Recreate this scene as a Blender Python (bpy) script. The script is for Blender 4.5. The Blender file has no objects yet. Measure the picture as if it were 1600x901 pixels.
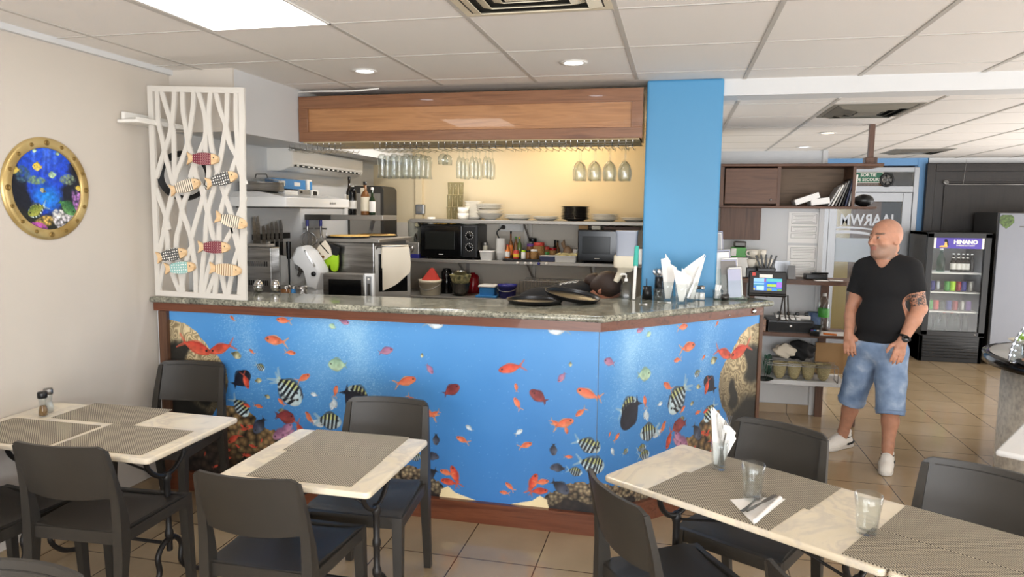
import bpy, bmesh, math, random
import numpy as np
from mathutils import Matrix, Vector
random.seed(7)
PI = math.pi
SC = bpy.context.scene
COL = SC.collection

# ------------------------------------------------------------------ camera
EYE = 1.72
FPX = 1109.5
YAW, TILT, ROLL = math.radians(12.97), math.radians(6.17), math.radians(.654)
cf = Vector((-math.sin(YAW)*math.cos(TILT), math.cos(YAW)*math.cos(TILT), -math.sin(TILT)))
cr0 = Vector((math.cos(YAW), math.sin(YAW), 0)); cu0 = cr0.cross(cf)
cr = cr0*math.cos(ROLL)+cu0*math.sin(ROLL); cu = cu0*math.cos(ROLL)-cr0*math.sin(ROLL)
cam = bpy.data.cameras.new('camera'); camo = bpy.data.objects.new('camera', cam); COL.objects.link(camo)
cam.sensor_width = 36; cam.lens = FPX/1600*36; cam.clip_start = .05
camo.matrix_world = Matrix(((cr.x, cu.x, -cf.x, 0), (cr.y, cu.y, -cf.y, 0), (cr.z, cu.z, -cf.z, EYE), (0, 0, 0, 1)))
SC.camera = camo
def at(px, py, x=None, y=None, z=None, pl=None):
    """the point seen at a photo pixel on a plane x=, y=, z= or (point, normal)"""
    d = cr*((px-800)/FPX)-cu*((py-450.5)/FPX)+cf
    if y is not None: t = y/d.y
    elif x is not None: t = x/d.x
    elif z is not None: t = (z-EYE)/d.z
    else: t = (Vector(pl[0])-Vector((0, 0, EYE))).dot(Vector(pl[1]))/d.dot(Vector(pl[1]))
    return Vector((0, 0, EYE))+d*t

# ------------------------------------------------------------------ light, exposure
w = bpy.data.worlds.new('world'); SC.world = w; w.use_nodes = True
wb = w.node_tree.nodes['Background']; wb.inputs[0].default_value = (.86, .93, 1, 1); wb.inputs[1].default_value = 1.5
SC.view_settings.view_transform = 'Standard'; SC.view_settings.look = 'None'
SC.view_settings.exposure = 0.2; SC.view_settings.gamma = 1; SC.view_settings.use_curve_mapping = False
SC.cycles.max_bounces = 10; SC.cycles.diffuse_bounces = 5; SC.cycles.glossy_bounces = 4
SC.cycles.transmission_bounces = 8; SC.cycles.transparent_max_bounces = 12
SC.cycles.caustics_reflective = False; SC.cycles.caustics_refractive = False
SC.cycles.sample_clamp_indirect = 3; SC.cycles.sample_clamp_direct = 8; SC.cycles.use_denoising = True; SC.cycles.denoising_input_passes = 'RGB_ALBEDO'
P_PANEL, P_DOWN, P_WARM = 9.0, 20.0, 10.5        # LED panel emission, downlight watts, kitchen bulb watts
def area(name, loc, size, power, color=(1, 1, 1), rot=(0, 0, 0), sizey=None):
    l = bpy.data.lights.new(name, 'AREA'); l.energy = power; l.color = color; l.size = size
    if sizey: l.shape = 'RECTANGLE'; l.size_y = sizey
    o = bpy.data.objects.new(name, l); o.location = loc; o.rotation_euler = rot; COL.objects.link(o); return o
def spot(name, loc, power, color=(1, .95, .88), ang=120, r=.04):
    l = bpy.data.lights.new(name, 'SPOT'); l.energy = power; l.color = color; l.spot_size = math.radians(ang); l.spot_blend = .6; l.shadow_soft_size = r
    o = bpy.data.objects.new(name, l); o.location = loc; COL.objects.link(o); return o
def bulb(name, loc, power, color=(1, .8, .5), r=.06):
    l = bpy.data.lights.new(name, 'POINT'); l.energy = power; l.color = color; l.shadow_soft_size = r
    o = bpy.data.objects.new(name, l); o.location = loc; COL.objects.link(o); return o
# daylight through the shop front behind the camera
area('shop_front_daylight', (1.6, -3.6, 1.3), 6.5, 345, (.95, .97, 1), (math.radians(118), 0, 0), 2.0)
area('right_room_fill', (6.3, 5.6, 1.3), 6.0, 175, (.95, .97, 1), (math.radians(118), 0, math.radians(90)), 1.8)  # added fill light, no window in this wall; brightens the right-hand room

# added upward fill lights near the floor, out of view, to brighten both ceilings
area('front_ceiling_fill', (1.6, -2.2, .06), 7.5, 390, (1, .985, .96), (math.radians(168), 0, 0), 3.2)
area('side_ceiling_fill', (4.9, 5.2, .06), 2.6, 170, (1, .985, .97), (math.radians(180), 0, 0), 7.0)
# ------------------------------------------------------------------ materials
def lin(c):
    c = [v/255 for v in c[:3]]
    return tuple(v/12.92 if v <= .04045 else ((v+.055)/1.055)**2.4 for v in c)
MATS = {}
def mat(name, rgb, rough=.5, metal=0, trans=0, ior=1.45, spec=.5, emit=None, estr=0, noise=None, bump=None, coat=0, alpha=1, sheen=0):
    m = bpy.data.materials.new(name); m.use_nodes = True; MATS[name] = m
    nt = m.node_tree; b = nt.nodes['Principled BSDF']
    c = lin(rgb)+(1,)
    b.inputs['Base Color'].default_value = c
    b.inputs['Roughness'].default_value = rough; b.inputs['Metallic'].default_value = metal
    b.inputs['Transmission Weight'].default_value = trans; b.inputs['IOR'].default_value = ior
    b.inputs['Specular IOR Level'].default_value = spec; b.inputs['Coat Weight'].default_value = coat
    b.inputs['Alpha'].default_value = alpha
    if emit: b.inputs['Emission Color'].default_value = lin(emit)+(1,); b.inputs['Emission Strength'].default_value = estr
    if noise or bump: tc = nt.nodes.new('ShaderNodeTexCoord')
    if noise:      # (scale, second colour, stretch xyz)
        n = nt.nodes.new('ShaderNodeTexNoise'); n.inputs['Scale'].default_value = noise[0]; n.inputs['Detail'].default_value = 4
        mp = nt.nodes.new('ShaderNodeMapping')
        if len(noise) > 2: mp.inputs['Scale'].default_value = noise[2]
        nt.links.new(tc.outputs['Object'], mp.inputs[0]); nt.links.new(mp.outputs[0], n.inputs['Vector'])
        r = nt.nodes.new('ShaderNodeValToRGB'); r.color_ramp.elements[0].position = .3; r.color_ramp.elements[1].position = .7
        r.color_ramp.elements[0].color = c; r.color_ramp.elements[1].color = lin(noise[1])+(1,)
        nt.links.new(n.outputs['Fac'], r.inputs[0]); nt.links.new(r.outputs[0], b.inputs['Base Color'])
    if bump:
        n = nt.nodes.new('ShaderNodeTexNoise'); n.inputs['Scale'].default_value = bump[0]; n.inputs['Detail'].default_value = 3
        nt.links.new(tc.outputs['Object'], n.inputs['Vector'])
        bp = nt.nodes.new('ShaderNodeBump'); bp.inputs['Strength'].default_value = bump[1]; bp.inputs['Distance'].default_value = .004
        nt.links.new(n.outputs['Fac'], bp.inputs['Height']); nt.links.new(bp.outputs[0], b.inputs['Normal'])
    return m
def nodes(m): return m.node_tree, m.node_tree.nodes, m.node_tree.links, m.node_tree.nodes['Principled BSDF']
def ramp(nt, els):
    r = nt.nodes.new('ShaderNodeValToRGB'); cr_ = r.color_ramp
    while len(cr_.elements) < len(els): cr_.elements.new(.5)
    for e, (p, c) in zip(cr_.elements, els): e.position = p; e.color = lin(c)+(1,)
    return r
def vcol(name, rough=.5, spec=.5, emit=0):
    m = mat(name, (255, 255, 255), rough, spec=spec); nt, N, L, b = nodes(m)
    a = N.new('ShaderNodeVertexColor'); a.layer_name = 'print'; L.new(a.outputs[0], b.inputs['Base Color'])
    if emit: L.new(a.outputs[0], b.inputs['Emission Color']); b.inputs['Emission Strength'].default_value = emit
    return m
def wood(name, a, b_, c_, axis='X', rough=.4, coat=.2, scale=1.0):
    m = mat(name, a, rough, coat=coat); nt, N, L, b = nodes(m)
    tc = N.new('ShaderNodeTexCoord'); mp = N.new('ShaderNodeMapping')
    s = [14*scale, 14*scale, 14*scale]; s['XYZ'.index(axis)] = .9*scale; mp.inputs['Scale'].default_value = s
    n = N.new('ShaderNodeTexNoise'); n.inputs['Scale'].default_value = 2.2; n.inputs['Detail'].default_value = 7; n.inputs['Distortion'].default_value = .7
    L.new(tc.outputs['Object'], mp.inputs[0]); L.new(mp.outputs[0], n.inputs['Vector'])
    r = ramp(nt, [(.28, a), (.5, b_), (.72, c_)]); L.new(n.outputs['Fac'], r.inputs[0]); L.new(r.outputs[0], b.inputs['Base Color'])
    bp = N.new('ShaderNodeBump'); bp.inputs['Strength'].default_value = .12; bp.inputs['Distance'].default_value = .002
    L.new(n.outputs['Fac'], bp.inputs['Height']); L.new(bp.outputs[0], b.inputs['Normal'])
    return m

# ------------------------------------------------------------------ mesh builder
def ID(): return Matrix.Identity(4)
def TR(x, y, z): return Matrix.Translation((x, y, z))
def RZ(a): return Matrix.Rotation(a, 4, 'Z')
def RX(a): return Matrix.Rotation(a, 4, 'X')
def RY(a): return Matrix.Rotation(a, 4, 'Y')
def SCL(x, y, z): return Matrix.Diagonal((x, y, z, 1))
class MB:
    def __init__(s, M=None): s.v = []; s.f = []; s.mi = []; s.sm = []; s.M = M or ID()
    def add(s, vs, fs, smooth=False, mi=0, M=None):
        M = s.M @ M if M is not None else s.M
        o = len(s.v); s.v += [tuple(M @ Vector(p)) for p in vs]
        for f in fs: s.f.append([i+o for i in f]); s.mi.append(mi); s.sm.append(smooth)
        return s
    def box(s, c, d, bev=0, mi=0, M=None, seg=2):
        hx, hy, hz = d[0]/2, d[1]/2, d[2]/2
        if bev <= 0:
            vs = [(c[0]+sx*hx, c[1]+sy*hy, c[2]+sz*hz) for sz in (-1, 1) for sx, sy in ((-1, -1), (1, -1), (1, 1), (-1, 1))]
            return s.add(vs, [[3, 2, 1, 0], [4, 5, 6, 7], [0, 1, 5, 4], [1, 2, 6, 5], [2, 3, 7, 6], [3, 0, 4, 7]], False, mi, M)
        bm = bmesh.new(); bmesh.ops.create_cube(bm, size=1)
        for v in bm.verts: v.co = Vector((v.co.x*d[0]+c[0], v.co.y*d[1]+c[1], v.co.z*d[2]+c[2]))
        bmesh.ops.bevel(bm, geom=bm.edges[:], offset=min(bev, min(d)*.49), segments=seg, profile=.5, affect='EDGES')
        bm.verts.index_update()
        vs = [v.co[:] for v in bm.verts]; fs = [[v.index for v in f.verts] for f in bm.faces]; bm.free()
        return s.add(vs, fs, False, mi, M)
    def tbox(s, p0, p1, d0, d1, mi=0, M=None, up=(0, 1, 0)):
        """square bar from p0 to p1 with end sizes d0, d1 (w,h)"""
        p0, p1 = Vector(p0), Vector(p1); t = (p1-p0).normalized(); a = t.cross(Vector(up)).normalized(); b = t.cross(a)
        vs = []
        for p, d in ((p0, d0), (p1, d1)):
            for sx, sy in ((-1, -1), (1, -1), (1, 1), (-1, 1)): vs.append(p+a*sx*d[0]/2+b*sy*d[1]/2)
        return s.add(vs, [[3, 2, 1, 0], [4, 5, 6, 7], [0, 1, 5, 4], [1, 2, 6, 5], [2, 3, 7, 6], [3, 0, 4, 7]], False, mi, M)
    def loft(s, rings, cap=True, smooth=True, mi=0, M=None, closed=False):
        n = len(rings[0]); vs = [p for r in rings for p in r]; fs = []
        R = len(rings)
        for i in range(R if closed else R-1):
            j = (i+1) % R
            for k in range(n):
                k2 = (k+1) % n; fs.append([i*n+k, i*n+k2, j*n+k2, j*n+k])
        s.add(vs, fs, smooth, mi, M)
        if cap and not closed:
            s.add(list(rings[0]), [list(range(n))[::-1]], False, mi, M); s.add(list(rings[-1]), [list(range(n))], False, mi, M)
        return s
    def lathe(s, prof, c=(0, 0, 0), seg=24, cap=True, mi=0, M=None, smooth=True):
        rings = [[(c[0]+r*math.cos(2*PI*k/seg), c[1]+r*math.sin(2*PI*k/seg), c[2]+z) for k in range(seg)] for r, z in prof]
        return s.loft(rings, cap, smooth, mi, M)
    def cyl(s, p0, p1, r0, r1=None, seg=14, mi=0, M=None, cap=True):
        return s.tube([p0, p1], [r0, r0 if r1 is None else r1], seg, cap, mi, M)
    def tube(s, pts, r, seg=8, cap=True, mi=0, M=None, closed=False, sq=None):
        pts = [Vector(p) for p in pts]; n = len(pts)
        rs = r if isinstance(r, (list, tuple)) else [r]*n
        rings = []; a = None
        for i, p in enumerate(pts):
            if closed: t = (pts[(i+1) % n]-pts[i-1]).normalized()
            else: t = (pts[min(i+1, n-1)]-pts[max(i-1, 0)]).normalized()
            if a is None:
                a = t.cross(Vector((0, 0, 1)) if abs(t.z) < .9 else Vector((1, 0, 0))).normalized()
            else: a = (a-t*a.dot(t)).normalized()
            b = t.cross(a); q = sq[i] if sq else (1, 1)
            rings.append([p+(a*math.cos(2*PI*k/seg)*q[0]+b*math.sin(2*PI*k/seg)*q[1])*rs[i] for k in range(seg)])
        return s.loft(rings, cap, True, mi, M, closed)
    def ell(s, c, r, seg=16, rings=10, mi=0, M=None):
        vs = [(c[0], c[1], c[2]-r[2])]
        for i in range(1, rings):
            a = -PI/2+PI*i/rings
            for k in range(seg): vs.append((c[0]+r[0]*math.cos(a)*math.cos(2*PI*k/seg), c[1]+r[1]*math.cos(a)*math.sin(2*PI*k/seg), c[2]+r[2]*math.sin(a)))
        vs.append((c[0], c[1], c[2]+r[2])); fs = []
        for k in range(seg): fs.append([0, 1+(k+1) % seg, 1+k])
        for i in range(rings-2):
            for k in range(seg):
                a, b = 1+i*seg+k, 1+i*seg+(k+1) % seg; fs.append([a, b, b+seg, a+seg])
        o = 1+(rings-2)*seg
        for k in range(seg): fs.append([o+k, o+(k+1) % seg, len(vs)-1])
        return s.add(vs, fs, True, mi, M)
    def prism(s, poly, z0, z1, mi=0, M=None, smooth=False):
        n = len(poly); vs = [(x, y, z0) for x, y in poly]+[(x, y, z1) for x, y in poly]
        ar = sum(poly[i][0]*poly[(i+1) % n][1]-poly[(i+1) % n][0]*poly[i][1] for i in range(n))
        f = list(range(n)); 
        if ar < 0: f = f[::-1]
        s.add(vs, [f[::-1], [i+n for i in f]], False, mi, M)
        return s.add(vs, [[f[i], f[(i+1) % n], f[(i+1) % n]+n, f[i]+n] for i in range(n)], smooth, mi, M)
    def grid(s, fn, nu, nv, smooth=True, mi=0, M=None, thick=None):
        """surface fn(u,v) on 0..1; thick = offset vector fn(u,v) for a back sheet"""
        vs = [fn(i/nu, j/nv) for j in range(nv+1) for i in range(nu+1)]; w_ = nu+1
        fs = [[j*w_+i, j*w_+i+1, (j+1)*w_+i+1, (j+1)*w_+i] for j in range(nv) for i in range(nu)]
        if thick is None: return s.add(vs, fs, smooth, mi, M)
        bs = [Vector(vs[j*w_+i])+Vector(thick(i/nu, j/nv)) for j in range(nv+1) for i in range(nu+1)]
        s.add(vs, [f[::-1] for f in fs], smooth, mi, M); s.add(bs, fs, smooth, mi, M)
        rim = [i for i in range(nu+1)]+[j*w_+nu for j in range(1, nv+1)]+[nv*w_+i for i in range(nu-1, -1, -1)]+[j*w_ for j in range(nv-1, 0, -1)]
        k = len(rim); ev = [vs[i] for i in rim]+[bs[i] for i in rim]
        return s.add(ev, [[i, (i+1) % k, (i+1) % k+k, i+k] for i in range(k)], False, mi, M)
    def text(s, txt, size, M, depth=.0006, mi=0, align='CENTER', bold=0, mirror=False, sx=1):
        cu_ = bpy.data.curves.new('lettering', 'FONT'); cu_.body = txt; cu_.size = size; cu_.align_x = align; cu_.align_y = 'CENTER'
        cu_.extrude = depth; cu_.offset = bold; cu_.resolution_u = 3
        o = bpy.data.objects.new('lettering', cu_); COL.objects.link(o)
        bpy.context.view_layer.update()
        me = bpy.data.meshes.new_from_object(o.evaluated_get(bpy.context.evaluated_depsgraph_get()))
        bpy.data.objects.remove(o); bpy.data.curves.remove(cu_)
        mx = -1 if mirror else 1
        s.add([(v.co.x*mx*sx, v.co.y, v.co.z) for v in me.vertices], [list(p.vertices) for p in me.polygons], False, mi, M)
        bpy.data.meshes.remove(me); return s
    def build(s, name, mats, parent=None, loc=None):
        me = bpy.data.meshes.new(name); me.from_pydata(s.v, [], s.f); me.validate(clean_customdata=False)
        if not isinstance(mats, (list, tuple)): mats = [mats]
        for m in mats: me.materials.append(MATS[m] if isinstance(m, str) else m)
        if len(me.polygons) == len(s.f):
            me.polygons.foreach_set('material_index', s.mi); me.polygons.foreach_set('use_smooth', s.sm)
        bm = bmesh.new(); bm.from_mesh(me); bmesh.ops.recalc_face_normals(bm, faces=bm.faces[:]); bm.to_mesh(me); bm.free()
        me.update()
        o = bpy.data.objects.new(name, me); COL.objects.link(o)
        if parent is not None: o.parent = parent
        if loc is not None: o.location = loc
        return o
def tag(o, label, cat, group=None, kind=None):
    if label: o['label'] = label
    if cat: o['category'] = cat
    if group: o['group'] = group
    if kind: o['kind'] = kind
    return o
def T(name, label, cat, loc=(0, 0, 0), rz=0, group=None):
    o = bpy.data.objects.new(name, None); COL.objects.link(o); o.location = loc; o.rotation_euler = (0, 0, rz); o.empty_display_size = .05
    return tag(o, label, cat, group)
def S(name, mb, mats, parent=None, loc=None):
    o = mb.build(name, mats, parent, loc); o['kind'] = 'structure'; return o
def dup(root, loc=None, rz=None, label=None, group=None, rot=None):
    r = root.copy(); COL.objects.link(r)
    if loc is not None: r.location = loc
    if rz is not None: r.rotation_euler = (0, 0, rz)
    if rot is not None: r.rotation_euler = rot
    if label: r['label'] = label
    if group: r['group'] = group
    for ch in list(root.children):
        c = ch.copy(); COL.objects.link(c); c.parent = r
        for g in ch.children:
            d = g.copy(); COL.objects.link(d); d.parent = c
    return r
ORD = ['first', 'second', 'third', 'fourth', 'fifth', 'sixth', 'seventh', 'eighth', 'ninth', 'tenth', 'eleventh', 'twelfth']
def rrect(w_, h_, r, n=5):
    out = []
    for cx, cy, a0 in ((w_/2-r, h_/2-r, 0), (-w_/2+r, h_/2-r, 90), (-w_/2+r, -h_/2+r, 180), (w_/2-r, -h_/2+r, 270)):
        for k in range(n+1): a = math.radians(a0+90*k/n); out.append((cx+r*math.cos(a), cy+r*math.sin(a)))
    return out
def arc(cx, cy, r, a0, a1, n=10): return [(cx+r*math.cos(math.radians(a0+(a1-a0)*k/n)), cy+r*math.sin(math.radians(a0+(a1-a0)*k/n))) for k in range(n+1)]
def bez(ps, n=12):
    """Catmull-Rom through ps"""
    ps = [Vector(p) for p in ps]; out = []
    for i in range(len(ps)-1):
        a, b, c, d = ps[max(i-1, 0)], ps[i], ps[i+1], ps[min(i+2, len(ps)-1)]
        for k in range(n):
            t = k/n; out.append(.5*((2*b)+(c-a)*t+(2*a-5*b+4*c-d)*t*t+(3*b-a-3*c+d)*t**3))
    return out+[ps[-1]]

# ---- the palette
mat('wall_paint', (198, 190, 179), .75, bump=(90, .06))
mat('kitchen_paint', (212, 195, 160), .7, bump=(60, .08))
mat('white_paint', (206, 207, 207), .7, bump=(60, .06))
mat('blue_paint', (72, 140, 184), .45, bump=(50, .05))
mat('blue_wall_paint', (104, 150, 195), .6)
mat('ceiling_tile', (226, 222, 217), .85, bump=(260, .25))
mat('grid_metal', (186, 182, 175), .5)
mat('dark_plastic', (49, 46, 42), .42, bump=(320, .12))
mat('dark_plastic_fine', (44, 42, 40), .35)
mat('cast_iron', (28, 26, 25), .45, bump=(80, .2))
mat('black_plastic', (18, 18, 19), .35)
mat('black_gloss', (10, 10, 11), .12)
mat('black_matte', (16, 16, 17), .7)
mat('steel', (170, 168, 165), .28, 1, noise=(3, (120, 118, 115), (1, 1, 12)))
mat('steel_dull', (158, 154, 147), .42, .7)
mat('chrome', (215, 215, 215), .1, 1)
mat('steel_dark', (82, 80, 77), .4, .8)
mat('alu', (150, 152, 155), .4, .8)
mat('white_plastic', (226, 224, 218), .4)
mat('cream_plastic', (214, 205, 182), .45)
mat('white_enamel', (224, 224, 222), .22)
mat('ceramic', (228, 222, 208), .2)
mat('ceramic_black', (24, 23, 23), .3)
pass
pass
mat('glass_green', (90, 110, 60), .1)
pass
mat('glass_dark', (34, 24, 16), .1)
mat('paper', (238, 236, 232), .8)
mat('napkin', (240, 238, 234), .85, bump=(400, .1))
mat('red_plastic', (196, 70, 60), .4)
mat('red_gloss', (140, 18, 26), .15)
mat('blue_plastic', (58, 130, 190), .4)
mat('navy_plastic', (44, 44, 122), .4)
mat('navy_box', (34, 40, 72), .5)
mat('green_plastic', (70, 150, 60), .4)
mat('lime', (170, 214, 40), .5)
mat('teal', (60, 170, 155), .4)
mat('yellow', (222, 180, 60), .5)
mat('orange', (214, 120, 50), .5)
mat('purple', (110, 70, 140), .5)
mat('brown_liquid', (120, 78, 40), .3)
mat('spice', (160, 126, 74), .7, noise=(120, (110, 70, 36)))
mat('cloth', (226, 215, 194), .9, bump=(300, .25))
mat('pizza', (206, 150, 70), .7, noise=(40, (226, 196, 120)))
mat('cardboard', (176, 140, 96), .8)
mat('wicker', (190, 180, 140), .7, noise=(160, (134, 122, 84)))
mat('frost_film', (178, 190, 202), .5); mat('hopper', (140, 146, 158), .3); mat('cutlery', (150, 148, 144), .22, .95); mat('leaflet_grey', (176, 174, 172), .5); mat('leaflet_dark', (120, 116, 112), .5); mat('leaflet_lilac', (176, 178, 200), .5)
mat('label_white', (225, 222, 215), .6)
mat('skin', (196, 146, 122), .5)
mat('gold', (206, 184, 128), .36, .6, noise=(6, (170, 142, 84)))
mat('led', (255, 255, 255), .5, emit=(255, 253, 248), estr=P_PANEL)
mat('led_down', (255, 255, 255), .5, emit=(240, 245, 255), estr=14)
mat('led_warm', (255, 255, 255), .5, emit=(255, 236, 205), estr=14)
mat('led_point', (255, 255, 255), .5, emit=(235, 240, 255), estr=22)
wood('canopy_wood', (112, 74, 50), (134, 92, 64), (104, 66, 44), 'X', .32, .35)
wood('canopy_panel', (150, 104, 66), (172, 124, 82), (138, 92, 58), 'X', .32, .35)
wood('trim_wood', (92, 48, 30), (110, 62, 40), (80, 40, 26), 'X', .35, .3)
wood('trim_wood_d', (92, 48, 30), (110, 62, 40), (80, 40, 26), 'X', .35, .3)
wood('dark_wood', (80, 52, 37), (98, 67, 48), (68, 44, 31), 'X', .5, 0)
wood('dark_wood_z', (78, 52, 38), (98, 68, 50), (66, 44, 32), 'Z', .5, 0)
wood('black_wood', (25, 21, 19), (33, 27, 24), (21, 18, 16), 'Z', .45, .1)
wood('pale_wood', (206, 172, 128), (220, 190, 148), (196, 158, 112), 'X', .6, 0)
def thin_glass(name, tint, rough=.12, fr=1.45, gl=(255, 255, 255)):
    m = bpy.data.materials.new(name); m.use_nodes = True; MATS[name] = m; nt = m.node_tree; N = nt.nodes; L = nt.links
    N.remove(N['Principled BSDF']); out = N['Material Output']
    tr = N.new('ShaderNodeBsdfTransparent'); tr.inputs[0].default_value = lin(tint)+(1,); g = N.new('ShaderNodeBsdfGlossy'); g.inputs['Roughness'].default_value = rough; g.inputs['Color'].default_value = lin(gl)+(1,)
    f = N.new('ShaderNodeLayerWeight'); f.inputs[0].default_value = .5; pw = N.new('ShaderNodeMath'); pw.operation = 'POWER'; pw.inputs[1].default_value = 3.2; L.new(f.outputs['Facing'], pw.inputs[0])
    mx = N.new('ShaderNodeMixShader'); ma = N.new('ShaderNodeMath'); ma.operation = 'MULTIPLY_ADD'; ma.inputs[1].default_value = .85*fr/1.45; ma.inputs[2].default_value = .035; ma.use_clamp = True
    L.new(pw.outputs[0], ma.inputs[0]); L.new(ma.outputs[0], mx.inputs[0]); L.new(tr.outputs[0], mx.inputs[1]); L.new(g.outputs[0], mx.inputs[2]); L.new(mx.outputs[0], out.inputs[0]); return m
thin_glass('glass', (248, 250, 250)); thin_glass('glass_thin', (246, 250, 250)); thin_glass('glass_frost_thin', (240, 240, 232), .12, 1.5); thin_glass('glass_frost', (170, 205, 190), .2, 1.5)
mat('glass_green_dark', (26, 44, 26), .1)
# granite
mat('fridge_steel', (112, 114, 120), .4, .3, bump=(30, .03))
m = mat('granite', (140, 138, 122), .16, coat=.3); nt, N, L, b = nodes(m)
tc = N.new('ShaderNodeTexCoord'); n1 = N.new('ShaderNodeTexNoise'); n1.inputs['Scale'].default_value = 70; n1.inputs['Detail'].default_value = 5; n1.inputs['Roughness'].default_value = .75
n2 = N.new('ShaderNodeTexNoise'); n2.inputs['Scale'].default_value = 7; n2.inputs['Detail'].default_value = 4; n2.inputs['Distortion'].default_value = 1.5
L.new(tc.outputs['Object'], n1.inputs['Vector']); L.new(tc.outputs['Object'], n2.inputs['Vector'])
r1 = ramp(nt, [(.36, (44, 46, 42)), (.43, (136, 136, 124)), (.55, (172, 170, 156)), (.68, (214, 211, 198))])
r2 = ramp(nt, [(.35, (172, 174, 170)), (.65, (252, 251, 245))])
mx = N.new('ShaderNodeMix'); mx.data_type = 'RGBA'; mx.blend_type = 'MULTIPLY'; mx.inputs[0].default_value = 1
L.new(n1.outputs['Fac'], r1.inputs[0]); L.new(n2.outputs['Fac'], r2.inputs[0]); L.new(r1.outputs[0], mx.inputs[6]); L.new(r2.outputs[0], mx.inputs[7]); L.new(mx.outputs[2], b.inputs['Base Color'])
# marble
m = mat('marble', (226, 216, 196), .14); nt, N, L, b = nodes(m)
tc = N.new('ShaderNodeTexCoord'); n1 = N.new('ShaderNodeTexNoise'); n1.inputs['Scale'].default_value = 3.2; n1.inputs['Detail'].default_value = 9; n1.inputs['Distortion'].default_value = 1.2; n1.inputs['Roughness'].default_value = .62
L.new(tc.outputs['Object'], n1.inputs['Vector'])
r1 = ramp(nt, [(.3, (230, 220, 198)), (.45, (228, 217, 194)), (.5, (212, 203, 187)), (.55, (228, 217, 194)), (.75, (216, 202, 174))])
L.new(n1.outputs['Fac'], r1.inputs[0]); L.new(r1.outputs[0], b.inputs['Base Color'])
# woven mat
m = mat('woven', (110, 96, 76), .7); nt, N, L, b = nodes(m)
tc = N.new('ShaderNodeTexCoord'); ck = N.new('ShaderNodeTexChecker'); ck.inputs['Scale'].default_value = 190
ck.inputs['Color1'].default_value = lin((182, 172, 152))+(1,); ck.inputs['Color2'].default_value = lin((72, 65, 56))+(1,)
L.new(tc.outputs['Object'], ck.inputs['Vector']); L.new(ck.outputs['Color'], b.inputs['Base Color'])
bp = N.new('ShaderNodeBump'); bp.inputs['Strength'].default_value = .4; bp.inputs['Distance'].default_value = .001; L.new(ck.outputs['Fac'], bp.inputs['Height']); L.new(bp.outputs[0], b.inputs['Normal'])
# floor tiles 0.4 m, joints at x=-0.213+0.4k, y=3.246+0.4k
m = mat('floor_tile', (196, 172, 136), .13, coat=0); nt, N, L, b = nodes(m)
tc = N.new('ShaderNodeTexCoord'); mp = N.new('ShaderNodeMapping'); mp.inputs['Location'].default_value = (.213, -3.246+4, 0)
br = N.new('ShaderNodeTexBrick'); br.offset = 0; br.inputs['Scale'].default_value = 1; br.inputs['Brick Width'].default_value = .4; br.inputs['Row Height'].default_value = .4
br.inputs['Mortar Size'].default_value = .0032; br.inputs['Mortar Smooth'].default_value = .1; br.inputs['Bias'].default_value = 0
br.inputs['Color1'].default_value = lin((172, 151, 121))+(1,); br.inputs['Color2'].default_value = lin((164, 143, 114))+(1,); br.inputs['Mortar'].default_value = lin((74, 58, 44))+(1,)
L.new(tc.outputs['Object'], mp.inputs[0]); L.new(mp.outputs[0], br.inputs['Vector'])
n1 = N.new('ShaderNodeTexNoise'); n1.inputs['Scale'].default_value = 3; n1.inputs['Detail'].default_value = 5; L.new(tc.outputs['Object'], n1.inputs['Vector'])
r1 = ramp(nt, [(.3, (236, 232, 226)), (.7, (255, 255, 255))]); L.new(n1.outputs['Fac'], r1.inputs[0])
mx = N.new('ShaderNodeMix'); mx.data_type = 'RGBA'; mx.blend_type = 'MULTIPLY'; mx.inputs[0].default_value = 1
L.new(br.outputs['Color'], mx.inputs[6]); L.new(r1.outputs[0], mx.inputs[7]); L.new(mx.outputs[2], b.inputs['Base Color'])
# denim
m = mat('denim', (120, 145, 180), .85, bump=(500, .3)); nt, N, L, b = nodes(m)
tc = N.new('ShaderNodeTexCoord'); n1 = N.new('ShaderNodeTexNoise'); n1.inputs['Scale'].default_value = 9; n1.inputs['Detail'].default_value = 6
L.new(tc.outputs['Object'], n1.inputs['Vector']); r1 = ramp(nt, [(.3, (92, 116, 150)), (.55, (132, 154, 184)), (.72, (178, 192, 210))]); L.new(n1.outputs['Fac'], r1.inputs[0]); L.new(r1.outputs[0], b.inputs['Base Color'])
# ================================================================== the setting
XR = 6.4; YB = -4.2; YF = 10.0; ZC = 2.55; ZC2 = 2.45
S('floor', MB().box((1.6, 2.9, -.05), (9.6, 14.4, .1)), 'floor_tile')
S('wall_left', MB().box((-3.12, 1.4, 1.3), (.14, 11.2, 2.6)), 'wall_paint')
S('wall_kitchen', MB().box((-1.4, 6.9, 1.3), (3.5, .16, 2.6)), 'kitchen_paint')
S('wall_partition', MB().box((.73, 6.52, 1.128), (.95, .14, 2.256)).box((1.185, 6.4425, 1.128), (.04, .03, 2.256)), 'white_paint')
S('wall_kitchen_side', MB().box((.16, 5.88, 1.27), (.14, 1.86, 2.56)), 'white_paint')
S('wall_back', MB().box((1.42, YF+.06, 1.25), (.86, .12, 2.5)).box((3.0, YF+.06, 1.25), (.12, .12, 2.5)).box((2.395, YF+.06, 2.42), (1.09, .11, .12)), 'blue_wall_paint')
S('wall_back.001', MB().box((4.73, YF+.06, 1.25), (3.36, .12, 2.5)), 'white_paint')
S('wall_right', MB().box((XR+.06, 5.2, 1.3), (.12, 10, 2.6)), 'wall_paint')
S('ceiling', MB().box((1.65, .33, ZC+.04), (9.6, 9.06, .08)).box((-1.45, 5.85, ZC+.04), (3.3, 2.0, .08)), 'ceiling_tile')
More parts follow.
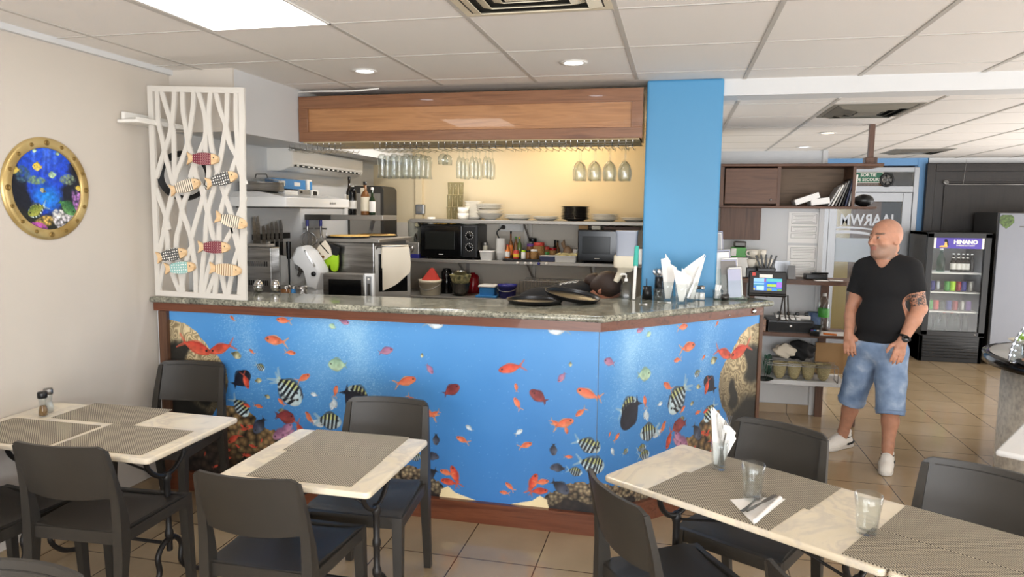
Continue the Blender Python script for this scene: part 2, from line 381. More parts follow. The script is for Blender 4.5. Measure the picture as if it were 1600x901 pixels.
S('ceiling.001', MB().box((3.3, 7.49, ZC2+.04), (6.2, 5.2, .08)), 'ceiling_tile')
S('beam_soffit', MB().box((3.3, 4.79, 2.5), (6.1, .2, .1)), 'white_paint')
S('bulkhead_wall', MB().box((-2.83, 5.34, 2.37), (.44, 2.95, .38)), 'white_paint')
S('bulkhead_wall.001', MB().box((-2.8295, 3.858, 2.365), (.439, .012, .37)), 'wall_paint')
S('pillar', MB().box((.02, 4.83, 1.275), (.466, .36, 2.55), .012), 'blue_paint')
# ceiling T-bars
g = MB()
for x in (-2.82, -2.185, -1.55, -.91, -.275, .375, 1.03, 1.685, 2.34, 2.995, 3.65, 4.3, 4.95, 5.6):
    y1 = 4.69 if x > .25 else (4.59 if x > -2.6 else 3.86)
    g.box((x, (y1-4.1)/2, ZC), (.022, y1+4.1, .008))
ys = [3.025+.69*k for k in range(-10, 3)]
for y in ys: g.box((1.65, y, ZC), (9.4, .009, .006)) if y < 3.86 else g.box((1.85, y, ZC), (8.9, .009, .006))
S('ceiling_grid', g, 'grid_metal')
g = MB()
for x in (.36, .965, 1.57, 2.15, 2.75, 3.35, 3.95, 4.55, 5.15, 5.75): g.box((x, 7.43, ZC2), (.02, 5.1, .008))
for k in range(9): g.box((3.3, 5.06+.66*k, ZC2), (6.1, .008, .006))
S('ceiling_grid.001', g, 'grid_metal')
S('trim_ceiling_left', MB().box((-3.035, 1.0, 2.535), (.03, 9.6, .03)), 'white_paint')
S('baseboard_left', MB().box((-3.04, -.3, .05), (.02, 7.8, .1)), 'floor_tile')
S('baseboard_partition', MB().box((.73, 6.445, .04), (.95, .012, .08)), 'floor_tile')
S('trim_backsplash', MB().box((-1.4, 6.815, 1.24), (3.3, .012, .72)), mat('backsplash', (206, 197, 182), .5))
# corridor outside the glass door
S('wall_outside', MB().box((2.4, 11.9, 1.3), (3.4, .1, 2.8)).box((2.28, 11.0, 1.2), (.24, .1, 2.6)), mat('yellow_wall', (206, 176, 112), .8))
S('floor_outside', MB().box((2.4, 11.0, -.05), (3.4, 1.8, .1)), 'floor_tile')
S('ceiling_outside', MB().box((2.4, 11.0, 2.6), (3.4, 1.8, .1)), 'ceiling_tile')
wd = wood('door_wood', (108, 70, 44), (126, 86, 56), (94, 60, 38), 'Z', .4, .1)
S('door_2', MB().box((2.6, 11.02, 1.2), (.4, .06, 2.4)).box((2.6, 10.98, .6), (.3, .03, .7)).box((2.6, 10.98, 1.6), (.3, .03, .9)), wd)
S('wall_outside.001', MB().box((3.05, 11.1, 1.3), (.5, .1, 2.6)), 'black_wood')

# ---- lights in the ceiling
def panel(x, y, label):
    t = T('ceiling_light_panel', label, 'ceiling light', (x, y, ZC))
    MB().box((0, .31, -.004), (.6, .012, .012)).box((0, -.31, -.004), (.6, .012, .012)).box((.294, 0, -.004), (.012, .63, .012)).box((-.294, 0, -.004), (.012, .63, .012)).build('frame', 'white_plastic', t)
    MB().box((0, 0, -.003), (.576, .608, .006)).build('diffuser', 'led', t)
panel(-1.84, 2.70, 'bright square light panel set flush in the ceiling tiles near the left wall')
def downlight(x, y, z, label, warm=False):
    t = T('downlight', label, 'ceiling light', (x, y, z))
    MB().lathe([(.052, 0), (.075, -.002), (.08, -.006), (.056, -.008), (.052, -.003)], seg=28, cap=False).build('trim_ring', 'white_plastic', t)
    MB().lathe([(.052, -.002), (.03, -.005), (.001, -.006)], seg=24).build('diffuser', 'led_warm' if warm else 'led_down', t)
    s = spot('downlight_lamp', (0, 0, -.03), P_DOWN, (1, .93, .82) if warm else (.95, .97, 1)); s.parent = t
downlight(-1.853, 4.053, ZC, 'round recessed downlight above the left part of the wooden canopy front')
downlight(-.59, 4.03, ZC, 'round recessed downlight above the right part of the wooden canopy front')
downlight(1.279, 6.885, ZC2, 'warm round downlight near the shelf cabinet post', True)
downlight(1.30, 8.257, ZC2, 'cool round downlight farther behind the white partition')
mat('vent_grey', (124, 120, 110), .6)
def diffuser(x, y, z, lx, ly, label, m_='cream_plastic', m2='steel_dark'):
    t = T('air_diffuser', label, 'air vent', (x, y, z))
    def ring(a, b, z0, z1):
        r1_ = [(sx*lx/2*a, sy*ly/2*a, z0) for sx, sy in ((-1, -1), (1, -1), (1, 1), (-1, 1))]
        r2_ = [(sx*lx/2*b, sy*ly/2*b, z1) for sx, sy in ((-1, -1), (1, -1), (1, 1), (-1, 1))]
        r3_ = [(p[0], p[1], p[2]+.004) for p in r2_]; r4_ = [(p[0], p[1], p[2]+.004) for p in r1_]
        return MB().loft([r1_, r2_, r3_, r4_], smooth=False, closed=True)
    MB().box((0, 0, -.001), (lx*.96, ly*.96, .003)).build('duct_plate', m2, t)
    ring(1, .9, -.004, -.004).build('frame', m_, t)
    for a, b in ((.88, .72), (.68, .52), (.48, .32)): ring(a, b, -.002, -.024).build('louver', m_, t)
    MB().box((0, 0, -.02), (lx*.27, ly*.27, .005)).build('center_plate', m_, t)
diffuser(-.5925, 2.68, ZC-.001, .62, .67, 'cream square air diffuser in the ceiling above the bar front')
diffuser(1.265, 5.48, ZC2-.001, .55, .66, 'grey square air diffuser with dark slots above the man and shelf cabinet', 'vent_grey', 'black_matte')
diffuser(2.6, 8.93, ZC2-.001, .6, .66, 'dark square air diffuser in the far ceiling near the blue wall', 'steel_dull', 'black_matte')
# kitchen bulb above the plate shelf
t = T('kitchen_ceiling_lamp', 'warm lamp under the kitchen ceiling behind the wooden canopy', 'ceiling light', (-.95, 6.35, ZC))
MB().lathe([(.11, 0), (.11, -.03), (.1, -.035)], seg=24).build('base', 'white_plastic', t)
MB().lathe([(.1, -.03), (.085, -.07), (.04, -.09), (.001, -.095)], seg=24).build('globe', 'led_warm', t)
l = bulb('kitchen_lamp', (0, 0, -.16), P_WARM, (1, .74, .4)); l.parent = t
t = T('kitchen_fill_lamp', 'added white fill lamp under the kitchen ceiling, unseen behind the canopy', 'ceiling light', (-2.0, 5.75, ZC))
MB().box((0, 0, -.02), (.16, 1.2, .04), .004).build('housing', 'white_plastic', t); l = area('kitchen_fill', (0, 0, -.05), .15, 17, (1, .97, .93), (0, 0, 0), 1.15); l.parent = t  # housing and area light added behind the canopy to brighten the kitchen
l = bulb('corridor_fill', (2.4, 11.3, 2.3), 26, (1, .95, .85), .1)  # added point light without a fixture, lifts the view through the glass door
# white cable over the canopy
c = MB().tube(bez([(-2.62, 4.62, 2.535), (-2.4, 4.5, 2.515), (-2.15, 4.52, 2.515), (-2.0, 4.6, 2.54)], 8), .006, 6).build('cable', 'white_plastic'); tag(c, 'white cable lying on top of the wooden canopy under the ceiling', 'cable')

# ================================================================== bar counter
CX, CY = -.375, 3.66
DA = math.radians(46.2); DD = Vector((math.cos(DA), math.sin(DA), 0)); DN = Vector((DD.y, -DD.x, 0)); DL = 1.29
def dpt(s, o=0, z=0): p = Vector((CX, CY, z))+DD*s+DN*o; return p
bar = T('bar_counter', 'angled bar counter faced with a blue aquarium fish mural', 'counter', (CX, CY, 0))
off = Vector((-CX, -CY, 0))
def bprism(d0, d1, z0, z1, xl=-3.045, ins=.03, s1=DL):
    """band following the counter front from offset d1 (outer) to d0 (inner)"""
    k = math.tan(DA/2)
    o = [(xl, CY-d1), (CX+k*d1, CY-d1)]; e = dpt(s1, d1); o.append((e.x, e.y))
    e = dpt(s1, d0); o += [(e.x, e.y), (CX+k*d0, CY-d0), (xl, CY-d0)]
    return MB(TR(-CX, -CY, 0)).prism([(x, y) for x, y in o], z0, z1)
bprism(-.10, -.004, .1, 1.15).build('core', 'white_paint', bar)
pl = bprism(-.1, .02, 0, .112); 
pl.build('plinth', 'trim_wood', bar)
bprism(-.004, .034, .1121, .124).build('plinth_cap', 'trim_wood', bar)
bprism(-.1, .025, 1.107, 1.158).build('top_rail', 'trim_wood', bar)
MB(TR(-CX, -CY, 0)).box((-2.985, CY-.008, .61), (.055, .04, .99)).build('end_post', 'dark_wood_z', bar)
e = dpt(DL+.012, -.04)
MB(TR(e.x-CX, e.y-CY, 0)@RZ(DA)).box((0, 0, .575), (.03, .1, 1.15)).build('end_post', 'dark_wood_z', bar)
# granite worktop (one slab following the bend)
k = math.tan(DA/2); d = .062
o = [(-3.04, CY-d), (CX+k*d, CY-d)]; e = dpt(DL+.05, d); o.append((e.x, e.y)); e = dpt(DL+.07, -.1); o.append((e.x, e.y)); e = dpt(DL+.07, -.3); o.append((e.x, e.y))
o += [(.3, 4.95), (.26, 4.65), (-.216, 4.65), (-.24, 4.5), (-.7, 4.19), (-1.3, 4.05), (-3.04, 4.0)]
bm = bmesh.new(); vs = [bm.verts.new((x, y, 1.159)) for x, y in o]; f = bm.faces.new(vs)
r_ = bmesh.ops.extrude_face_region(bm, geom=[f]); bmesh.ops.translate(bm, verts=[v for v in r_['geom'] if isinstance(v, bmesh.types.BMVert)], vec=(0, 0, .036))
bm.verts.ensure_lookup_table()
ed = [e_ for e_ in bm.edges if abs(e_.verts[0].co.z-e_.verts[1].co.z) < 1e-4]
bmesh.ops.bevel(bm, geom=ed, offset=.015, segments=4, profile=.5, affect='EDGES')
bmesh.ops.recalc_face_normals(bm, faces=bm.faces[:])
me = bpy.data.meshes.new('granite_worktop'); bm.to_mesh(me); bm.free()
for p in me.polygons: p.use_smooth = False
gt = bpy.data.objects.new('granite_worktop', me); COL.objects.link(gt); me.materials.append(MATS['granite'])
tag(gt, 'speckled grey-green granite worktop on the bar counter', 'worktop')
ZG = 1.195
# hook latch and screw head on the rail at the right end
t_ = MB(TR(*(dpt(1.2, .028, 1.135)-Vector((CX, CY, 0))))@RZ(DA)@RX(PI/2)); t_.lathe([(.016, 0), (.016, .006), (.008, .009), (.001, .009)], seg=18); t_.build('bolt', 'chrome', bar)
t_ = MB(TR(*(dpt(.98, .026, 1.125)-Vector((CX, CY, 0))))@RZ(DA)@RX(PI/2)); t_.lathe([(.006, 0), (.006, .003), (.001, .004)], seg=12); t_.build('bolt', 'chrome', bar)

# ------------------------------------------------------------------ printed mural
rng = np.random.default_rng(3)
def vnoise(X, Y, sc, oct=3, seed=0):
    out = 0; amp = 1; tot = 0
    for o_ in range(oct):
        r = np.random.default_rng(seed*17+o_).random((256, 256)); x = X*sc; y = Y*sc
        xi = np.floor(x).astype(int); yi = np.floor(y).astype(int); fx = x-xi; fy = y-yi
        fx = fx*fx*(3-2*fx); fy = fy*fy*(3-2*fy); a = lambda i, j: r[(yi+j) % 256, (xi+i) % 256]
        out = out+amp*((a(0, 0)*(1-fx)+a(1, 0)*fx)*(1-fy)+(a(0, 1)*(1-fx)+a(1, 1)*fx)*fy); tot += amp; amp *= .5; sc *= 2
    return out/tot
def worley(X, Y, sc, seed=0):
    r = np.random.default_rng(seed).random((64, 64, 2)); x = X*sc; y = Y*sc; xi = np.floor(x).astype(int); yi = np.floor(y).astype(int)
    best = np.full(X.shape, 9.); cid = np.zeros(X.shape)
    for i in (-1, 0, 1):
        for j in (-1, 0, 1):
            q = r[(yi+j) % 64, (xi+i) % 64]; d_ = np.hypot(xi+i+q[..., 0]-x, yi+j+q[..., 1]-y)
            m_ = d_ < best; best = np.where(m_, d_, best); cid = np.where(m_, q[..., 0]*7 % 1, cid)
    return best, cid
def mixc(C, m_, col): 
    col = np.asarray(col, float); return C*(1-m_[..., None])+col*m_[..., None]
def inpoly(X, Y, poly):
    ins = np.zeros(X.shape, bool); n = len(poly)
    for i in range(n):
        x1, y1 = poly[i]; x2, y2 = poly[(i+1) % n]
        if y1 == y2: continue
        ins ^= ((y1 > Y) != (y2 > Y)) & (X < (x2-x1)*(Y-y1)/(y2-y1)+x1)
    return ins
FK = dict(A=((192, 82, 54), (222, 140, 106), .17), R=((176, 56, 44), (212, 98, 72), .155), S=((150, 182, 196), (200, 214, 216), .27), D=((20, 22, 34), (34, 36, 50), .28),
          G=((140, 176, 150), (178, 200, 170), .28), P=((140, 92, 132), (186, 140, 160), .2), M=((104, 40, 48), (150, 70, 66), .24), W=((170, 190, 204), (214, 222, 226), .22),
          K=((52, 58, 78), (92, 98, 112), .24), Y=((150, 150, 110), (214, 212, 176), .26))
def fish(C, X, Y, k, u0, v0, u1, v1, px_):
    ln = math.hypot(u1-u0, v1-v0); ca, sa = (u1-u0)/ln, (v1-v0)/ln
    pad = ln*.55; xs = X[0]; ysl = Y[:, 0]
    i0 = np.searchsorted(xs, min(u0, u1)-pad); i1 = np.searchsorted(xs, max(u0, u1)+pad); j0 = np.searchsorted(ysl, min(v0, v1)-pad); j1 = np.searchsorted(ysl, max(v0, v1)+pad)
    if i1 <= i0 or j1 <= j0: return
    x = X[j0:j1, i0:i1]-u0; y = Y[j0:j1, i0:i1]-v0
    s = (x*ca+y*sa)/ln; tt = (-x*sa+y*ca)/ln
    if ca > 0: tt = tt     # back is up when head is left
    else: tt = -tt
    c1, c2, h = FK[k]; sub = C[j0:j1, i0:i1]; aa = px_/ln
    hb = h*np.sqrt(np.clip(1-((s-.38)/.4)**2, 0, 1))*np.where(s < .38, 1, 1-.25*np.clip((s-.38)/.4, 0, 1)); hb = np.where((s > .6) & (s < .84), np.maximum(hb, h*.24), hb)
    body = np.clip((hb-np.abs(tt))/aa+.5, 0, 1)*(s > -.02)*(s < .84)
    dors = np.clip((hb*1.0+h*.32*np.clip(np.sin(np.clip((s-.2)/.5, 0, 1)*PI), 0, 1)-np.where(tt > 0, tt, -tt*1.12))/aa+.5, 0, 1)*(s > .2)*(s < .72)
    tw = h*.2+(s-.74)*(.72 if k in 'ARMP' else .66); fork = .78+np.abs(tt)*(1.0 if k in 'ARWS' else .5)
    tail = ((s > .74) & (np.abs(tt) < tw) & (s < fork+.06) & (s <= 1.02))*1.0
    fc = np.array(c1)*.5+np.array(c2)*.5
    finc = {'S': (70, 84, 96), 'A': (232, 150, 96), 'R': (200, 90, 70)}.get(k, tuple(fc*.8))
    sub = mixc(sub, tail*.68, finc if k != 'S' else (150, 180, 196)); sub = mixc(sub, dors*.7, finc)
    g_ = np.clip(.5-tt/(2*h), 0, 1)[..., None]; bc = np.array(c1, float)*(1-g_)+np.array(c2, float)*g_
    if k == 'S':
        bc = np.where((tt > h*.2)[..., None] & (s > .15)[..., None], np.array((184, 192, 132.)), bc)
        st = np.zeros(s.shape)
        for p in (.17, .31, .45, .59, .73): st = np.maximum(st, np.clip((.036-np.abs(s-p+.03*tt/h))/aa+.5, 0, 1))
        bc = bc*(1-st[..., None])+np.array((22, 26, 34.))*st[..., None]
    if k == 'K' or k == 'Y': bc = bc*(1-.5*np.clip((s-.35)/.3, 0, 1)[..., None])
    bc = bc*(.8+.42*vnoise(X[j0:j1, i0:i1]+s*.02, Y[j0:j1, i0:i1], 42, 2, 13))[..., None]
    sub = sub*(1-body[..., None])+bc*body[..., None]
    ed_ = body*np.clip(1-(hb-np.abs(tt))/(h*.22), 0, 1)*.28; sub = mixc(sub, ed_, np.array(c1)*.45)
    ey = np.clip((.034-np.hypot(s-.11, tt-h*.12))/aa+.5, 0, 1)*(ln > .05); sub = mixc(sub, ey*.9, (20, 18, 22))
    C[j0:j1, i0:i1] = sub
FISH_T = "A .641 .847 .787 .828;A .718 .963 .815 .954;A .832 .770 .761 .775;A .415 .972 .444 .937;R .268 .741 .057 .808;R .271 .746 .439 .805;Y .477 .728 .402 .753;A .534 .778 .568 .749;S .630 .662 .566 .694;D .529 .637 .405 .542;R .519 .543 .484 .643;K .867 .501 .772 .607;S .852 .473 .684 .642;A .919 .650 .835 .602;Y .608 .597 .558 .589;Y .660 .495 .621 .511;A .609 .434 .549 .446;S .511 .378 .403 .486;R .528 .430 .473 .449;M .818 .374 .690 .392;Y .757 .418 .703 .425;A .715 .494 .758 .452;P .678 .253 .792 .331;P .734 .269 .829 .323;A .858 .332 .824 .338;A .894 .403 .947 .362;W 1.000 .353 .918 .387;S 1.110 .384 .947 .394;W .926 .541 .974 .526;W 1.054 .454 1.070 .522;A 1.090 .597 1.074 .525;G 1.042 .718 1.167 .719;P 1.433 .828 1.340 .799;G 1.051 .947 1.095 .928;P 1.171 .962 1.101 .980;Y 1.606 .790 1.606 .820;P 1.668 .704 1.628 .762;A 1.568 .668 1.439 .625;M 1.820 .644 1.723 .584;A 1.655 .462 1.712 .497;K 1.688 .299 1.688 .373;K 1.704 .226 1.641 .246;K 1.604 .099 1.706 .164;R 1.779 .187 1.824 .066;A 1.713 .154 1.795 .133;R 1.717 .099 1.824 .084;A 1.808 .355 1.884 .325;W 1.862 .426 1.902 .395;W 1.727 .979 1.611 .986;K .553 .277 .632 .383;A 1.585 .501 1.698 .452;A 1.616 .425 1.629 .474;A 1.571 .525 1.517 .574;S 1.450 .352 1.583 .399;S 1.417 .247 1.572 .287;S 1.534 .215 1.620 .228;K 1.699 .235 1.612 .229;A 1.585 .299 1.634 .298;S 1.159 .582 1.315 .523;D 1.272 .440 1.115 .597;S .853 .519 .682 .616;S 1.113 .384 .942 .387;A .891 .428 .931 .372;R .871 .263 .829 .379;A 1.369 .433 1.380 .403;A 1.295 .414 1.340 .371;M .813 .390 .679 .393;S 1.064 .303 1.146 .296;S 1.030 .258 1.134 .260;S 1.217 .313 1.266 .288;W 1.356 .341 1.335 .292;W 1.082 .467 1.065 .531;P .799 .347 .717 .272;R .373 .199 .461 .263"
FISH_X = "R 2.047 .745 2.191 .783;A 2.138 .680 2.147 .630;A 2.133 .600 2.170 .531;M 2.231 .636 2.319 .584;W 2.177 .426 2.138 .393;A 2.090 .121 2.141 .077;A 2.058 .066 2.116 .061"
def school(C, X, Y, txt, px_):
    for q in txt.split(';'):
        q = q.split(); fish(C, X, Y, q[0], *map(float, q[1:]), px_)
STEP = .0034
TW, TH = 2.03, .988
nx, ny = int(TW/STEP)+1, int(TH/STEP)+1
X, Y = np.meshgrid(np.linspace(0, TW, nx), np.linspace(0, TH, ny))
yy = (Y/TH)
C = np.stack([56+24*yy+0*X, 116+32*yy, 182+28*yy], -1)
nz = vnoise(X, Y, 2.2, 3, 5); C += (nz[..., None]-.5)*np.array((26, 22, 16))
C = mixc(C, np.clip(.16*np.exp(-((X-1.95)/.4)**2), 0, 1), (58, 128, 198))
for cx_, wd_, st_ in ((1.02, .2, .5), (1.3, .1, .42), (.5, .09, .2), (.62, .05, .15)):   # bubble curtains in the print
    pl_ = np.exp(-((X-cx_-.08*np.sin(Y*6+cx_*9)+.1*(1-yy))/wd_)**2)*np.clip((Y-.3)/.6, 0, 1)
    C = mixc(C, np.clip(pl_*st_*(.25+.8*vnoise(X, Y, 9, 4, int(cx_*10))), 0, .8), (176, 216, 238))
    sp = rng.random(X.shape) < .16*pl_; C = mixc(C, np.clip(sp*.4, 0, 1), (206, 232, 246))
sp = rng.random(X.shape) < .0022; C = mixc(C, sp*.5, (214, 234, 246))
# brain coral at the left end of the print
warp = vnoise(X, Y, 9, 2, 8)
bp_ = [(-.1, .93), (.02, .925), (.10, .915), (.19, .875), (.245, .82), (.285, .765), (.335, .70), (.369, .647), (.39, .58), (.384, .52), (.35, .45), (.30, .40), (.26, .34), (.22, .25), (.2, .1), (-.1, .0)]
ins = inpoly(X+(warp-.5)*.03, Y+(warp-.5)*.03, bp_)
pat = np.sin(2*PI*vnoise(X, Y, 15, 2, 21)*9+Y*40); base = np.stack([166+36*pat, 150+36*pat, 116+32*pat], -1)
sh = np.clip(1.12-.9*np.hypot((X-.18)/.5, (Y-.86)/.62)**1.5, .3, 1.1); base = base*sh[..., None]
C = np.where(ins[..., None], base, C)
for hx, hy, ra, rb in ((.03, .70, .10, .12), (.26, .505, .05, .10), (.07, .34, .17, .17), (.16, .16, .2, .18)):
    q = np.hypot((X-hx+(warp-.5)*.12)/ra, (Y-hy+(nz-.5)*.12)/rb); C = mixc(C, np.clip((1.12-q)*3.2, 0, 1)*ins*.92, (26, 26, 24))
# reefs
def reef(C, poly, sc, ca_, cb_, seed, dark=(24, 22, 22)):
    wz = vnoise(X, Y, 16, 3, seed+2)-.5
    ins = inpoly(X+wz*.05, Y+wz*.07, poly); d_, ci = worley(X+wz*.02, Y+wz*.02, sc, seed); t_ = np.clip(1-d_*1.15, 0, 1)**.8
    col = np.array(ca_)*(1-ci[..., None])+np.array(cb_)*ci[..., None]
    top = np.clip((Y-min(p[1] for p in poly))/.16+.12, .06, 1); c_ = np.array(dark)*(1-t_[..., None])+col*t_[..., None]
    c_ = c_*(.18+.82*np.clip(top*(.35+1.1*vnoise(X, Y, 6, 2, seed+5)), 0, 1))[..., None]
    return np.where(ins[..., None], c_, C)
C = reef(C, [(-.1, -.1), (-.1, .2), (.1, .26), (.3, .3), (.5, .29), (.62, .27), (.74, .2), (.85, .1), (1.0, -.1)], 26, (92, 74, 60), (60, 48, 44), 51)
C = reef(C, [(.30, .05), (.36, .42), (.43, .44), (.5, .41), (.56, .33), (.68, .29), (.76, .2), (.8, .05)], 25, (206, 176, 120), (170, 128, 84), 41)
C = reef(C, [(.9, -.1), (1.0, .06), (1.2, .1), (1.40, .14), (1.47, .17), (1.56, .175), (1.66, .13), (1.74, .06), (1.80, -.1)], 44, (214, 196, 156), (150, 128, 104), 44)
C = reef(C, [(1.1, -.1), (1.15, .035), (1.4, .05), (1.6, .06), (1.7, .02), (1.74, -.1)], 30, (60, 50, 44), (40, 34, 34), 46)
ins = inpoly(X, Y+(nz-.5)*.05, [(1.68, -.1), (1.72, .055), (1.76, .075), (1.80, .045), (1.86, .028), (1.925, .008), (1.98, -.1)]); C = np.where(ins[..., None], np.array((222, 206, 164.))*(.8+.4*nz[..., None]), C)
for q in range(30):       # small red fish among the reef
    u_ = .2+rng.random()*.6; v_ = .03+rng.random()*.3; a_ = rng.random()*6.28
    if v_ < .36-.3*abs(u_-.4): fish(C, X, Y, 'R', u_, v_, u_+.06*math.cos(a_), v_+.03*math.sin(a_), STEP)
school(C, X, Y, FISH_T, STEP)
C = np.clip(C, 0, 255)
def tolin(C):
    c = np.clip(C, 0, 255)/255; return np.where(c <= .04045, c/12.92, ((c+.055)/1.055)**2.4)
def sample(U, V):
    a = np.clip(U/TW*(nx-1), 0, nx-1.001); b_ = np.clip(V/TH*(ny-1), 0, ny-1.001); i = a.astype(int); j = b_.astype(int); fx = (a-i)[..., None]; fy = (b_-j)[..., None]
    return (C[j, i]*(1-fx)+C[j, i+1]*fx)*(1-fy)+(C[j+1, i]*(1-fx)+C[j+1, i+1]*fx)*fy
def printed(name, img, fn, material, parent, thick=.001):
    """img: ny x nx x 3 sRGB 0-255, fn(u01, v01) -> point arrays; a dense sheet that carries the print as point colours"""
    h_, w_ = img.shape[:2]; U, V = np.meshgrid(np.linspace(0, 1, w_), np.linspace(0, 1, h_)); P_ = fn(U, V).reshape(-1, 3)
    i = np.arange(h_*w_).reshape(h_, w_); F = np.stack([i[:-1, :-1], i[:-1, 1:], i[1:, 1:], i[1:, :-1]], -1).reshape(-1, 4)
    me = bpy.data.meshes.new(name); me.vertices.add(len(P_)); me.vertices.foreach_set('co', P_.astype(np.float32).ravel())
    me.loops.add(F.size); me.loops.foreach_set('vertex_index', F.astype(np.int32).ravel()); me.polygons.add(len(F)); me.polygons.foreach_set('loop_start', np.arange(0, F.size, 4, dtype=np.int32))
    at_ = me.color_attributes.new('print', 'FLOAT_COLOR', 'POINT'); c4 = np.ones((len(P_), 4), np.float32); c4[:, :3] = tolin(img.reshape(-1, 3)); at_.data.foreach_set('color', c4.ravel())
    me.update(); me.validate(); me.materials.append(MATS[material] if isinstance(material, str) else material)
    o_ = bpy.data.objects.new(name, me); COL.objects.link(o_)
    if parent is not None: o_.parent = parent
    return o_
vcol('mural_print', .42)
vcol('gloss_print', .3)
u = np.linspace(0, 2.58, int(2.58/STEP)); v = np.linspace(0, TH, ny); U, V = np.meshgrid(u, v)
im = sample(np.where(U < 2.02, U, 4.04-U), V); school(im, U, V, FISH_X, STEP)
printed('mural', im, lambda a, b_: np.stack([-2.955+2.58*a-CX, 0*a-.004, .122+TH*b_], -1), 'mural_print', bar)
u = np.linspace(0, DL, int(DL/STEP)); U, V = np.meshgrid(u, v)
im = sample(1.477-1.165*U, V)
printed('mural', im, lambda a, b_: np.stack([DD.x*DL*a+DN.x*.004, DD.y*DL*a+DN.y*.004, .122+TH*b_], -1), 'mural_print', bar)

# ================================================================== wooden canopy with glass racks
XL, XRr, YC = -2.605, -.232, 4.6
can = T('wooden_canopy', 'long panelled wooden canopy above the bar that holds the glass racks', 'canopy', ((XL+XRr)/2, YC, 2.19))
W = XRr-XL
MB().box((0, .25, .16), (W-.02, .44, .3)).build('carcass', 'canopy_wood', can)
MB().box((0, .012, .268), (W, .028, .084), .003).build('top_rail', 'canopy_wood', can)
MB().box((0, .012, .034), (W, .028, .068), .003).build('bottom_rail', 'canopy_wood', can)
for sx in (-1, 1): MB().box((sx*(W/2-.035), .010, .147), (.07, .03, .16), .002).build('stile', 'canopy_wood', can)
MB().box((0, .022, .147), (W-.14, .018, .158)).build('panel', 'canopy_panel', can)
MB().box((0, .27, -.003), (W-.04, .5, .006)).build('underside', mat('canopy_under', (196, 178, 140), .6), can)
ZR = 2.187
def rack(x, n, label, pitch=.125):
    wdt = n*pitch; t = T('glass_rack', label, 'glass rack', (x, YC+.06, ZR))
    for k in range(n+1):
        xx = (k-n/2)*pitch
        b = MB()
        for s_ in (-1, 1):
            xo = xx+s_*.022
            b.tube([(xo, 0, 0), (xo, 0, -.05), (xo, .27, -.05), (xo, .3, -.03)], .0023, 5)
        b.tube([(xx-.022, 0, -.05), (xx-.022, -.012, -.045), (xx+.022, -.012, -.045), (xx+.022, 0, -.05)], .0023, 5)
        b.build('wire_rail', 'chrome', t)
    MB().tube([(-wdt/2, .12, -.004), (wdt/2, .12, -.004)], .003, 6).tube([(-wdt/2, .28, -.004), (wdt/2, .28, -.004)], .003, 6).build('cross_wire', 'steel_dull', t)
XW = {'left': -2.0, 'mid': -1.45, 'empty': -.97, 'wine': -.5}
def gx(px): return at(px, 255, y=4.78).x
rack(gx(505), 4, 'empty wire glass rack at the left end of the canopy', .089)
rack(gx(637), 4, 'wire glass rack full of tulip beer glasses', .089)
rack(gx(737), 4, 'wire glass rack holding small goblets and flutes', .089)
rack(gx(842), 4, 'empty wire glass rack in the middle right of the canopy', .089)
rack(gx(942), 4, 'wire glass rack with four columns of wine glasses beside the blue pillar', .089)
def hang_glass(name, prof, label, cat, group, loc):
    """prof: list (r, z) from the foot (z=0, top) downwards as an inverted glass; thin double wall"""
    t = T(name, label, cat, loc, 0, group)
    return t
def stemware(name, foot_r, stem_len, bowl, label, group, loc, th=.0016):
    t = T(name, label, 'glass', loc, 0, group)
    MB().lathe([(.001, 0), (foot_r, -.001), (foot_r, -.0035), (.01, -.008), (.004, -.014), (.0035, -stem_len), (.006, -stem_len-.003), (.001, -stem_len-.004)], seg=18, cap=False).build('foot_and_stem', 'glass', t)
    out = [(r, -stem_len-z) for r, z in bowl]; inn = [(max(r-th, .0008), -stem_len-z-(.003 if i == 0 else 0)) for i, (r, z) in enumerate(bowl)][::-1]
    MB().lathe(out+inn, seg=20, cap=False).build('bowl', 'glass', t)
    return t
TUL = [(.004, 0), (.02, .004), (.031, .02), (.034, .045), (.030, .08), (.0265, .11), (.029, .14), (.034, .165)]
WINE = [(.003, 0), (.014, .006), (.03, .026), (.0405, .055), (.043, .08), (.041, .105), (.036, .13)]
GOB = [(.004, 0), (.02, .006), (.034, .025), (.037, .045), (.033, .075)]
FLU = [(.003, 0), (.012, .01), (.02, .04), (.0225, .08), (.0205, .125), (.0185, .15)]
rows = ['front row', 'second row', 'third row']
def fill(first, px_l, pitch, ncol, depths, what, grp, zt=ZR-.044):
    x0 = gx(px_l)
    for cidx in range(ncol):
        for r in range(depths[cidx] if isinstance(depths, (list, tuple)) else depths):
            lab = what % (ORD[cidx], rows[r]); loc = (x0+cidx*pitch, YC+.115+.092*r, zt)
            if first[0] is None: first[0] = first[1](lab, grp, loc)
            else: dup(first[0], loc, None, lab, grp)
fill([None, lambda l_, g_, p_: stemware('beer_glass', .032, .032, TUL, l_, g_, p_)], 603, .0905, 4, 3, 'tulip beer glass hanging in the %s column of its rack, %s', 'tulip beer glasses hanging under the canopy')
fill([None, lambda l_, g_, p_: stemware('goblet', .03, .03, GOB, l_, g_, p_)], 697, .1, 1, 2, 'squat goblet hanging alone right of the beer glasses, %s%.0s'.replace('%s%.0s', '%.0s%s'), 'goblets hanging under the canopy')
fill([None, lambda l_, g_, p_: stemware('flute_glass', .03, .05, FLU, l_, g_, p_)], 722, .093, 3, 3, 'narrow flute hanging in the %s column right of the goblets, %s', 'flutes hanging under the canopy')
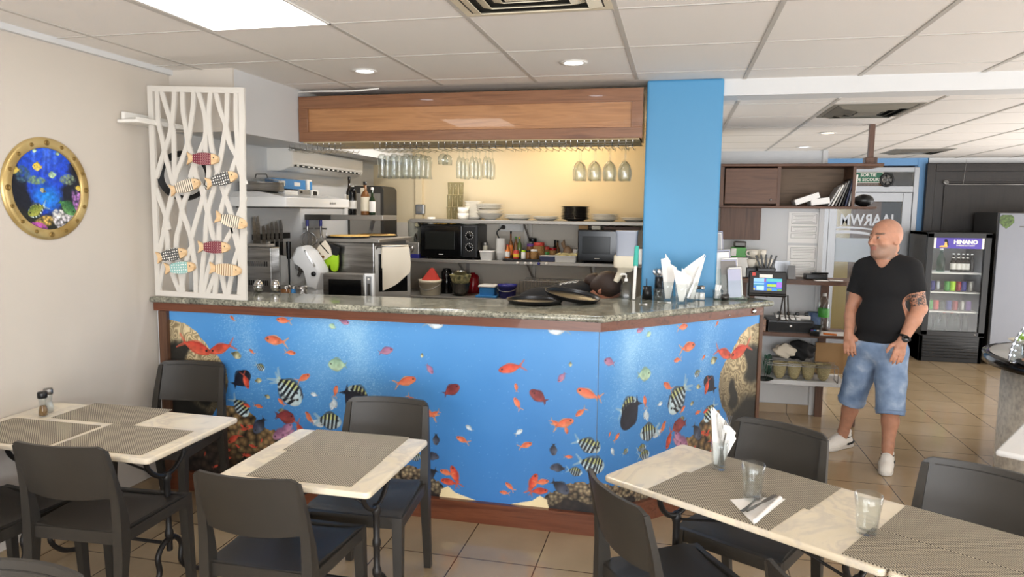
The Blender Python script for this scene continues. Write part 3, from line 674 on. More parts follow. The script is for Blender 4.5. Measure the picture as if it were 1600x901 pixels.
fill([None, lambda l_, g_, p_: stemware('wine_glass', .034, .085, WINE, l_, g_, p_)], 907, .099, 4, [2, 2, 2, 2], 'clear wine glass hanging near the blue pillar, %s column, %s', 'wine glasses hanging under the canopy')
# ================================================================== chairs
def make_chair(label, loc, rz):
    t = T('dining_chair', label, 'chair', loc, rz, 'dark resin dining chairs')
    p = 'dark_plastic'
    def seat(u, v):
        x = (u-.5)*2; y = (v-.5)*2; w_ = .205+.012*y
        return (x*w_, y*.205+.0, .452+.010*(abs(x)**3)-.010*(1-x*x)*(1-y*y)-.012*max(0, y-.7)/.3)
    MB().grid(seat, 14, 14, thick=lambda u, v: (0, 0, -.03-.012*(max(abs(u-.5), abs(v-.5)) > .46))).build('seat', p, t)
    b = MB()
    for sx in (-1, 1): b.tbox((sx*.2, -.2, .428), (sx*.212, .19, .428), (.045, .022), (.045, .022), up=(1, 0, 0))
    b.tbox((-.2, .197, .426), (.2, .197, .426), (.022, .05), (.022, .05), up=(0, 0, 1)); b.tbox((-.2, -.2, .426), (.2, -.2, .426), (.022, .05), (.022, .05), up=(0, 0, 1))
    b.build('seat_rim', p, t)
    for sx in (-1, 1):
        MB().tbox((sx*.2, .193, .45), (sx*.207, .212, 0), (.044, .04), (.03, .03)).build('leg', p, t)
        # rear leg runs up into the back upright
        c = [(sx*.2, -.262, 0), (sx*.202, -.222, .25), (sx*.203, -.205, .45), (sx*.2, -.222, .62), (sx*.19, -.262, .80)]
        c = bez(c, 5); rings = []
        for i, q in enumerate(c):
            k = i/(len(c)-1); wx = .016+.006*math.sin(k*PI)-.004*k; wy = .016+.012*math.exp(-((k-.5)/.2)**2)-.006*k
            rings.append([(q.x+a*wx, q.y+b_*wy, q.z) for a, b_ in ((-1, -1), (1, -1), (1, 1), (-1, 1))])
        MB().loft(rings, smooth=False).build('leg', p, t)
    def back(u, v):
        x = (u-.5)*2; z = .592+v*(.228+.002*(1-x*x)); z += .012*(x*x)*(1-v)
        r = min(1, max(0, (v-.9)/.1))*max(0, abs(x)-.93)/.07
        lean = -.200-.072*((z-.5)/.3)
        return (x*(.204-.008*v), lean-.040*(1-x*x)+.002, z-.012*r)
    MB().grid(back, 18, 10, thick=lambda u, v: (0, .014, 0)).build('backrest', p, t)
    r = [Vector(back(.09+.82*i/16, .90))+Vector((0, .015, 0)) for i in range(17)]
    MB().tube(r, .0018, 6).build('ridge_line', 'dark_plastic_fine', t)
    return t
def vec_chair(x, y, rdeg, label):
    """x,y: middle of the back's top edge"""
    a = math.radians(rdeg); o = Vector((0, -.262, 0)); o.rotate(Matrix.Rotation(a, 3, 'Z'))
    loc = (x-o.x, y-o.y, 0)
    global chair0
    if chair0 is None: chair0 = make_chair(label, loc, a); return chair0
    return dup(chair0, loc, a, label)
chair0 = None
vec_chair(-1.407, 2.085, 0, 'dark chair on the near side of the small square table in front of the mural')
vec_chair(-1.321, 3.105, 184, 'dark chair between the small square table and the fish mural, facing the viewer')
vec_chair(-2.277, 2.185, 3, 'dark chair tucked under the near side of the wall table, at its free end')
vec_chair(-2.75, 3.575, 187, 'dark chair standing against the left end of the mural behind the wall table')
vec_chair(-2.76, 2.06, -3, 'dark chair on the near side of the wall table, cut by the left frame')
vec_chair(-.165, 2.295, -58, 'dark chair at the near left corner of the rotated marble table with glasses')
vec_chair(.462, 3.153, 149.6, 'dark chair behind the marble table with the napkin glass, near the standing man')
vec_chair(1.11, 2.785, 149.8, 'dark chair at the right edge behind the second rotated table')
vec_chair(.377, 1.752, -57, 'dark chair at the bottom edge before the marble table, only a back corner showing')
vec_chair(-1.57, 1.36, 181, 'dark chair at the bottom left corner, only the top rim of its back showing')

# ================================================================== bistro tables
ZT = .735
def bistro(label, cx, cy, rz, lx, ly, fx):
    t = T('bistro_table', label, 'table', (cx, cy, 0), rz, None)
    bm = bmesh.new(); vs = [bm.verts.new((x, y, ZT-.024)) for x, y in rrect(lx, ly, .022)]; f = bm.faces.new(vs)
    r_ = bmesh.ops.extrude_face_region(bm, geom=[f]); bmesh.ops.translate(bm, verts=[v for v in r_['geom'] if isinstance(v, bmesh.types.BMVert)], vec=(0, 0, .024))
    bmesh.ops.bevel(bm, geom=[e for e in bm.edges if abs(e.verts[0].co.z-e.verts[1].co.z) < 1e-5], offset=.008, segments=3, profile=.5, affect='EDGES')
    bmesh.ops.recalc_face_normals(bm, faces=bm.faces[:])
    me = bpy.data.meshes.new('tabletop'); bm.to_mesh(me); bm.free(); o = bpy.data.objects.new('tabletop', me); COL.objects.link(o); o.parent = t; me.materials.append(MATS['marble'])
    zt = ZT-.026
    for s in (-1, 1):
        x = s*fx; b = MB()
        b.tube(bez([(x, -.13, zt), (x, -.115, .62), (x, -.06, .565), (x, 0, .55), (x, .06, .565), (x, .115, .62), (x, .13, zt)], 6), .011, 8)
        b.tbox((x, -.2, zt-.004), (x, .2, zt-.004), (.03, .012), (.03, .012), up=(0, 0, 1))
        b.lathe([(.012, .56), (.018, .55), (.02, .53), (.014, .515), (.013, .42), (.017, .41), (.017, .39), (.013, .38), (.013, .30), (.018, .29), (.019, .27), (.013, .255), (.013, .2)], (x, 0, 0), 12)
        b.build('end_frame', 'cast_iron', t)
        for q in (-1, 1):
            MB().tube(bez([(x, 0, .245), (x, q*.03, .25), (x, q*.075, .2), (x, q*.07, .12), (x, q*.13, .05), (x, q*.2, .018), (x, q*.235, .016)], 6), [.012]*31+[.013]*5+[.016], 8).ell((x, q*.235, .012), (.02, .024, .012), 10, 6).build('leg', 'cast_iron', t)
    for q in (-1, 1): MB().tube([(q*fx, 0, .53), (-q*fx*.15, 0, .64), (-q*fx*.4, 0, zt-.004)], .0055, 6).build('brace', 'cast_iron', t)
    MB().tube([(-fx, 0, .23), (fx, 0, .23)], .008, 8).build('stretcher', 'cast_iron', t)
    return t
def mat_(cx, cy, rz, lx, ly, label, z=ZT):
    o = MB().grid(lambda u, v: ((u-.5)*lx, (v-.5)*ly, .0030), 2, 2, smooth=False, thick=lambda u, v: (0, 0, -.0024)).build('placemat', 'woven'); o.location = (cx, cy, z); o.rotation_euler = (0, 0, rz)
    return tag(o, label, 'placemat', 'woven placemats')
# wall table
bistro('long marble table pushed against the left wall', -2.518, 2.612, 0, 1.05, .60, .36)
mat_(-2.60, 2.805, 0, .45, .26, 'woven placemat on the far side of the wall table beside the bare marble patch')
mat_(-2.265, 2.508, 0, .42, .32, 'woven placemat at the free front corner of the wall table')
mat_(-2.745, 2.478, 0, .48, .30, 'woven placemat on the wall table nearest the wall, below the salt and pepper')
# small square table
A2 = math.radians(-2.2)
bistro('small square marble table in front of the mural with two placemats', -1.325, 2.525, 0, .62, .615, .2)
mat_(-1.325, 2.69, 0, .44, .285, 'woven placemat on the far half of the small square table')
mat_(-1.312, 2.40, 0, .42, .285, 'woven placemat on the near half of the small square table')
# rotated pair of tables
P0 = Vector((-.239, 2.604, 0)); P1 = Vector((.050, 3.062, 0)); AL = math.radians(-32.4)
dl = Vector((math.cos(AL), math.sin(AL), 0)); dw = Vector((-dl.y, dl.x, 0)); WT = .548
def t3(s, w_): return P0+dl*s+dw*w_
c = t3(.495, WT/2); bistro('rotated marble table holding the napkin glass and an upright tumbler', c.x, c.y, AL, .99, WT, .34)
c = t3(.995+.495, WT/2); bistro('second rotated marble table at the right edge of the view with a tumbler on it', c.x, c.y, AL, .99, WT, .34)
def mat3(s, w_, lx, ly, label): c = t3(s, w_); mat_(c.x, c.y, AL, lx, ly, label)
mat3(.445, .395, .455, .275, 'woven placemat under the napkin glass and tumbler on the rotated table, far side')
mat3(.425, .133, .455, .25, 'woven placemat under the folded napkin on the rotated table, near side')
mat3(1.115, .405, .455, .27, 'woven placemat on the far side of the second rotated table')
mat3(1.1, .142, .46, .25, 'woven placemat under the lone tumbler on the near side of the second rotated table')
# white table at the right edge
q = at(1555, 703, z=.74); wt = T('white_table', 'white square table at the right edge with lamp reflections', 'table', (q.x+.62, q.y+.30, 0), math.radians(40))
qa, qb = at(1555, 703, z=.74), at(1600, 714, z=.74); qc = at(1597, 662, z=.74)
e1 = (qc-qa).normalized(); e1.z = 0; e2 = Vector((e1.y, -e1.x, 0)); cc = qa+e1*.34+e2*.34; wt.location = (cc.x, cc.y, 0); wt.rotation_euler = (0, 0, math.atan2(e1.y, e1.x))
MB().box((0, 0, .728), (.68, .68, .026), .01).build('tabletop', 'white_enamel', wt)
MB().lathe([(.2, 0), (.2, .012), (.04, .03), (.028, .06), (.028, .71), (.1, .714)], seg=20).build('pedestal', 'cast_iron', wt)
mm = MB().box((0, 0, .0015), (.42, .3, .003)).build('placemat', 'woven'); mm.location = (cc.x+e2.x*.02+e1.x*.08, cc.y+e2.y*.02+e1.y*.08, .741); mm.rotation_euler = wt.rotation_euler
tag(mm, 'woven placemat on the white table at the right edge', 'placemat', 'woven placemats')

# ================================================================== on the tables
def tumbler(label, loc, h=.125, r0=.03, r1=.04, mk='glass', group='faceted tumblers'):
    t = T('tumbler', label, 'glass', loc, 0, group)
    def ring(r, z, f, n=72): return [(r*(1-f*.018*(1-math.cos(8*2*PI*k/n)))*math.cos(2*PI*k/n), r*(1-f*.018*(1-math.cos(8*2*PI*k/n)))*math.sin(2*PI*k/n), z) for k in range(n)]
    out = [ring(.001, 0, 0), ring(r0*.93, 0, 1), ring(r0, .005, 1), ring(r0+(r1-r0)*.35, h*.38, 1), ring(r0+(r1-r0)*.55, h*.6, .9), ring(r0+(r1-r0)*.66, h*.68, 0), ring(r1, h-.001, 0)]
    inn = [ring(r1-.0012, h, 0), ring(r1-.0024, h-.001, 0), ring(r0+(r1-r0)*.5-.0028, h*.55, 0), ring(r0-.003, .016, 0), ring(.001, .013, 0)]
    MB().loft(out+inn, cap=False).build('body', mk, t); return t
def knife(parent_label, M, label, cat='knife'):
    b = MB(M); n = 14
    prof = [(-.105, .007), (-.07, .009), (-.02, .006), (0, .0045), (.01, .008), (.06, .0105), (.09, .009), (.104, .001)]
    b.prism([(w_, y) for y, w_ in prof]+[(-w_*.55, y) for y, w_ in prof[::-1]], -.0012, .0012)
    o = b.build('table_knife', 'cutlery'); return tag(o, label, cat)
def fork(M, label):
    b = MB(M)
    def sec(y, w_, z): return [(-w_, y, z-.0009), (w_, y, z-.0009), (w_, y, z+.0009), (-w_, y, z+.0009)]
    b.loft([sec(-.1, .007, .002), sec(-.06, .0055, 0), (sec(0, .003, .002)), sec(.03, .003, .004), sec(.042, .011, .001), sec(.058, .0125, -.001)], smooth=False)
    for k in range(4): x = (k-1.5)*.0066; b.tbox((x, .057, -.001), (x*1.02, .1, .006), (.0036, .0018), (.0022, .0016), up=(1, 0, 0))
    o = b.build('table_fork', 'cutlery'); return tag(o, label, 'fork')
# napkin glass
g = at(1123, 732, z=ZT+.003); ZM = ZT+.0032
tumbler('tumbler holding the upright folded napkin with knife and fork on the rotated table', (g.x, g.y, ZM), .112, .027, .034)
def face(M0): return Matrix(((cr.x, -cr.y, 0, 0), (cr.y, cr.x, 0, 0), (0, 0, 1, 0), (0, 0, 0, 1)))
VR = math.atan2(cr.y, cr.x)
nb = MB(TR(g.x, g.y, ZM+.018)@RZ(VR))
def nap(pts, y, th=.0025, bow=.01): nb.grid(lambda u, v: ((pts[0][0]*(1-u)+pts[1][0]*u)*(1-v)+(pts[3][0]*(1-u)+pts[2][0]*u)*v, y+bow*math.sin(u*PI)*(1-.4*v), (pts[0][1]*(1-u)+pts[1][1]*u)*(1-v)+(pts[3][1]*(1-u)+pts[2][1]*u)*v), 8, 10, thick=lambda u, v: (0, th, 0))
nap([(-.018, 0), (.016, 0), (.062, .125), (-.030, .225)], .004); nap([(-.020, 0), (.01, 0), (.012, .14), (-.042, .228)], -.003, .002, .004); nap([(-.006, 0), (.018, 0), (.066, .10), (.012, .18)], .010)
tag(nb.build('folded_napkin', 'napkin'), 'white napkin folded to a point standing in the tumbler with knife and fork', 'napkin')
knife('', TR(g.x, g.y, ZM+.018)@RZ(VR)@TR(-.004, -.014, .105)@RX(PI/2-.03)@RZ(.10), 'knife standing in the napkin glass, left of the fork')
fork(TR(g.x, g.y, ZM+.018)@RZ(VR)@TR(.012, -.012, .100)@RX(PI/2-.03)@RZ(-.16), 'fork standing tines up in the napkin glass')
# napkin lying with cutlery, tumbler on it
g2 = at(1175, 780, z=ZM); tumbler('empty tumbler standing beside the flat folded napkin', (g2.x, g2.y, ZM), .128, .031, .04)
g3 = at(1186, 800, z=ZM)
na, nb_, nc = at(1141, 781, z=ZM), at(1227, 780, z=ZM), at(1178, 819, z=ZM)
b = MB()
tri = [(p.x, p.y) for p in (na, at(1190, 778, z=ZM), nb_, nc)]; b.prism(tri, ZM+.0002, ZM+.003)
p_, r2 = at(1219, 781, z=ZM), at(1180, 817, z=ZM); b.tube([p_+Vector((0, 0, .008)), r2+Vector((0, 0, .008))], .0075, 10)
tag(b.build('folded_napkin', 'napkin'), 'white napkin folded flat under a knife and fork on the rotated table', 'napkin')
d1, d2 = at(1166, 806, z=ZM), at(1212, 780, z=ZM); an = math.atan2(d2.y-d1.y, d2.x-d1.x)-PI/2; mid = (d1+d2)/2
knife('', TR(mid.x, mid.y, ZM+.0185)@RZ(an), 'knife lying on the flat folded napkin')
d1, d2 = at(1157, 804, z=ZM), at(1194, 772, z=ZM); an = math.atan2(d2.y-d1.y, d2.x-d1.x)-PI/2; mid = d1*.5+d2*.5
fork(TR(mid.x, mid.y, ZM+.006)@RZ(an), 'fork lying on the flat folded napkin next to the tumbler')
g4 = at(1354, 832, z=ZM); tumbler('empty tumbler on the second rotated table at the placemat corner', (g4.x, g4.y, ZM), .125, .031, .041)
# salt and pepper at the wall
def grinder(px, py, label, fill_, cap_):
    g = at(px, py, z=ZT); t = T('spice_shaker', label, 'shaker', (g.x, g.y, ZT+.0005), 0)
    pr = [(.018, 0), (.021, .003), (.021, .03), (.014, .055), (.018, .085), (.019, .09)]
    MB().lathe([(.001, 0)]+pr+[(.017, .09), (.0165, .085), (.0125, .055), (.019, .03), (.019, .006), (.001, .005)], seg=20, cap=False).build('jar', 'glass', t)
    MB().lathe([(.001, .006), (.018, .006), (.018, .03), (.0125, .05), (.001, .05)], seg=16, cap=False).build('filling', fill_, t)
    MB().lathe([(.02, .088), (.021, .09), (.021, .112), (.018, .118), (.001, .118)], seg=20, cap=False).build('cap', cap_, t)
grinder(68, 650, 'pepper mill with black cap on the wall table', 'spice', 'black_plastic')
grinder(77, 644, 'salt shaker standing behind the black capped pepper mill', 'label_white', 'steel')

# ================================================================== white lattice screen with wooden fish
YS = 3.565
scr = T('lattice_screen', 'white cut-out lattice screen standing at the left end of the bar counter', 'screen', (-2.72, YS, 1.17))
def sp(px, py): p = at(px, py, y=YS); return (p.x+2.72, p.z-1.17)
def c4(x, y): return sp(200+x/4.505, 100+y/4.505)
def c5(x, y): return sp(200+x/4.505, 290+y/4.505)
fr = MB(RX(PI/2))
def band(pts, w_, mb, d=.006, n=5):
    P_ = bez([(x, y, 0) for x, y in pts], n) if len(pts) > 2 else [Vector((x, y, 0)) for x, y in pts]
    L_, R_ = [], []
    for i, p in enumerate(P_):
        t_ = (P_[min(i+1, len(P_)-1)]-P_[max(i-1, 0)]).normalized(); nn = Vector((-t_.y, t_.x, 0))*w_/2
        L_.append(p+nn); R_.append(p-nn)
    rings = [[(l_.x, l_.y, -d), (r_.x, r_.y, -d), (r_.x, r_.y, d), (l_.x, l_.y, d)] for l_, r_ in zip(L_, R_)]
    mb.loft(rings, smooth=False)
TL, TRr, BL, BR = sp(231, 134), sp(382, 137), sp(244.5, 461), sp(386, 469)
fr = MB(RX(PI/2))
fr.prism([TL, TRr, (TRr[0], TRr[1]-.032), (TL[0], TL[1]-.032)], -.008, .008); fr.prism([BL, BR, (BR[0], BR[1]+.03), (BL[0], BL[1]+.03)], -.008, .008)
fr.prism([TL, (TL[0]+.034, TL[1]), (BL[0]+.034, BL[1]), BL], -.0074, .0074); fr.prism([(TRr[0]-.034, TRr[1]), TRr, BR, (BR[0]-.034, BR[1])], -.0074, .0074)
mat('screen_white', (202, 198, 190), .5); fr.build('frame', 'screen_white', scr)
lat = MB(RX(PI/2)); H4 = lambda l_: [c4(*q) for q in l_]; H5 = lambda l_: [c5(*q) for q in l_]
for pts in (
    H4([(205, 180), (215, 400), (240, 520), (262, 640), (290, 740), (315, 830)])+H5([(360, 100), (390, 200), (440, 350), (455, 450), (475, 600), (480, 765)]),
    H4([(235, 180), (270, 300), (300, 400), (320, 480), (325, 600), (328, 720), (330, 840)])+H5([(300, 100), (275, 220), (268, 300), (280, 400), (283, 520), (325, 650), (372, 765)]),
    H4([(330, 180), (325, 300), (310, 420), (290, 520), (255, 620), (225, 720), (200, 800)]),
    H4([(385, 180), (390, 330), (410, 450), (425, 560), (450, 640), (470, 720), (490, 820)])+H5([(512, 0), (540, 100), (565, 200), (590, 320), (615, 400), (640, 500), (660, 620), (690, 765)]),
    H4([(465, 180), (460, 300), (440, 450), (420, 560), (380, 680), (335, 800)])+H5([(300, 130), (270, 220), (252, 330), (228, 450), (212, 560)]),
    H4([(492, 180), (530, 300), (548, 400), (545, 520), (510, 610), (480, 700), (450, 790)])+H5([(420, 50), (385, 150), (370, 260), (345, 360), (342, 480), (372, 620), (388, 765)]),
    H4([(585, 180), (570, 350), (575, 450), (590, 580), (620, 700), (640, 800)])+H5([(660, 0), (690, 90), (720, 180), (755, 310), (785, 430), (795, 600), (785, 765)]),
    H4([(615, 180), (650, 320), (690, 430), (720, 560), (765, 650), (790, 750), (830, 850)]),
    H4([(700, 180), (695, 400), (680, 500), (660, 620), (635, 740), (610, 860)])+H5([(600, 40), (570, 150), (552, 260), (545, 400), (528, 560), (515, 765)]),
    H4([(762, 180), (762, 400), (772, 560), (765, 650), (735, 740), (705, 870)])+H5([(685, 70), (655, 180), (642, 300), (640, 420), (632, 560), (600, 660), (560, 765)]),
    H4([(800, 180), (812, 400), (800, 560), (775, 660), (800, 780), (828, 850)]),
    H5([(828, 80), (790, 180), (740, 300), (690, 390), (650, 470)]), H5([(735, 290), (770, 420), (795, 540), (820, 640)]), H5([(832, 320), (785, 430), (745, 560), (705, 765)]),
    H5([(200, 20), (222, 90), (262, 200), (290, 310)]), H5([(262, 530), (235, 640), (212, 750)]), H5([(450, 430), (420, 500), (395, 620), (372, 765)]), H5([(655, 480), (630, 620), (612, 765)]), H5([(600, 480), (560, 620), (530, 765)]),
    H4([(548, 520), (550, 640), (570, 740), (560, 860)])+H5([(545, 20), (520, 120), (480, 250), (450, 360)]),
    H4([(470, 700), (440, 800)]), H4([(720, 560), (700, 500), (690, 430)])):
    band(pts, .0275, lat, .0045+.0001*(len(lat.v) % 23))
lat.build('lattice', 'screen_white', scr)
pk = {}
def fishmat(name, base_, kind, c2, c3=None):
    m = mat(name, base_, .6); nt, N, L, b = nodes(m); tc = N.new('ShaderNodeTexCoord'); sx = N.new('ShaderNodeSeparateXYZ'); L.new(tc.outputs['Object'], sx.inputs[0])
    if kind == 'dots':
        vo = N.new('ShaderNodeTexVoronoi'); vo.inputs['Scale'].default_value = 75; vo.inputs['Randomness'].default_value = .25; L.new(tc.outputs['Object'], vo.inputs['Vector'])
        r = ramp(nt, [(.0, c2), (.26, c2), (.30, base_), (1, base_)]); L.new(vo.outputs['Distance'], r.inputs[0]); L.new(r.outputs[0], b.inputs['Base Color'])
    else:
        ma = N.new('ShaderNodeMath'); ma.operation = 'MULTIPLY'; ma.inputs[1].default_value = 85; L.new(sx.outputs[0], ma.inputs[0]); fr_ = N.new('ShaderNodeMath'); fr_.operation = 'FRACT'; L.new(ma.outputs[0], fr_.inputs[0])
        r = ramp(nt, [(.0, base_), (.66, base_), (.68, c2), (1, c2)] if kind == 'stripe' else [(0, base_), (.4, base_), (.42, c2), (.56, c3), (.72, c2), (.74, base_)]); L.new(fr_.outputs[0], r.inputs[0])
        if kind == 'knit':
            ck = N.new('ShaderNodeTexChecker'); ck.inputs['Scale'].default_value = 160; L.new(tc.outputs['Object'], ck.inputs['Vector']); mx = N.new('ShaderNodeMix'); mx.data_type = 'RGBA'; mx.inputs[7].default_value = lin(base_)+(1,)
            L.new(r.outputs[0], mx.inputs[6]); L.new(ck.outputs['Fac'], mx.inputs[0]); L.new(mx.outputs[2], b.inputs['Base Color'])
        else: L.new(r.outputs[0], b.inputs['Base Color'])
    return m
fm = dict(red=fishmat('fish_red', (112, 40, 54), 'knit', (230, 216, 205), (150, 60, 70)), grey=fishmat('fish_grey', (84, 84, 82), 'dots', (232, 228, 220)), cream=fishmat('fish_cream', (226, 214, 192), 'stripe', (60, 52, 48)),
          teal=fishmat('fish_teal', (140, 182, 176), 'dots', (230, 232, 226)), tan=fishmat('fish_tan', (226, 208, 176), 'stripe', (150, 110, 74)))
def deco_fish(px, py, ang, kind, label, L_=.165, dy=-.006):
    p = at(px, py, y=YS-.022); t = T('wooden_fish', label, 'ornament', p, 0, 'painted wooden fish hung on the lattice screen'); t.rotation_euler = (0, -math.radians(ang), 0); t.scale = (1.14, 1.0, 1.14)
    def outline(x0, x1, n=14):
        h = lambda x: .026*math.sqrt(max(0, 1-((x-.012)/.075)**2))+.004
        xs = [x0+(x1-x0)*i/n for i in range(n+1)]; return [(x, h(x)) for x in xs]+[(x, -h(x)) for x in xs[::-1]]
    R_ = RX(PI/2)
    MB(R_).prism(outline(-.052, .05), -.010, .010).build('body', fm[kind], t)
    MB(R_).prism(outline(.05, .0868), -.010, .010).build('head', 'pale_wood', t)
    MB(R_).prism([(-.052, .011), (-.088, .03), (-.078, 0), (-.088, -.03), (-.052, -.011)], -.007, .007).build('tail', 'pale_wood', t)
    MB(R_@TR(.066, .006, .0105)).lathe([(.003, 0), (.003, .0008), (.0005, .001)], seg=10).build('eye', 'black_plastic', t)
deco_fish(317, 248, -2, 'red', 'red knit-patterned wooden fish at the top of the lattice screen')
deco_fish(346, 280, 14, 'grey', 'grey dotted wooden fish at the upper right of the lattice screen')
deco_fish(289, 291, 14, 'cream', 'cream wooden fish with dark stripes in front of the round pan')
deco_fish(361, 345, -13, 'cream', 'cream striped wooden fish at the right edge of the lattice screen')
deco_fish(334, 386, 0, 'red', 'red knit-patterned wooden fish low on the lattice screen')
deco_fish(268, 398, 11, 'grey', 'grey dotted wooden fish low on the left of the lattice screen')
deco_fish(281, 418, 5, 'teal', 'teal dotted wooden fish at the lower left of the lattice screen')
deco_fish(352, 421, -4, 'tan', 'tan striped wooden fish at the bottom right of the lattice screen')
# small white wall shelf crossing the screen top
t = T('wall_shelf', 'small white wall shelf behind the top of the lattice screen', 'shelf', (-3.04, 3.72, 2.195))
MB().box((.065, 0, 0), (.13, .62, .018), .004).build('board', 'white_plastic', t); MB().box((.012, 0, .03), (.02, .56, .05), .003).build('back_rail', 'white_plastic', t); MB().box((.12, 0, .012), (.012, .6, .016)).build('lip', 'white_plastic', t)
# ================================================================== porthole picture
mat('brass_dark', (138, 112, 62), .35, .7)
RP = .252
por = T('porthole_picture', 'round porthole picture with brass rim showing a reef, on the left wall', 'picture', (-3.05, 2.94, 1.806))
MB(RY(PI/2)).lathe([(.2, .002), (.2, .012), (.206, .016), (.24, .016), (.25, .010), (.252, .002)], seg=72, cap=False).build('rim', 'gold', por)
for k in range(16):
    bb = MB(RX(2*PI*k/16)@TR(0, .225, 0)@RY(PI/2)@SCL(1.6 if k % 4 == 0 else 1.1, 1.6 if k % 4 == 0 else 1.1, 1)).lathe([(.0085, .015), (.0085, .02), (.006, .022), (.004, .0195), (.001, .0195)], seg=14, cap=False).build('bolt', 'brass_dark', por)
n = 210; X, Y = np.meshgrid(np.linspace(-1, 1, n), np.linspace(-1, 1, n)); nz = vnoise(X+3, Y+3, 3, 4, 61)
C2 = np.stack([20+20*(Y+1)*.5+0*X, 56+34*Y, 176+44*Y], -1)
for cx_ in (-.3, .0, .12, .3): C2 = mixc(C2, .45*np.exp(-((X-cx_+.12*(1-Y))/.05)**2)*np.clip(Y, 0, 1), (120, 160, 250))
C2 = mixc(C2, np.clip(np.exp(-((X/.45)**2+((Y+.25)/.3)**2))*(.3+1.2*nz), 0, 1), (40, 140, 236))
dk = np.clip((np.abs(X+.05)-.42-.35*Y-.5*(nz-.5))*6, 0, 1)*(Y < .65); C2 = mixc(C2, dk*.95, (22, 26, 34))
dk = np.clip((-.45-Y+.5*(nz-.5)-.1*np.cos(X*3))*7, 0, 1); C2 = mixc(C2, dk, (34, 36, 34))
wd_, ci = worley(X+3, Y+3, 11, 71)
for cx_, cy_, rx, ry, col in ((-.1, -.8, .3, .16, (206, 170, 90)), (-.35, -.95, .35, .14, (190, 80, 190)), (.4, -.78, .35, .2, (214, 210, 216)), (.88, -.28, .2, .32, (176, 120, 190)), (-.3, .2, .3, .1, (120, 150, 110)), (.6, .24, .25, .12, (130, 150, 120)), (-.65, .3, .2, .2, (60, 90, 110)), (.3, -.6, .2, .1, (220, 220, 215))):
    q = np.clip((1.1-np.hypot((X-cx_)/rx, (Y-cy_)/ry)+(nz-.5))*4, 0, 1)*np.clip(1.25-wd_*1.3, 0, 1); C2 = mixc(C2, q, col)
for k_, a in (('Y', (-.38, .52, -.12, .5)), ('G', (.05, .32, .32, .36)), ('Y', (-.95, .4, -.68, .4)), ('G', (-.35, .86, -.22, .92)), ('Y', (-.2, -.02, -.02, -.08)), ('Y', (.98, .05, .8, .05)), ('G', (.4, .86, .26, .86)), ('S', (-.55, -.62, -.02, -.38))): fish(C2, X, Y, k_, *a, 2/n)
FK['V'] = ((36, 92, 56), (104, 150, 92), .24); fish(C2, X, Y, 'V', .78, -.60, .26, -.24, 2/n); FK['Z'] = ((206, 176, 60), (226, 206, 116), .34); C2 = C2*(.72+.56*vnoise(X+3, Y+3, 16, 3, 77))[..., None]
fish(C2, X, Y, 'Z', -.36, .52, -.08, .5, 2/n); fish(C2, X, Y, 'Z', -.98, .42, -.7, .4, 2/n); fish(C2, X, Y, 'Z', .99, .03, .8, .05, 2/n); FK['Q'] = ((92, 112, 48), (176, 176, 84), .22); fish(C2, X, Y, 'Q', -.56, -.62, -.08, -.40, 2/n)
def disc(a, b_):
    x = a*2-1; y = b_*2-1; x2 = x*np.sqrt(1-y*y/2); y2 = y*np.sqrt(1-x*x/2); return np.stack([0*x+.004, x2*.204, y2*.204], -1)
xx = X*np.sqrt(1-Y*Y/2); yy_ = Y*np.sqrt(1-X*X/2)
ii = np.clip(((yy_+1)/2*(n-1)).astype(int), 0, n-1); jj = np.clip(((xx+1)/2*(n-1)).astype(int), 0, n-1)
printed('print', C2[ii, jj], disc, 'gloss_print', por)
# ================================================================== kitchen behind the bar
S('wall_kitchen_left', MB().box((-3.042, 5.4, 1.27), (.016, 2.86, 2.54)), 'white_paint')
YS1 = 6.42
mat('oven_glass', (30, 31, 29), .12, spec=.25); mat('yellow_pale', (226, 214, 160), .8)
ZS1 = at(800, 344, y=YS1).z; ZS2 = at(800, 407.5, y=YS1).z; ZW = .93
def kx(px, Y, py=400): return at(px, py, y=Y).x
def kz(py, Y, px=800): return at(px, py, y=Y).z
def span(p0, p1, Y, py=400): a, b = kx(p0, Y, py), kx(p1, Y, py); return (a+b)/2, b-a
# fixed worktops
t = T('kitchen_worktop', 'long steel worktop along the kitchen back wall', 'worktop', (-1.58, 6.5, 0))
MB().box((0, 0, ZW-.02), (2.9, .6, .04), .005).build('top', 'steel_dull', t); MB().box((0, 0, .45), (2.8, .5, .86)).build('base', 'steel_dark', t)
ZL = 1.04
t = T('side_worktop', 'steel worktop along the left kitchen wall, below the knives', 'worktop', (-2.72, 4.51, 0))
MB().box((0, 0, ZL-.02), (.62, .9, .04), .005).build('top', 'steel_dull', t); MB().box((0, 0, .5), (.56, .84, .98)).build('base', 'steel_dark', t)
x0, x1 = kx(640, YS1), -.215
def shelf(z, lab, x0, x1, brs):
    t = T('wall_shelf', lab, 'shelf', ((x0+x1)/2, 6.62, z))
    MB().box((0, 0, -.017), (x1-x0, .4, .034), .004).build('board', 'steel_dull', t)
    for px in brs:
        xx = kx(px, 6.6)-(x0+x1)/2
        MB().box((xx, .18, -.12), (.03, .02, .22)).tbox((xx, .17, -.2), (xx, -.13, -.036), (.022, .012), (.022, .012), up=(1, 0, 0)).build('bracket', 'steel_dull', t)
shelf(ZS1, 'upper steel shelf carrying stacked plates under the lamp glow', x0, x1, [660, 822, 960])
shelf(ZS2, 'lower steel shelf carrying the two black microwaves and the jars', x0-.05, x1, [722, 828, 925])
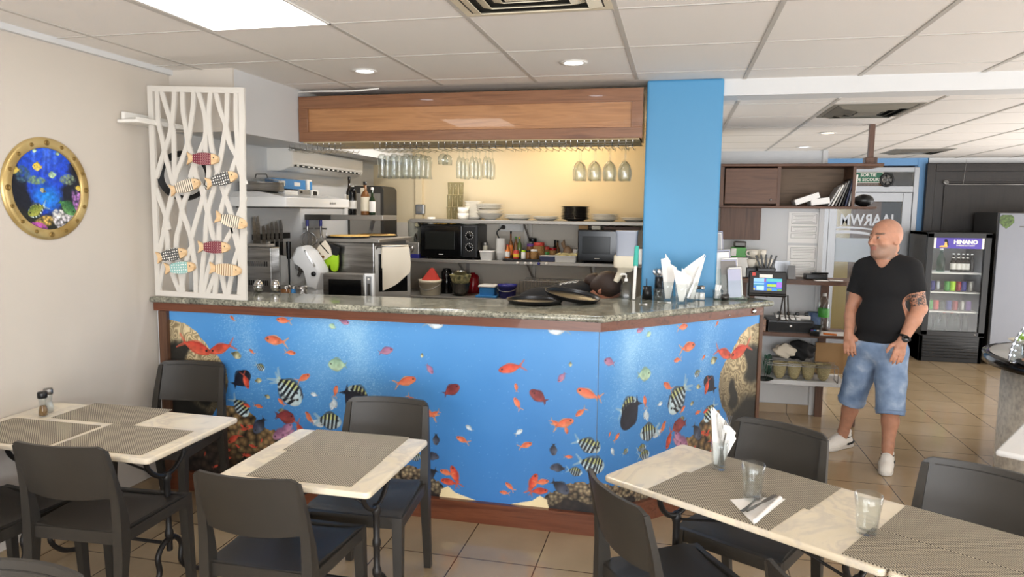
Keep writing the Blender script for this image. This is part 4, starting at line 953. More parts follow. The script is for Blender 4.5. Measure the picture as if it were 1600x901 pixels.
# ---- plates on the upper shelf
def plate(r, h=.022, mk='ceramic', lab='', loc=(0, 0, 0), grp=None, kind='plate'):
    pr = [(.001, 0), (r*.55, 0), (r*.6, .003), (r*.72, h*.5), (r, h), (r, h+.003), (r*.7, h*.5+.005), (r*.55, .005), (.001, .005)] if kind == 'plate' else \
         [(.001, 0), (r*.4, 0), (r*.42, .006), (r*.75, h*.45), (r*.97, h), (r, h+.003), (r*.94, h+.002), (r*.7, h*.5+.003), (.3*r, .008), (.001, .008)]
    o = MB().lathe(pr, seg=30, cap=False).build('dinner_plate' if kind == 'plate' else 'soup_bowl', mk); o.location = loc
    return tag(o, lab, 'plate' if kind == 'plate' else 'bowl', grp)
def stack(px, n, r, dz, what, grp, mk='ceramic', kind='plate', h=.022, z=None, Y=6.55):
    x = kx(px, Y, 335); z = ZS1 if z is None else z; o = None
    for i in range(n):
        lab = what % (ORD[i] if i < n-1 else 'topmost'); loc = (x+random.uniform(-.003, .003), Y, z+.001+dz*i)
        o = plate(r, h, mk, lab, loc, grp, kind) if o is None else dup(o, loc, None, lab, grp)
    return z+dz*n
stack(766, 2, .132, .03, 'deep white bowl, %s from below in the tall white stack', 'white bowls and plates in the tall stack', kind='bowl', h=.06)
zt = ZS1+.13
x = kx(766, 6.55, 335); o = None
for i in range(3):
    lab = 'wide white plate, %s from below on top of the deep bowls' % ORD[i]; loc = (x, 6.55, ZS1+.096+.016*i)
    o = plate(.135, .02, 'ceramic', lab, loc, 'white bowls and plates in the tall stack') if o is None else dup(o, loc, None, lab)
stack(810, 3, .135, .014, 'white plate, %s in the low stack right of the tall bowl stack', 'white plates in low stacks')
stack(853, 2, .13, .014, 'white plate, %s in the flat pair left of the black plates', 'white plates in low stacks')
stack(899, 9, .132, .0135, 'black plate, %s from below in the black stack', 'black plates', 'ceramic_black')
stack(945, 4, .13, .014, 'white plate, %s from below in the stack right of the black plates', 'white plates in low stacks')
stack(990, 2, .12, .014, 'white plate, %s in the pair beside the blue pillar', 'white plates in low stacks')
# square plates standing stack and small bowls
x = kx(741, 6.6, 330); o = None
for i in range(7):
    lab = 'square cream dish, %s from below behind the small bowls' % ORD[i]; loc = (x, 6.6, ZS1+.001+i*.024)
    if o is None:
        o = MB().loft([[(px_*s, py_*s, z_) for px_, py_ in rrect(.16, .16, .02)] for s, z_ in ((.7, 0), (.75, .004), (1, .026), (1.02, .029), (.97, .028), (.72, .007), (.1, .007))], cap=True).build('square_dish', 'ceramic'); o.location = loc; tag(o, lab, 'dish', 'square dishes')
    else: dup(o, loc, None, lab)
x = kx(724, 6.5, 335); o = None
for i in range(2):
    lab = 'small cream ramekin, %s of the pair before the square dishes' % ('lower', 'upper')[i]; loc = (x, 6.5, ZS1+.001+.055*i)
    if o is None: o = MB().lathe([(.001, 0), (.045, 0), (.05, .01), (.056, .058), (.052, .058), (.046, .012), (.001, .01)], seg=26, cap=False).build('ramekin', 'ceramic'); o.location = loc; tag(o, lab, 'bowl', 'small ramekins')
    else: dup(o, loc, None, lab)
# stacked tall tumblers
o = None; xx0 = kx(703, 6.6, 335)
for k in range(3):
    for lv in range(3):
        lab = 'tall clear glass, %s column from the left, %s level of the tumbler tower' % (ORD[k], ('bottom', 'middle', 'top')[lv]); loc = (xx0+.055*k-.015+.006*lv, 6.62, ZS1+.001+.118*lv)
        if o is None: o = MB().lathe([(.001, 0), (.022, 0), (.027, .117), (.0255, .117), (.0205, .004), (.001, .004)], seg=18, cap=False).build('stacked_glass', 'glass_frost_thin'); o.location = loc; tag(o, lab, 'glass', 'tower of stacked glasses')
        else: dup(o, loc, None, lab)
# ---- generic jars and bottles
def bottle(name, label, px, Y, z, r, h, mk, capk, labk=None, neck=.35, cat='bottle', lab_z=(.15, .5), dy=0):
    x = kx(px, Y); t = T(name, label, cat, (x, Y, z+.0005)); hb = h*(1-neck); rn = r*.36
    MB().lathe([(.001, 0), (r*.95, 0), (r, .004), (r, hb*.86), (r*.85, hb*.95), (rn*1.1, hb*1.1), (rn, h*.97), (.001, h*.97)], seg=18, cap=False).build('body', mk, t)
    MB().lathe([(rn*1.15, h*.9), (rn*1.2, h), (.001, h)], seg=14, cap=False).build('cap', capk, t)
    if labk: MB().lathe([(r*1.015, hb*lab_z[0]*1.2), (r*1.02, hb*lab_z[0]*1.2+.002), (r*1.02, hb*(lab_z[1]+.3)), (r*1.01, hb*(lab_z[1]+.3)+.001)], seg=18, cap=False).build('label', labk, t)
    return t
def jar(name, label, px, Y, z, r, h, mk, lidk, labk=None, cat='jar'):
    x = kx(px, Y); t = T(name, label, cat, (x, Y, z+.0005))
    MB().lathe([(.001, 0), (r*.96, 0), (r, .004), (r, h*.76), (r*.86, h*.82), (.001, h*.82)], seg=20, cap=False).build('body', mk, t)
    MB().lathe([(r*.9, h*.8), (r*.93, h*.81), (r*.93, h*.98), (r*.88, h), (.001, h)], seg=20, cap=False).build('lid', lidk, t)
    if labk: MB().lathe([(r*1.012, h*.18), (r*1.018, h*.2), (r*1.018, h*.6), (r*1.012, h*.62)], seg=20, cap=False).build('label', labk, t)
    return t
def boxo(name, label, cat, c, d, mk, bev=.004, rz=0, group=None, extra=None):
    t = T(name, label, cat, (c[0], c[1], c[2]), rz, group); MB().box((0, 0, d[2]/2), d, bev).build('body', mk, t)
    for nm, cc, dd, mm in (extra or []): MB().box(cc, dd, .002).build(nm, mm, t)
    return t
# ---- microwaves
def microwave(label, px0, px1, Y, z, h, dep, knobs=True):
    xc, w_ = span(px0, px1, Y); t = T('microwave', label, 'microwave', (xc, Y+dep/2, z+.001), 0, None)
    MB().box((0, .006, h/2+.008), (w_, dep-.012, h-.016), .006).build('body', 'black_plastic', t)
    for sx in (-1, 1):
        for sy in (-1, 1): MB().lathe([(.014, 0), (.014, .012)], (sx*(w_/2-.05), sy*(dep/2-.05), 0), 10).build('foot', 'black_plastic', t)
    dw_ = w_*.73; dx = -w_/2+dw_/2+.006
    MB().box((dx, -dep/2-.003, h/2+.006), (dw_, .022, h-.03), .005).build('door', 'black_gloss', t)
    MB().box((dx-.01, -dep/2-.0155, h/2+.012), (dw_*.72, .004, h*.52), .004).build('window', 'oven_glass', t)
    MB().box((dx, -dep/2-.0145, h*.14), (.045, .002, .007)).build('badge', 'label_white', t)
    MB().box((w_/2-w_*.125, -dep/2-.003, h/2+.006), (w_*.235, .02, h-.03), .004).build('control_panel', 'black_plastic', t)
    if knobs:
        for zz in (h*.7, h*.36):
            M = TR(w_/2-w_*.125, -dep/2-.012, zz)@RX(PI/2)
            kn = MB(M).lathe([(.026, 0), (.024, .016), (.02, .018), (.001, .018)], seg=20).build('knob', 'black_gloss', t)
            b = MB(M)
            for k in range(12): a = k*2*PI/12; b.box((.036*math.cos(a), .036*math.sin(a), .0), (.006, .006, .0022))
            b.build('dial_marks', 'label_white', kn)
    return t
hM = kz(351, YS1, 700)-ZS2
microwave('black microwave with two dials on the lower shelf, chips on its top', 657, 745, YS1+.01, ZS2, hM, .36)
hM2 = kz(359, YS1, 940)-ZS2
microwave('black oven with a dark window on the lower shelf beside the blue pillar', 902, 985, YS1-.02, ZS2, hM2, .36, False)
# on top of the left microwave
x = kx(673, 6.5, 350); o = MB().lathe([(.001, 0), (.036, 0), (.04, .07), (.037, .07), (.034, .004), (.001, .004)], seg=22, cap=False).build('white_cup', 'ceramic'); o.location = (x, 6.52, ZS2+hM); tag(o, 'white cup on the left microwave at the end of the chips', 'cup')
b = MB(); xa, xb = kx(681, 6.5, 350), kx(710, 6.5, 350)
for i in range(46):
    px_, py_ = random.uniform(xa, xb), 6.5+random.uniform(-.05, .05); b.ell((px_, py_, ZS2+hM+.008+random.random()*.022), (.016, .012, .007), 7, 5)
o = b.build('chips', 'pizza'); tag(o, 'heap of golden chips on top of the left microwave', 'chips', kind='stuff')
o = plate(.1, .012, 'ceramic', 'thin white lid lying on the right of the left microwave', (kx(731, 6.5, 350), 6.56, ZS2+hM), None)
# food processor at the left of the shelf
xc, w_ = span(636, 655, 6.45); t = T('food_processor', 'food processor with clear bowl left of the dial microwave', 'food processor', (xc, 6.52, ZS2))
hb = kz(378, 6.45, 645)-ZS2; ht = kz(344, 6.45, 645)-ZS2
MB().box((0, 0, hb/2), (w_*1.1, .18, hb), .01).build('motor_base', 'steel_dull', t); MB().box((0, 0, .02), (w_*1.14, .19, .04), .004).build('foot', 'navy_plastic', t)
MB(TR(0, -.092, hb*.62)@RX(PI/2)).lathe([(.022, 0), (.02, .02), (.001, .022)], seg=18).build('knob', 'chrome', t)
MB().lathe([(.001, hb), (.06, hb), (.07, hb+.01), (.078, ht-.01), (.08, ht), (.076, ht), (.068, hb+.012), (.001, hb+.01)], seg=24, cap=False).build('bowl', 'glass', t); MB().lathe([(.012, hb), (.012, hb+.05), (.006, hb+.08), (.001, hb+.08)], seg=12).build('spindle', 'black_plastic', t)
# middle of the lower shelf
xc, w_ = span(748, 772, 6.45); b = MB().loft([[(x_*s, y_*s, z_) for x_, y_ in rrect(w_*.9, .14, .02)] for s, z_ in ((.82, 0), (1.0, .075), (1.07, .08), (1.07, .086), (.98, .084), (.8, .006))])
o = b.build('food_tub', 'white_plastic'); o.location = (xc, 6.5, ZS2); tag(o, 'low white plastic tub right of the dial microwave', 'tub')
xk = kx(758, 6.6); jar('small_jar', 'small jar standing behind the low white tub', 758, 6.62, ZS2, .025, .16, 'cream_plastic', 'steel_dull')
b = None; xc, w_ = span(773, 788, 6.45)
for i in range(7):
    lab = 'white paper tub, %s from below in the tall nested stack' % ORD[i]; loc = (xc, 6.5, ZS2+.001+.021*i)
    if b is None: b = MB().lathe([(.001, 0), (w_*.4, 0), (w_*.5, .075), (w_*.52, .078), (w_*.48, .077), (w_*.38, .003), (.001, .003)], seg=24, cap=False).build('paper_tub', 'white_plastic'); b.location = loc; tag(b, lab, 'tub', 'nested paper tubs')
    else: dup(b, loc, None, lab)
xc, w_ = span(787, 845, 6.45); boxo('tray', 'black tray under the sauce bottles and spice jars', 'tray', (xc, 6.52, ZS2+.0005), (w_, .22, .02), 'black_plastic', .004); ZT2 = ZS2+.021
YB1 = 6.5
bottle('sauce_bottle', 'orange chilli sauce bottle with red cap at the left of the black tray', 793, YB1, ZT2, .025, .125, 'orange', 'red_plastic', 'label_white', .4)
bottle('sauce_bottle', 'tall amber bottle with black cap, tallest on the black tray', 798, 6.55, ZT2, .021, .25, 'brown_liquid', 'black_plastic', 'orange', .4)
bottle('sauce_bottle', 'green capped bottle behind the amber bottle', 806, 6.58, ZT2, .022, .2, 'brown_liquid', 'green_plastic', None, .3)
bottle('sauce_bottle', 'yellow capped olive bottle next to the green capped one', 811.5, 6.58, ZT2, .022, .2, 'glass_green', 'yellow', None, .3)
jar('spice_tin', 'red and yellow tin in front on the black tray', 806.5, 6.46, ZT2, .028, .075, 'red_plastic', 'red_plastic', 'yellow', 'tin')
jar('spice_jar', 'small jar with bright green lid on the black tray', 818, 6.46, ZT2, .022, .078, 'label_white', 'lime', None)
jar('spice_jar', 'small dark jar with black lid beside the green lidded jar', 825.5, 6.47, ZT2, .022, .078, 'brown_liquid', 'black_plastic', None)
jar('spice_jar', 'glass jar of ground spice with pale lid on the black tray', 834.5, 6.46, ZT2, .034, .088, 'spice', 'label_white', None)
jar('storage_jar', 'large jar of pasta with red lid behind the spice jar', 842, 6.56, ZT2, .055, .15, 'spice', 'red_plastic', None)
jar('storage_jar', 'dark jar with purple lid behind the black lidded jar', 829, 6.6, ZT2, .04, .135, 'brown_liquid', 'purple', None)
jar('storage_jar', 'tall jar with black lid at the back of the tray', 832, 6.7, ZT2, .042, .185, 'glass', 'black_plastic', None)
boxo('food_box', 'flat navy box with white top right of the black tray', 'box', (span(843, 867, 6.44)[0], 6.5, ZS2+.001), (span(843, 867, 6.44)[1], .14, .05), 'navy_box', .003, extra=[('lid', (0, 0, .052), (span(843, 867, 6.44)[1]*.98, .137, .006), 'label_white')])
jar('spice_jar', 'jar with red lid and green label behind the navy box', 853, 6.62, ZS2, .036, .13, 'spice', 'red_plastic', 'green_plastic')
jar('spice_jar', 'jar with dark red lid right of the green labelled jar', 864, 6.62, ZS2, .036, .12, 'spice', 'red_gloss', None)
bottle('sauce_bottle', 'dark bottle standing behind the dark red lidded jar', 867, 6.7, ZS2, .024, .19, 'glass_dark', 'black_plastic')
bottle('sauce_bottle', 'dark brown bottle at the right of its twin behind the jars', 871, 6.71, ZS2, .022, .185, 'brown_liquid', 'black_plastic')
xc, w_ = span(867, 901, 6.44); t = T('food_tray', 'white tray heaped with shredded packaging in front of the black oven', 'tray', (xc, 6.5, ZS2+.001))
MB().loft([[(x_*s, y_*s, z_) for x_, y_ in rrect(w_, .16, .012)] for s, z_ in ((.95, 0), (1, .055), (1.03, .057), (1.02, .06), (.96, .058), (.92, .006))]).build('body', 'white_plastic', t)
b = MB()
for i in range(60):
    a = random.random()*PI; p = Vector((random.uniform(-.9, .9)*w_/2, random.uniform(-.06, .06), .06+random.random()*.018)); q = Vector((math.cos(a), math.sin(a), random.uniform(-.2, .3)))*.02; b.tube([p-q, p+q], .004, 5)
o = b.build('shreds', 'yellow_pale', t); o['kind'] = 'stuff'
o = MB().ell((0, 0, .035), (.045, .035, .035), 14, 8).tube([(-.03, 0, .06), (-.05, 0, .09)], [.012, .02], 8).build('plastic_bag', mat('bag_film', (150, 120, 90), .4)); o.location = (kx(886, 6.6), 6.64, ZS2+.05); o.location.z = ZS2+.001; o.scale = (1, 1, 2.0); tag(o, 'knotted brown plastic bag behind the tray of shreds', 'bag')
o = MB().lathe([(.02, 0), (.03, 0), (.03, .11), (.012, .11), (.012, .0), (.02, 0)], seg=20, cap=False).build('paper_roll', 'label_white'); o.location = (kx(898, 6.6), 6.66, ZS2+.001); tag(o, 'cream paper roll standing against the black oven', 'roll')
# magnets on the shelf edge
for px, py, mk, lab in ((809, 408, 'label_white', 'white round magnet, leftmost on the shelf edge under the jars'), (821, 410.5, 'label_white', 'white round magnet second from the left on the shelf edge'), (830, 410.5, 'label_white', 'white round magnet just left of the blue one on the shelf edge'), (842, 411, 'navy_plastic', 'blue round magnet on the shelf edge'), (854, 409, 'label_white', 'largest white round magnet right of the blue one')):
    p = at(px, py, y=YS1-.0); o = MB(RX(PI/2)).lathe([(.014, 0), (.014, .006), (.009, .012), (.001, .013)], seg=16).build('shelf_magnet', mk); o.location = (p.x, YS1, ZS2-.017); tag(o, lab, 'magnet', 'round magnets on the shelf edge')
# sockets with plug and cord
xc, w_ = span(781, 818, 6.8, 355); zc = kz(355, 6.8, 800); t = T('socket_strip', 'white wall socket strip under the plate shelf', 'socket', (xc, 6.812, zc))
MB().box((0, -.012, 0), (w_, .024, .08), .005).build('plate', 'white_plastic', t)
for k in range(4): MB(TR((k-1.5)*w_*.22, -.024, 0)@RX(PI/2)).lathe([(.024, 0), (.024, .003), (.02, .003), (.019, -.008), (.001, -.008)], seg=18, cap=False).build('socket', 'label_white', t)
p = Vector((xc-1.5*w_*.22, 6.76, zc)); b = MB(); b.lathe([(.022, 0), (.02, .03), (.01, .05)], (0, 0, 0), 14, M=TR(p.x, 6.785, zc)@RX(PI/2)); b.tube(bez([(p.x, 6.735, zc), (p.x-.05, 6.72, zc-.05), (kx(777, 6.6), 6.7, kz(380, 6.6)), (kx(766, 6.6), 6.7, ZS2+.02)], 8), .006, 7)
tag(b.build('power_plug', 'black_plastic'), 'black plug and cord in the left socket of the strip', 'plug')
o = MB().box((0, 0, 0), (.035, .02, ZS1-ZS2-.036)).build('shelf_rail', 'steel_dull'); o.location = (kx(821, 6.8), 6.805, (ZS1+ZS2)/2-.017); tag(o, 'vertical steel rail between the two back shelves', 'rail')
o = MB().box((0, 0, 0), (.075, .04, 1.0), .004).build('cable_duct', 'kitchen_paint'); o.location = (kx(655, 6.8, 300), 6.80, 2.06); tag(o, 'vertical cable duct on the kitchen wall above the switch box', 'duct')
xc = kx(657, 6.8, 327); t = T('switch_box', 'grey switch box on the kitchen wall at the end of the cable duct', 'switch', (xc, 6.80, kz(327, 6.8, 657))); MB().box((0, 0, 0), (.09, .06, .1), .01).build('body', 'alu', t); MB().box((0, -.032, 0), (.04, .008, .05), .003).build('rocker', 'steel_dull', t)
# boxes on the right oven
zt = ZS2+hM2
boxo('small_box', 'small cream box on the right oven, left one', 'box', (kx(911, 6.5), 6.5, zt), (.085, .06, .035), 'cardboard', .002)
boxo('small_box', 'small yellowish box on the right oven, right one', 'box', (kx(931, 6.5), 6.5, zt), (.08, .06, .035), 'cream_plastic', .002)
boxo('wooden_tray', 'brown wooden tray on top of the right oven', 'tray', (kx(972, 6.6), 6.6, zt), (.33, .2, .03), 'dark_wood', .003)
# ---- on the back worktop
def w_at(px0, px1, Y): return span(px0, px1, Y, 450)
xc, w_ = w_at(653, 687, 6.3); t = T('bucket', 'white plastic bucket on the back worktop with a red scoop in it', 'bucket', (xc, 6.34, ZW)); hb = kz(437, 6.3, 670)-ZW
MB().lathe([(.001, 0), (w_*.42, 0), (w_*.43, .004), (w_*.485, hb-.03), (w_*.5, hb-.03), (w_*.51, hb), (w_*.47, hb), (w_*.41, .008), (.001, .008)], seg=30, cap=False).build('body', 'cream_plastic', t)
MB().tube([(w_*.5*math.cos(a), w_*.5*math.sin(a), hb-.04-.05*math.sin(a*1.0)**2) for a in [PI*k/16+PI for k in range(17)]], .003, 6).build('handle', 'steel_dull', t)
b = MB(TR(xc, 6.34, ZW+hb)); hs = kz(419, 6.3, 670)-ZW-hb; b.loft([[(-.09, -.03, -.02), (.095, -.03, -.02), (.095, .05, -.02), (-.09, .05, -.02)], [(.005, -.005, hs), (.03, -.005, hs*.96), (.03, .02, hs*.96), (.005, .02, hs)]], smooth=False)
tag(b.build('scoop', 'red_plastic'), 'red plastic scoop standing in the white bucket', 'scoop')
xc, w_ = w_at(688, 703, 6.45); t = T('coffee_flask', 'tall black flask between the bucket and the bowls', 'flask', (xc, 6.5, ZW)); hb = kz(420, 6.45, 695)-ZW
MB().lathe([(.001, 0), (w_*.55, 0), (w_*.58, .01), (w_*.55, hb*.85), (w_*.4, hb*.95), (.001, hb*.95)], seg=24, cap=False).build('body', 'black_gloss', t); MB().lathe([(w_*.4, hb*.93), (w_*.35, hb), (.001, hb)], seg=18, cap=False).build('lid', 'black_plastic', t); MB().tube([(w_*.5, 0, hb*.8), (w_*.95, 0, hb*.75), (w_*.95, 0, hb*.35), (w_*.55, 0, hb*.3)], .01, 8).build('handle', 'steel', t)
xc, w_ = w_at(700, 733, 6.3)
def bowl_(name, lab, z, r, h, mk):
    o = MB().lathe([(.001, 0), (r*.5, 0), (r*.8, h*.4), (r, h), (r*1.02, h+.003), (r*.97, h), (r*.76, h*.42), (r*.4, .006), (.001, .006)], seg=30, cap=False).build(name, mk); o.location = (xc, 6.36, z); return tag(o, lab, 'bowl')
r = w_/2; bowl_('steel_bowl', 'dark steel bowl at the bottom of the bowl stack', ZW, r*.92, .12, 'steel_dark'); bowl_('patterned_bowl', 'cream bowl with dark pattern, middle of the bowl stack', ZW+.085, r, .11, mat('bowl_pattern', (206, 196, 140), .3, noise=(34, (60, 66, 46)))); bowl_('strainer', 'steel strainer on top of the patterned bowl', ZW+.155, r*.6, .075, 'steel')
xc, w_ = w_at(727, 749, 6.4); t = T('kettle', 'dark red kettle between the bowls and the blue tub', 'kettle', (kx(739, 6.62, 450), 6.62, ZW)); hb = kz(429, 6.4, 738)-ZW
MB().lathe([(.001, 0), (w_*.5, 0), (w_*.5, hb*.2), (w_*.44, hb*.75), (w_*.36, hb*.9), (.001, hb*.97)], seg=26, cap=False).build('body', 'red_gloss', t); MB().lathe([(w_*.2, hb*.93), (.02, hb), (.001, hb)], seg=14).build('lid', 'red_gloss', t); MB().tube(bez([(-w_*.35, -.02, hb*.85), (-w_*.7, -.02, hb*.7), (-w_*.72, -.02, hb*.35), (-w_*.45, -.02, hb*.25)], 6), .012, 8).build('handle', 'black_plastic', t)
xc, w_ = w_at(749, 775, 6.32); t = T('lidded_tub', 'blue food tub with white rim beside the navy bucket', 'tub', (xc, 6.36, ZW+.02)); hb = kz(446, 6.3, 760)-ZW-.02
MB().loft([[(x_*s, y_*s, z_) for x_, y_ in rrect(w_, .17, .02)] for s, z_ in ((.88, 0), (.98, hb*.9))]).build('body', 'blue_plastic', t); MB().loft([[(x_*s, y_*s, z_) for x_, y_ in rrect(w_, .17, .02)] for s, z_ in ((1.03, hb*.86), (1.05, hb*.88), (1.05, hb), (1.0, hb+.004))]).build('lid', 'white_plastic', t)
o = MB().box((0, 0, .01), (.2, .2, .02), .003).build('chopping_board', 'blue_plastic'); o.location = (xc, 6.36, ZW+.0); tag(o, 'thin blue board under the blue food tub', 'board')
xc, w_ = w_at(776, 805, 6.28); t = T('navy_bucket', 'navy blue plastic bucket at the right of the blue tub', 'bucket', (xc, 6.34, ZW)); hb = kz(445, 6.28, 790)-ZW
MB().lathe([(.001, 0), (w_*.43, 0), (w_*.49, hb-.02), (w_*.52, hb-.02), (w_*.52, hb), (w_*.47, hb), (w_*.41, .008), (.001, .008)], seg=28, cap=False).build('body', 'navy_plastic', t); MB().tube([(w_*.51*math.cos(PI+PI*k/14), w_*.51*math.sin(PI+PI*k/14), hb-.03-.03*math.sin(PI*k/14)) for k in range(15)], .003, 6).build('handle', 'steel_dull', t)
xa, xb = kx(815, 6.45, 450), kx(905, 6.45, 450); t = T('dish_drainer', 'wire dish drainer along the kitchen wall behind the bending woman', 'drainer', ((xa+xb)/2, 6.5, ZW)); hw = (xb-xa)/2
b = MB()
for z_, yy2 in ((.16, -.14), (.16, .14), (.02, -.12), (.02, .12)): b.tube([(-hw, yy2, z_), (hw, yy2, z_)], .004, 6)
for k in range(17): xx = -hw+2*hw*k/16; b.tube([(xx, -.14, .16), (xx, -.12, .02), (xx, .12, .02), (xx, .14, .16)], .0028, 5)
b.build('wire_frame', 'steel', t); MB().box((0, 0, .008), (hw*2, .3, .012), .004).build('drip_tray', 'cardboard', t)

# ---- left wall: hood, air conditioner, bottles
YH0, YH1 = 4.40, 5.36; t = T('range_hood', 'white flat range hood on the left kitchen wall', 'range hood', (-3.034, (YH0+YH1)/2, 1.735)); ly = YH1-YH0
MB().box((.217, 0, .034), (.434, ly, .068), .004).build('canopy', 'white_enamel', t)
MB().loft([[(.0, -ly/2+.01, .068), (.42, -ly/2+.01, .068), (.42, ly/2-.01, .068), (0, ly/2-.01, .068)], [(.0, -ly/2+.05, .105), (.2, -ly/2+.05, .105), (.2, ly/2-.05, .105), (0, ly/2-.05, .105)]], smooth=False).build('top_plate', 'white_enamel', t)
MB().box((.217, 0, -.004), (.38, ly-.06, .01)).build('filter', 'steel_dark', t)
for k in range(3): MB(TR(.435, .16+.035*k, .034)@RY(PI/2)).lathe([(.009, 0), (.008, .004), (.001, .005)], seg=12).build('button', 'steel_dull', t)
ZH = 1.735+.107
o = t
cd = T('cake_dome', 'clear glass cake dome lying on the left end of the range hood', 'dome', (-2.91, 4.60, ZH+.0005))
MB().lathe([(.001, 0), (.15, 0), (.155, .006), (.155, .06), (.16, .066), (.15, .066), (.148, .01), (.001, .008)], seg=32, cap=False).build('steel_bowl', 'steel', cd); MB().lathe([(.152, .067), (.13, .085), (.03, .098), (.001, .1)], seg=32, cap=False).build('cover', 'glass', cd); MB().tube([(-.05, 0, .097), (-.04, 0, .125), (.04, 0, .125), (.05, 0, .097)], .005, 7).build('handle', 'steel', cd)
def hb_(name, lab, cat, y0, y1, x, w_, z, h, mk, extra=None):
    t = T(name, lab, cat, (x, (y0+y1)/2, z)); MB().box((0, 0, h/2), (w_, y1-y0, h), .003).build('body', mk, t)
    for nm, cc, dd, mm in (extra or []): MB().box(cc, dd, .001).build(nm, mm, t)
    return t
hb_('cling_film_box', 'black flat box under the blue cling film box on the hood', 'box', 4.80, 5.22, -2.94, .08, ZH, .03, 'black_matte')
hb_('cling_film_box', 'long blue cling film box stacked on the range hood', 'box', 4.75, 5.21, -2.94, .075, ZH+.031, .075, 'blue_plastic', [('label', (.038, -.12, .04), (.002, .09, .04), 'label_white'), ('label', (.038, .1, .04), (.002, .09, .03), 'label_white')])
hb_('carton', 'white and blue carton at the right end of the cling film boxes', 'box', 5.23, 5.31, -2.94, .08, ZH, .115, 'white_plastic', [('label', (.041, .02, .06), (.002, .035, .08), 'blue_plastic')])
o = hb_('paper_pile', 'cream folded papers lying on the range hood before the boxes', 'papers', 4.68, 4.86, -2.80, .06, ZH-.02, .035, 'paper')
hb_('small_carton', 'small lilac-grey box on the range hood before the blue boxes', 'box', 4.88, 5.05, -2.80, .05, ZH-.022, .05, 'alu', [('label', (.026, -.05, .03), (.002, .03, .02), 'black_plastic')])
hb_('small_carton', 'small white and black box at the right front of the hood', 'box', 5.07, 5.18, -2.80, .05, ZH-.022, .05, 'label_white', [('label', (.026, 0, .025), (.002, .07, .03), 'black_plastic')])
# air conditioner
t = T('air_conditioner', 'white wall air conditioner high on the left kitchen wall', 'air conditioner', (-3.034, 5.5, 2.01)); LA = 1.24; t.scale = (1, 1, .62)
pr = [(0, 0), (.12, 0), (.19, .045), (.205, .08), (.205, .25), (.18, .27), (0, .27)]
rg = [[(x_, yy2, z_) for x_, z_ in pr] for yy2 in (-LA/2, LA/2)]
MB().loft(rg, smooth=False).build('housing', 'white_plastic', t)
MB().box((.207, 0, .165), (.006, LA*.98, .16), .002).build('front_panel', 'white_enamel', t)
MB().tbox((.199, -LA*.46, .062), (.199, LA*.46, .062), (.026, .012), (.026, .012), up=(1, 0, 0)).build('air_slot', 'black_matte', t)
b = MB()
for k in range(14): yy2 = -LA*.43+LA*.86*k/13; b.box((.207, yy2, .062), (.004, .03, .014))
b.build('grille', 'white_plastic', t)
# shelf below hood with bottles
YB2 = 5.42; ZB = kz(336, YB2, 560); xa, xm, xb = kx(457, YB2, 338), kx(517, YB2, 338), kx(598, YB2, 338)
t = T('bottle_shelf', 'steel shelf with bottles at the end of the range hood', 'shelf', ((xa+xb)/2, YB2+.15, ZB)); xc = (xa+xb)/2
MB().box(((xm+xb)/2-xc, 0, -.02), (xb-xm, .3, .04), .003).build('board', 'steel_dull', t); MB().box(((xa+xm)/2-xc, 0, -.022), (xm-xa, .3, .045), .003).build('end_board', 'steel_dark', t)
MB().tbox((kx(572, YB2)-xc, 0, -.04), (kx(560, YB2)-xc, .1, -.13), (.03, .012), (.03, .012)).build('bracket', 'alu', t)
bottle('spray_can', 'black and white tall can on the bottle shelf', 552, YB2+.08, ZB, .032, kz(290, YB2, 552)-ZB, 'black_gloss', 'label_white', 'label_white', .1, 'can', (.2, .25))
boxo('juice_carton', 'cream carton between the can and the whisky bottle', 'carton', (kx(561, YB2, 310), YB2+.09, ZB+.001), (.036, .05, kz(293, YB2, 560)-ZB), 'cream_plastic', .003, extra=[('label', (0, -.026, .08), (.03, .002, .07), 'yellow')])
bottle('whisky_bottle', 'amber whisky bottle with cream label on the bottle shelf', 571.5, YB2+.08, ZB, .036, kz(283, YB2, 571)-ZB, 'brown_liquid', 'black_plastic', 'cream_plastic', .33)
bottle('wine_bottle', 'dark green bottle at the right end of the bottle shelf', 582.5, YB2+.08, ZB, .026, kz(292, YB2, 582)-ZB, 'glass_green_dark', 'label_white', 'label_white', .38)
bottle('small_bottle', 'small white spray bottle next to the black and white can', 541, YB2+.05, ZB, .022, kz(303, YB2, 541)-ZB, 'label_white', 'label_white', None, .3)
bottle('liqueur_bottle', 'brown bottle with dark cap behind the can', 547, YB2+.2, ZB, .028, kz(276, YB2+.2, 547)-ZB, 'glass_dark', 'black_plastic', 'cream_plastic', .35)
xc, w_ = span(541, 598, 6.2, 330); t = T('steel_cabinet', 'grey steel cabinet with rounded top behind the bottles', 'cabinet', (xc, 6.38, ZW)); hc = kz(290, 6.2, 570)-ZW
MB(RX(PI/2)).prism([(-w_/2, 0), (w_/2, 0)]+arc(w_/2-.05, hc-.05, .05, 0, 90, 6)+arc(-w_/2+.05, hc-.05, .05, 90, 180, 6), -.16, .16).build('body', 'steel_dark', t)
MB(RX(PI/2)).prism([(-w_/2+.03, hc*.1), (w_/2-.03, hc*.1), (w_/2-.03, hc-.07), (-w_/2+.03, hc-.07)], .161, .166).build('door', 'steel_dull', t)
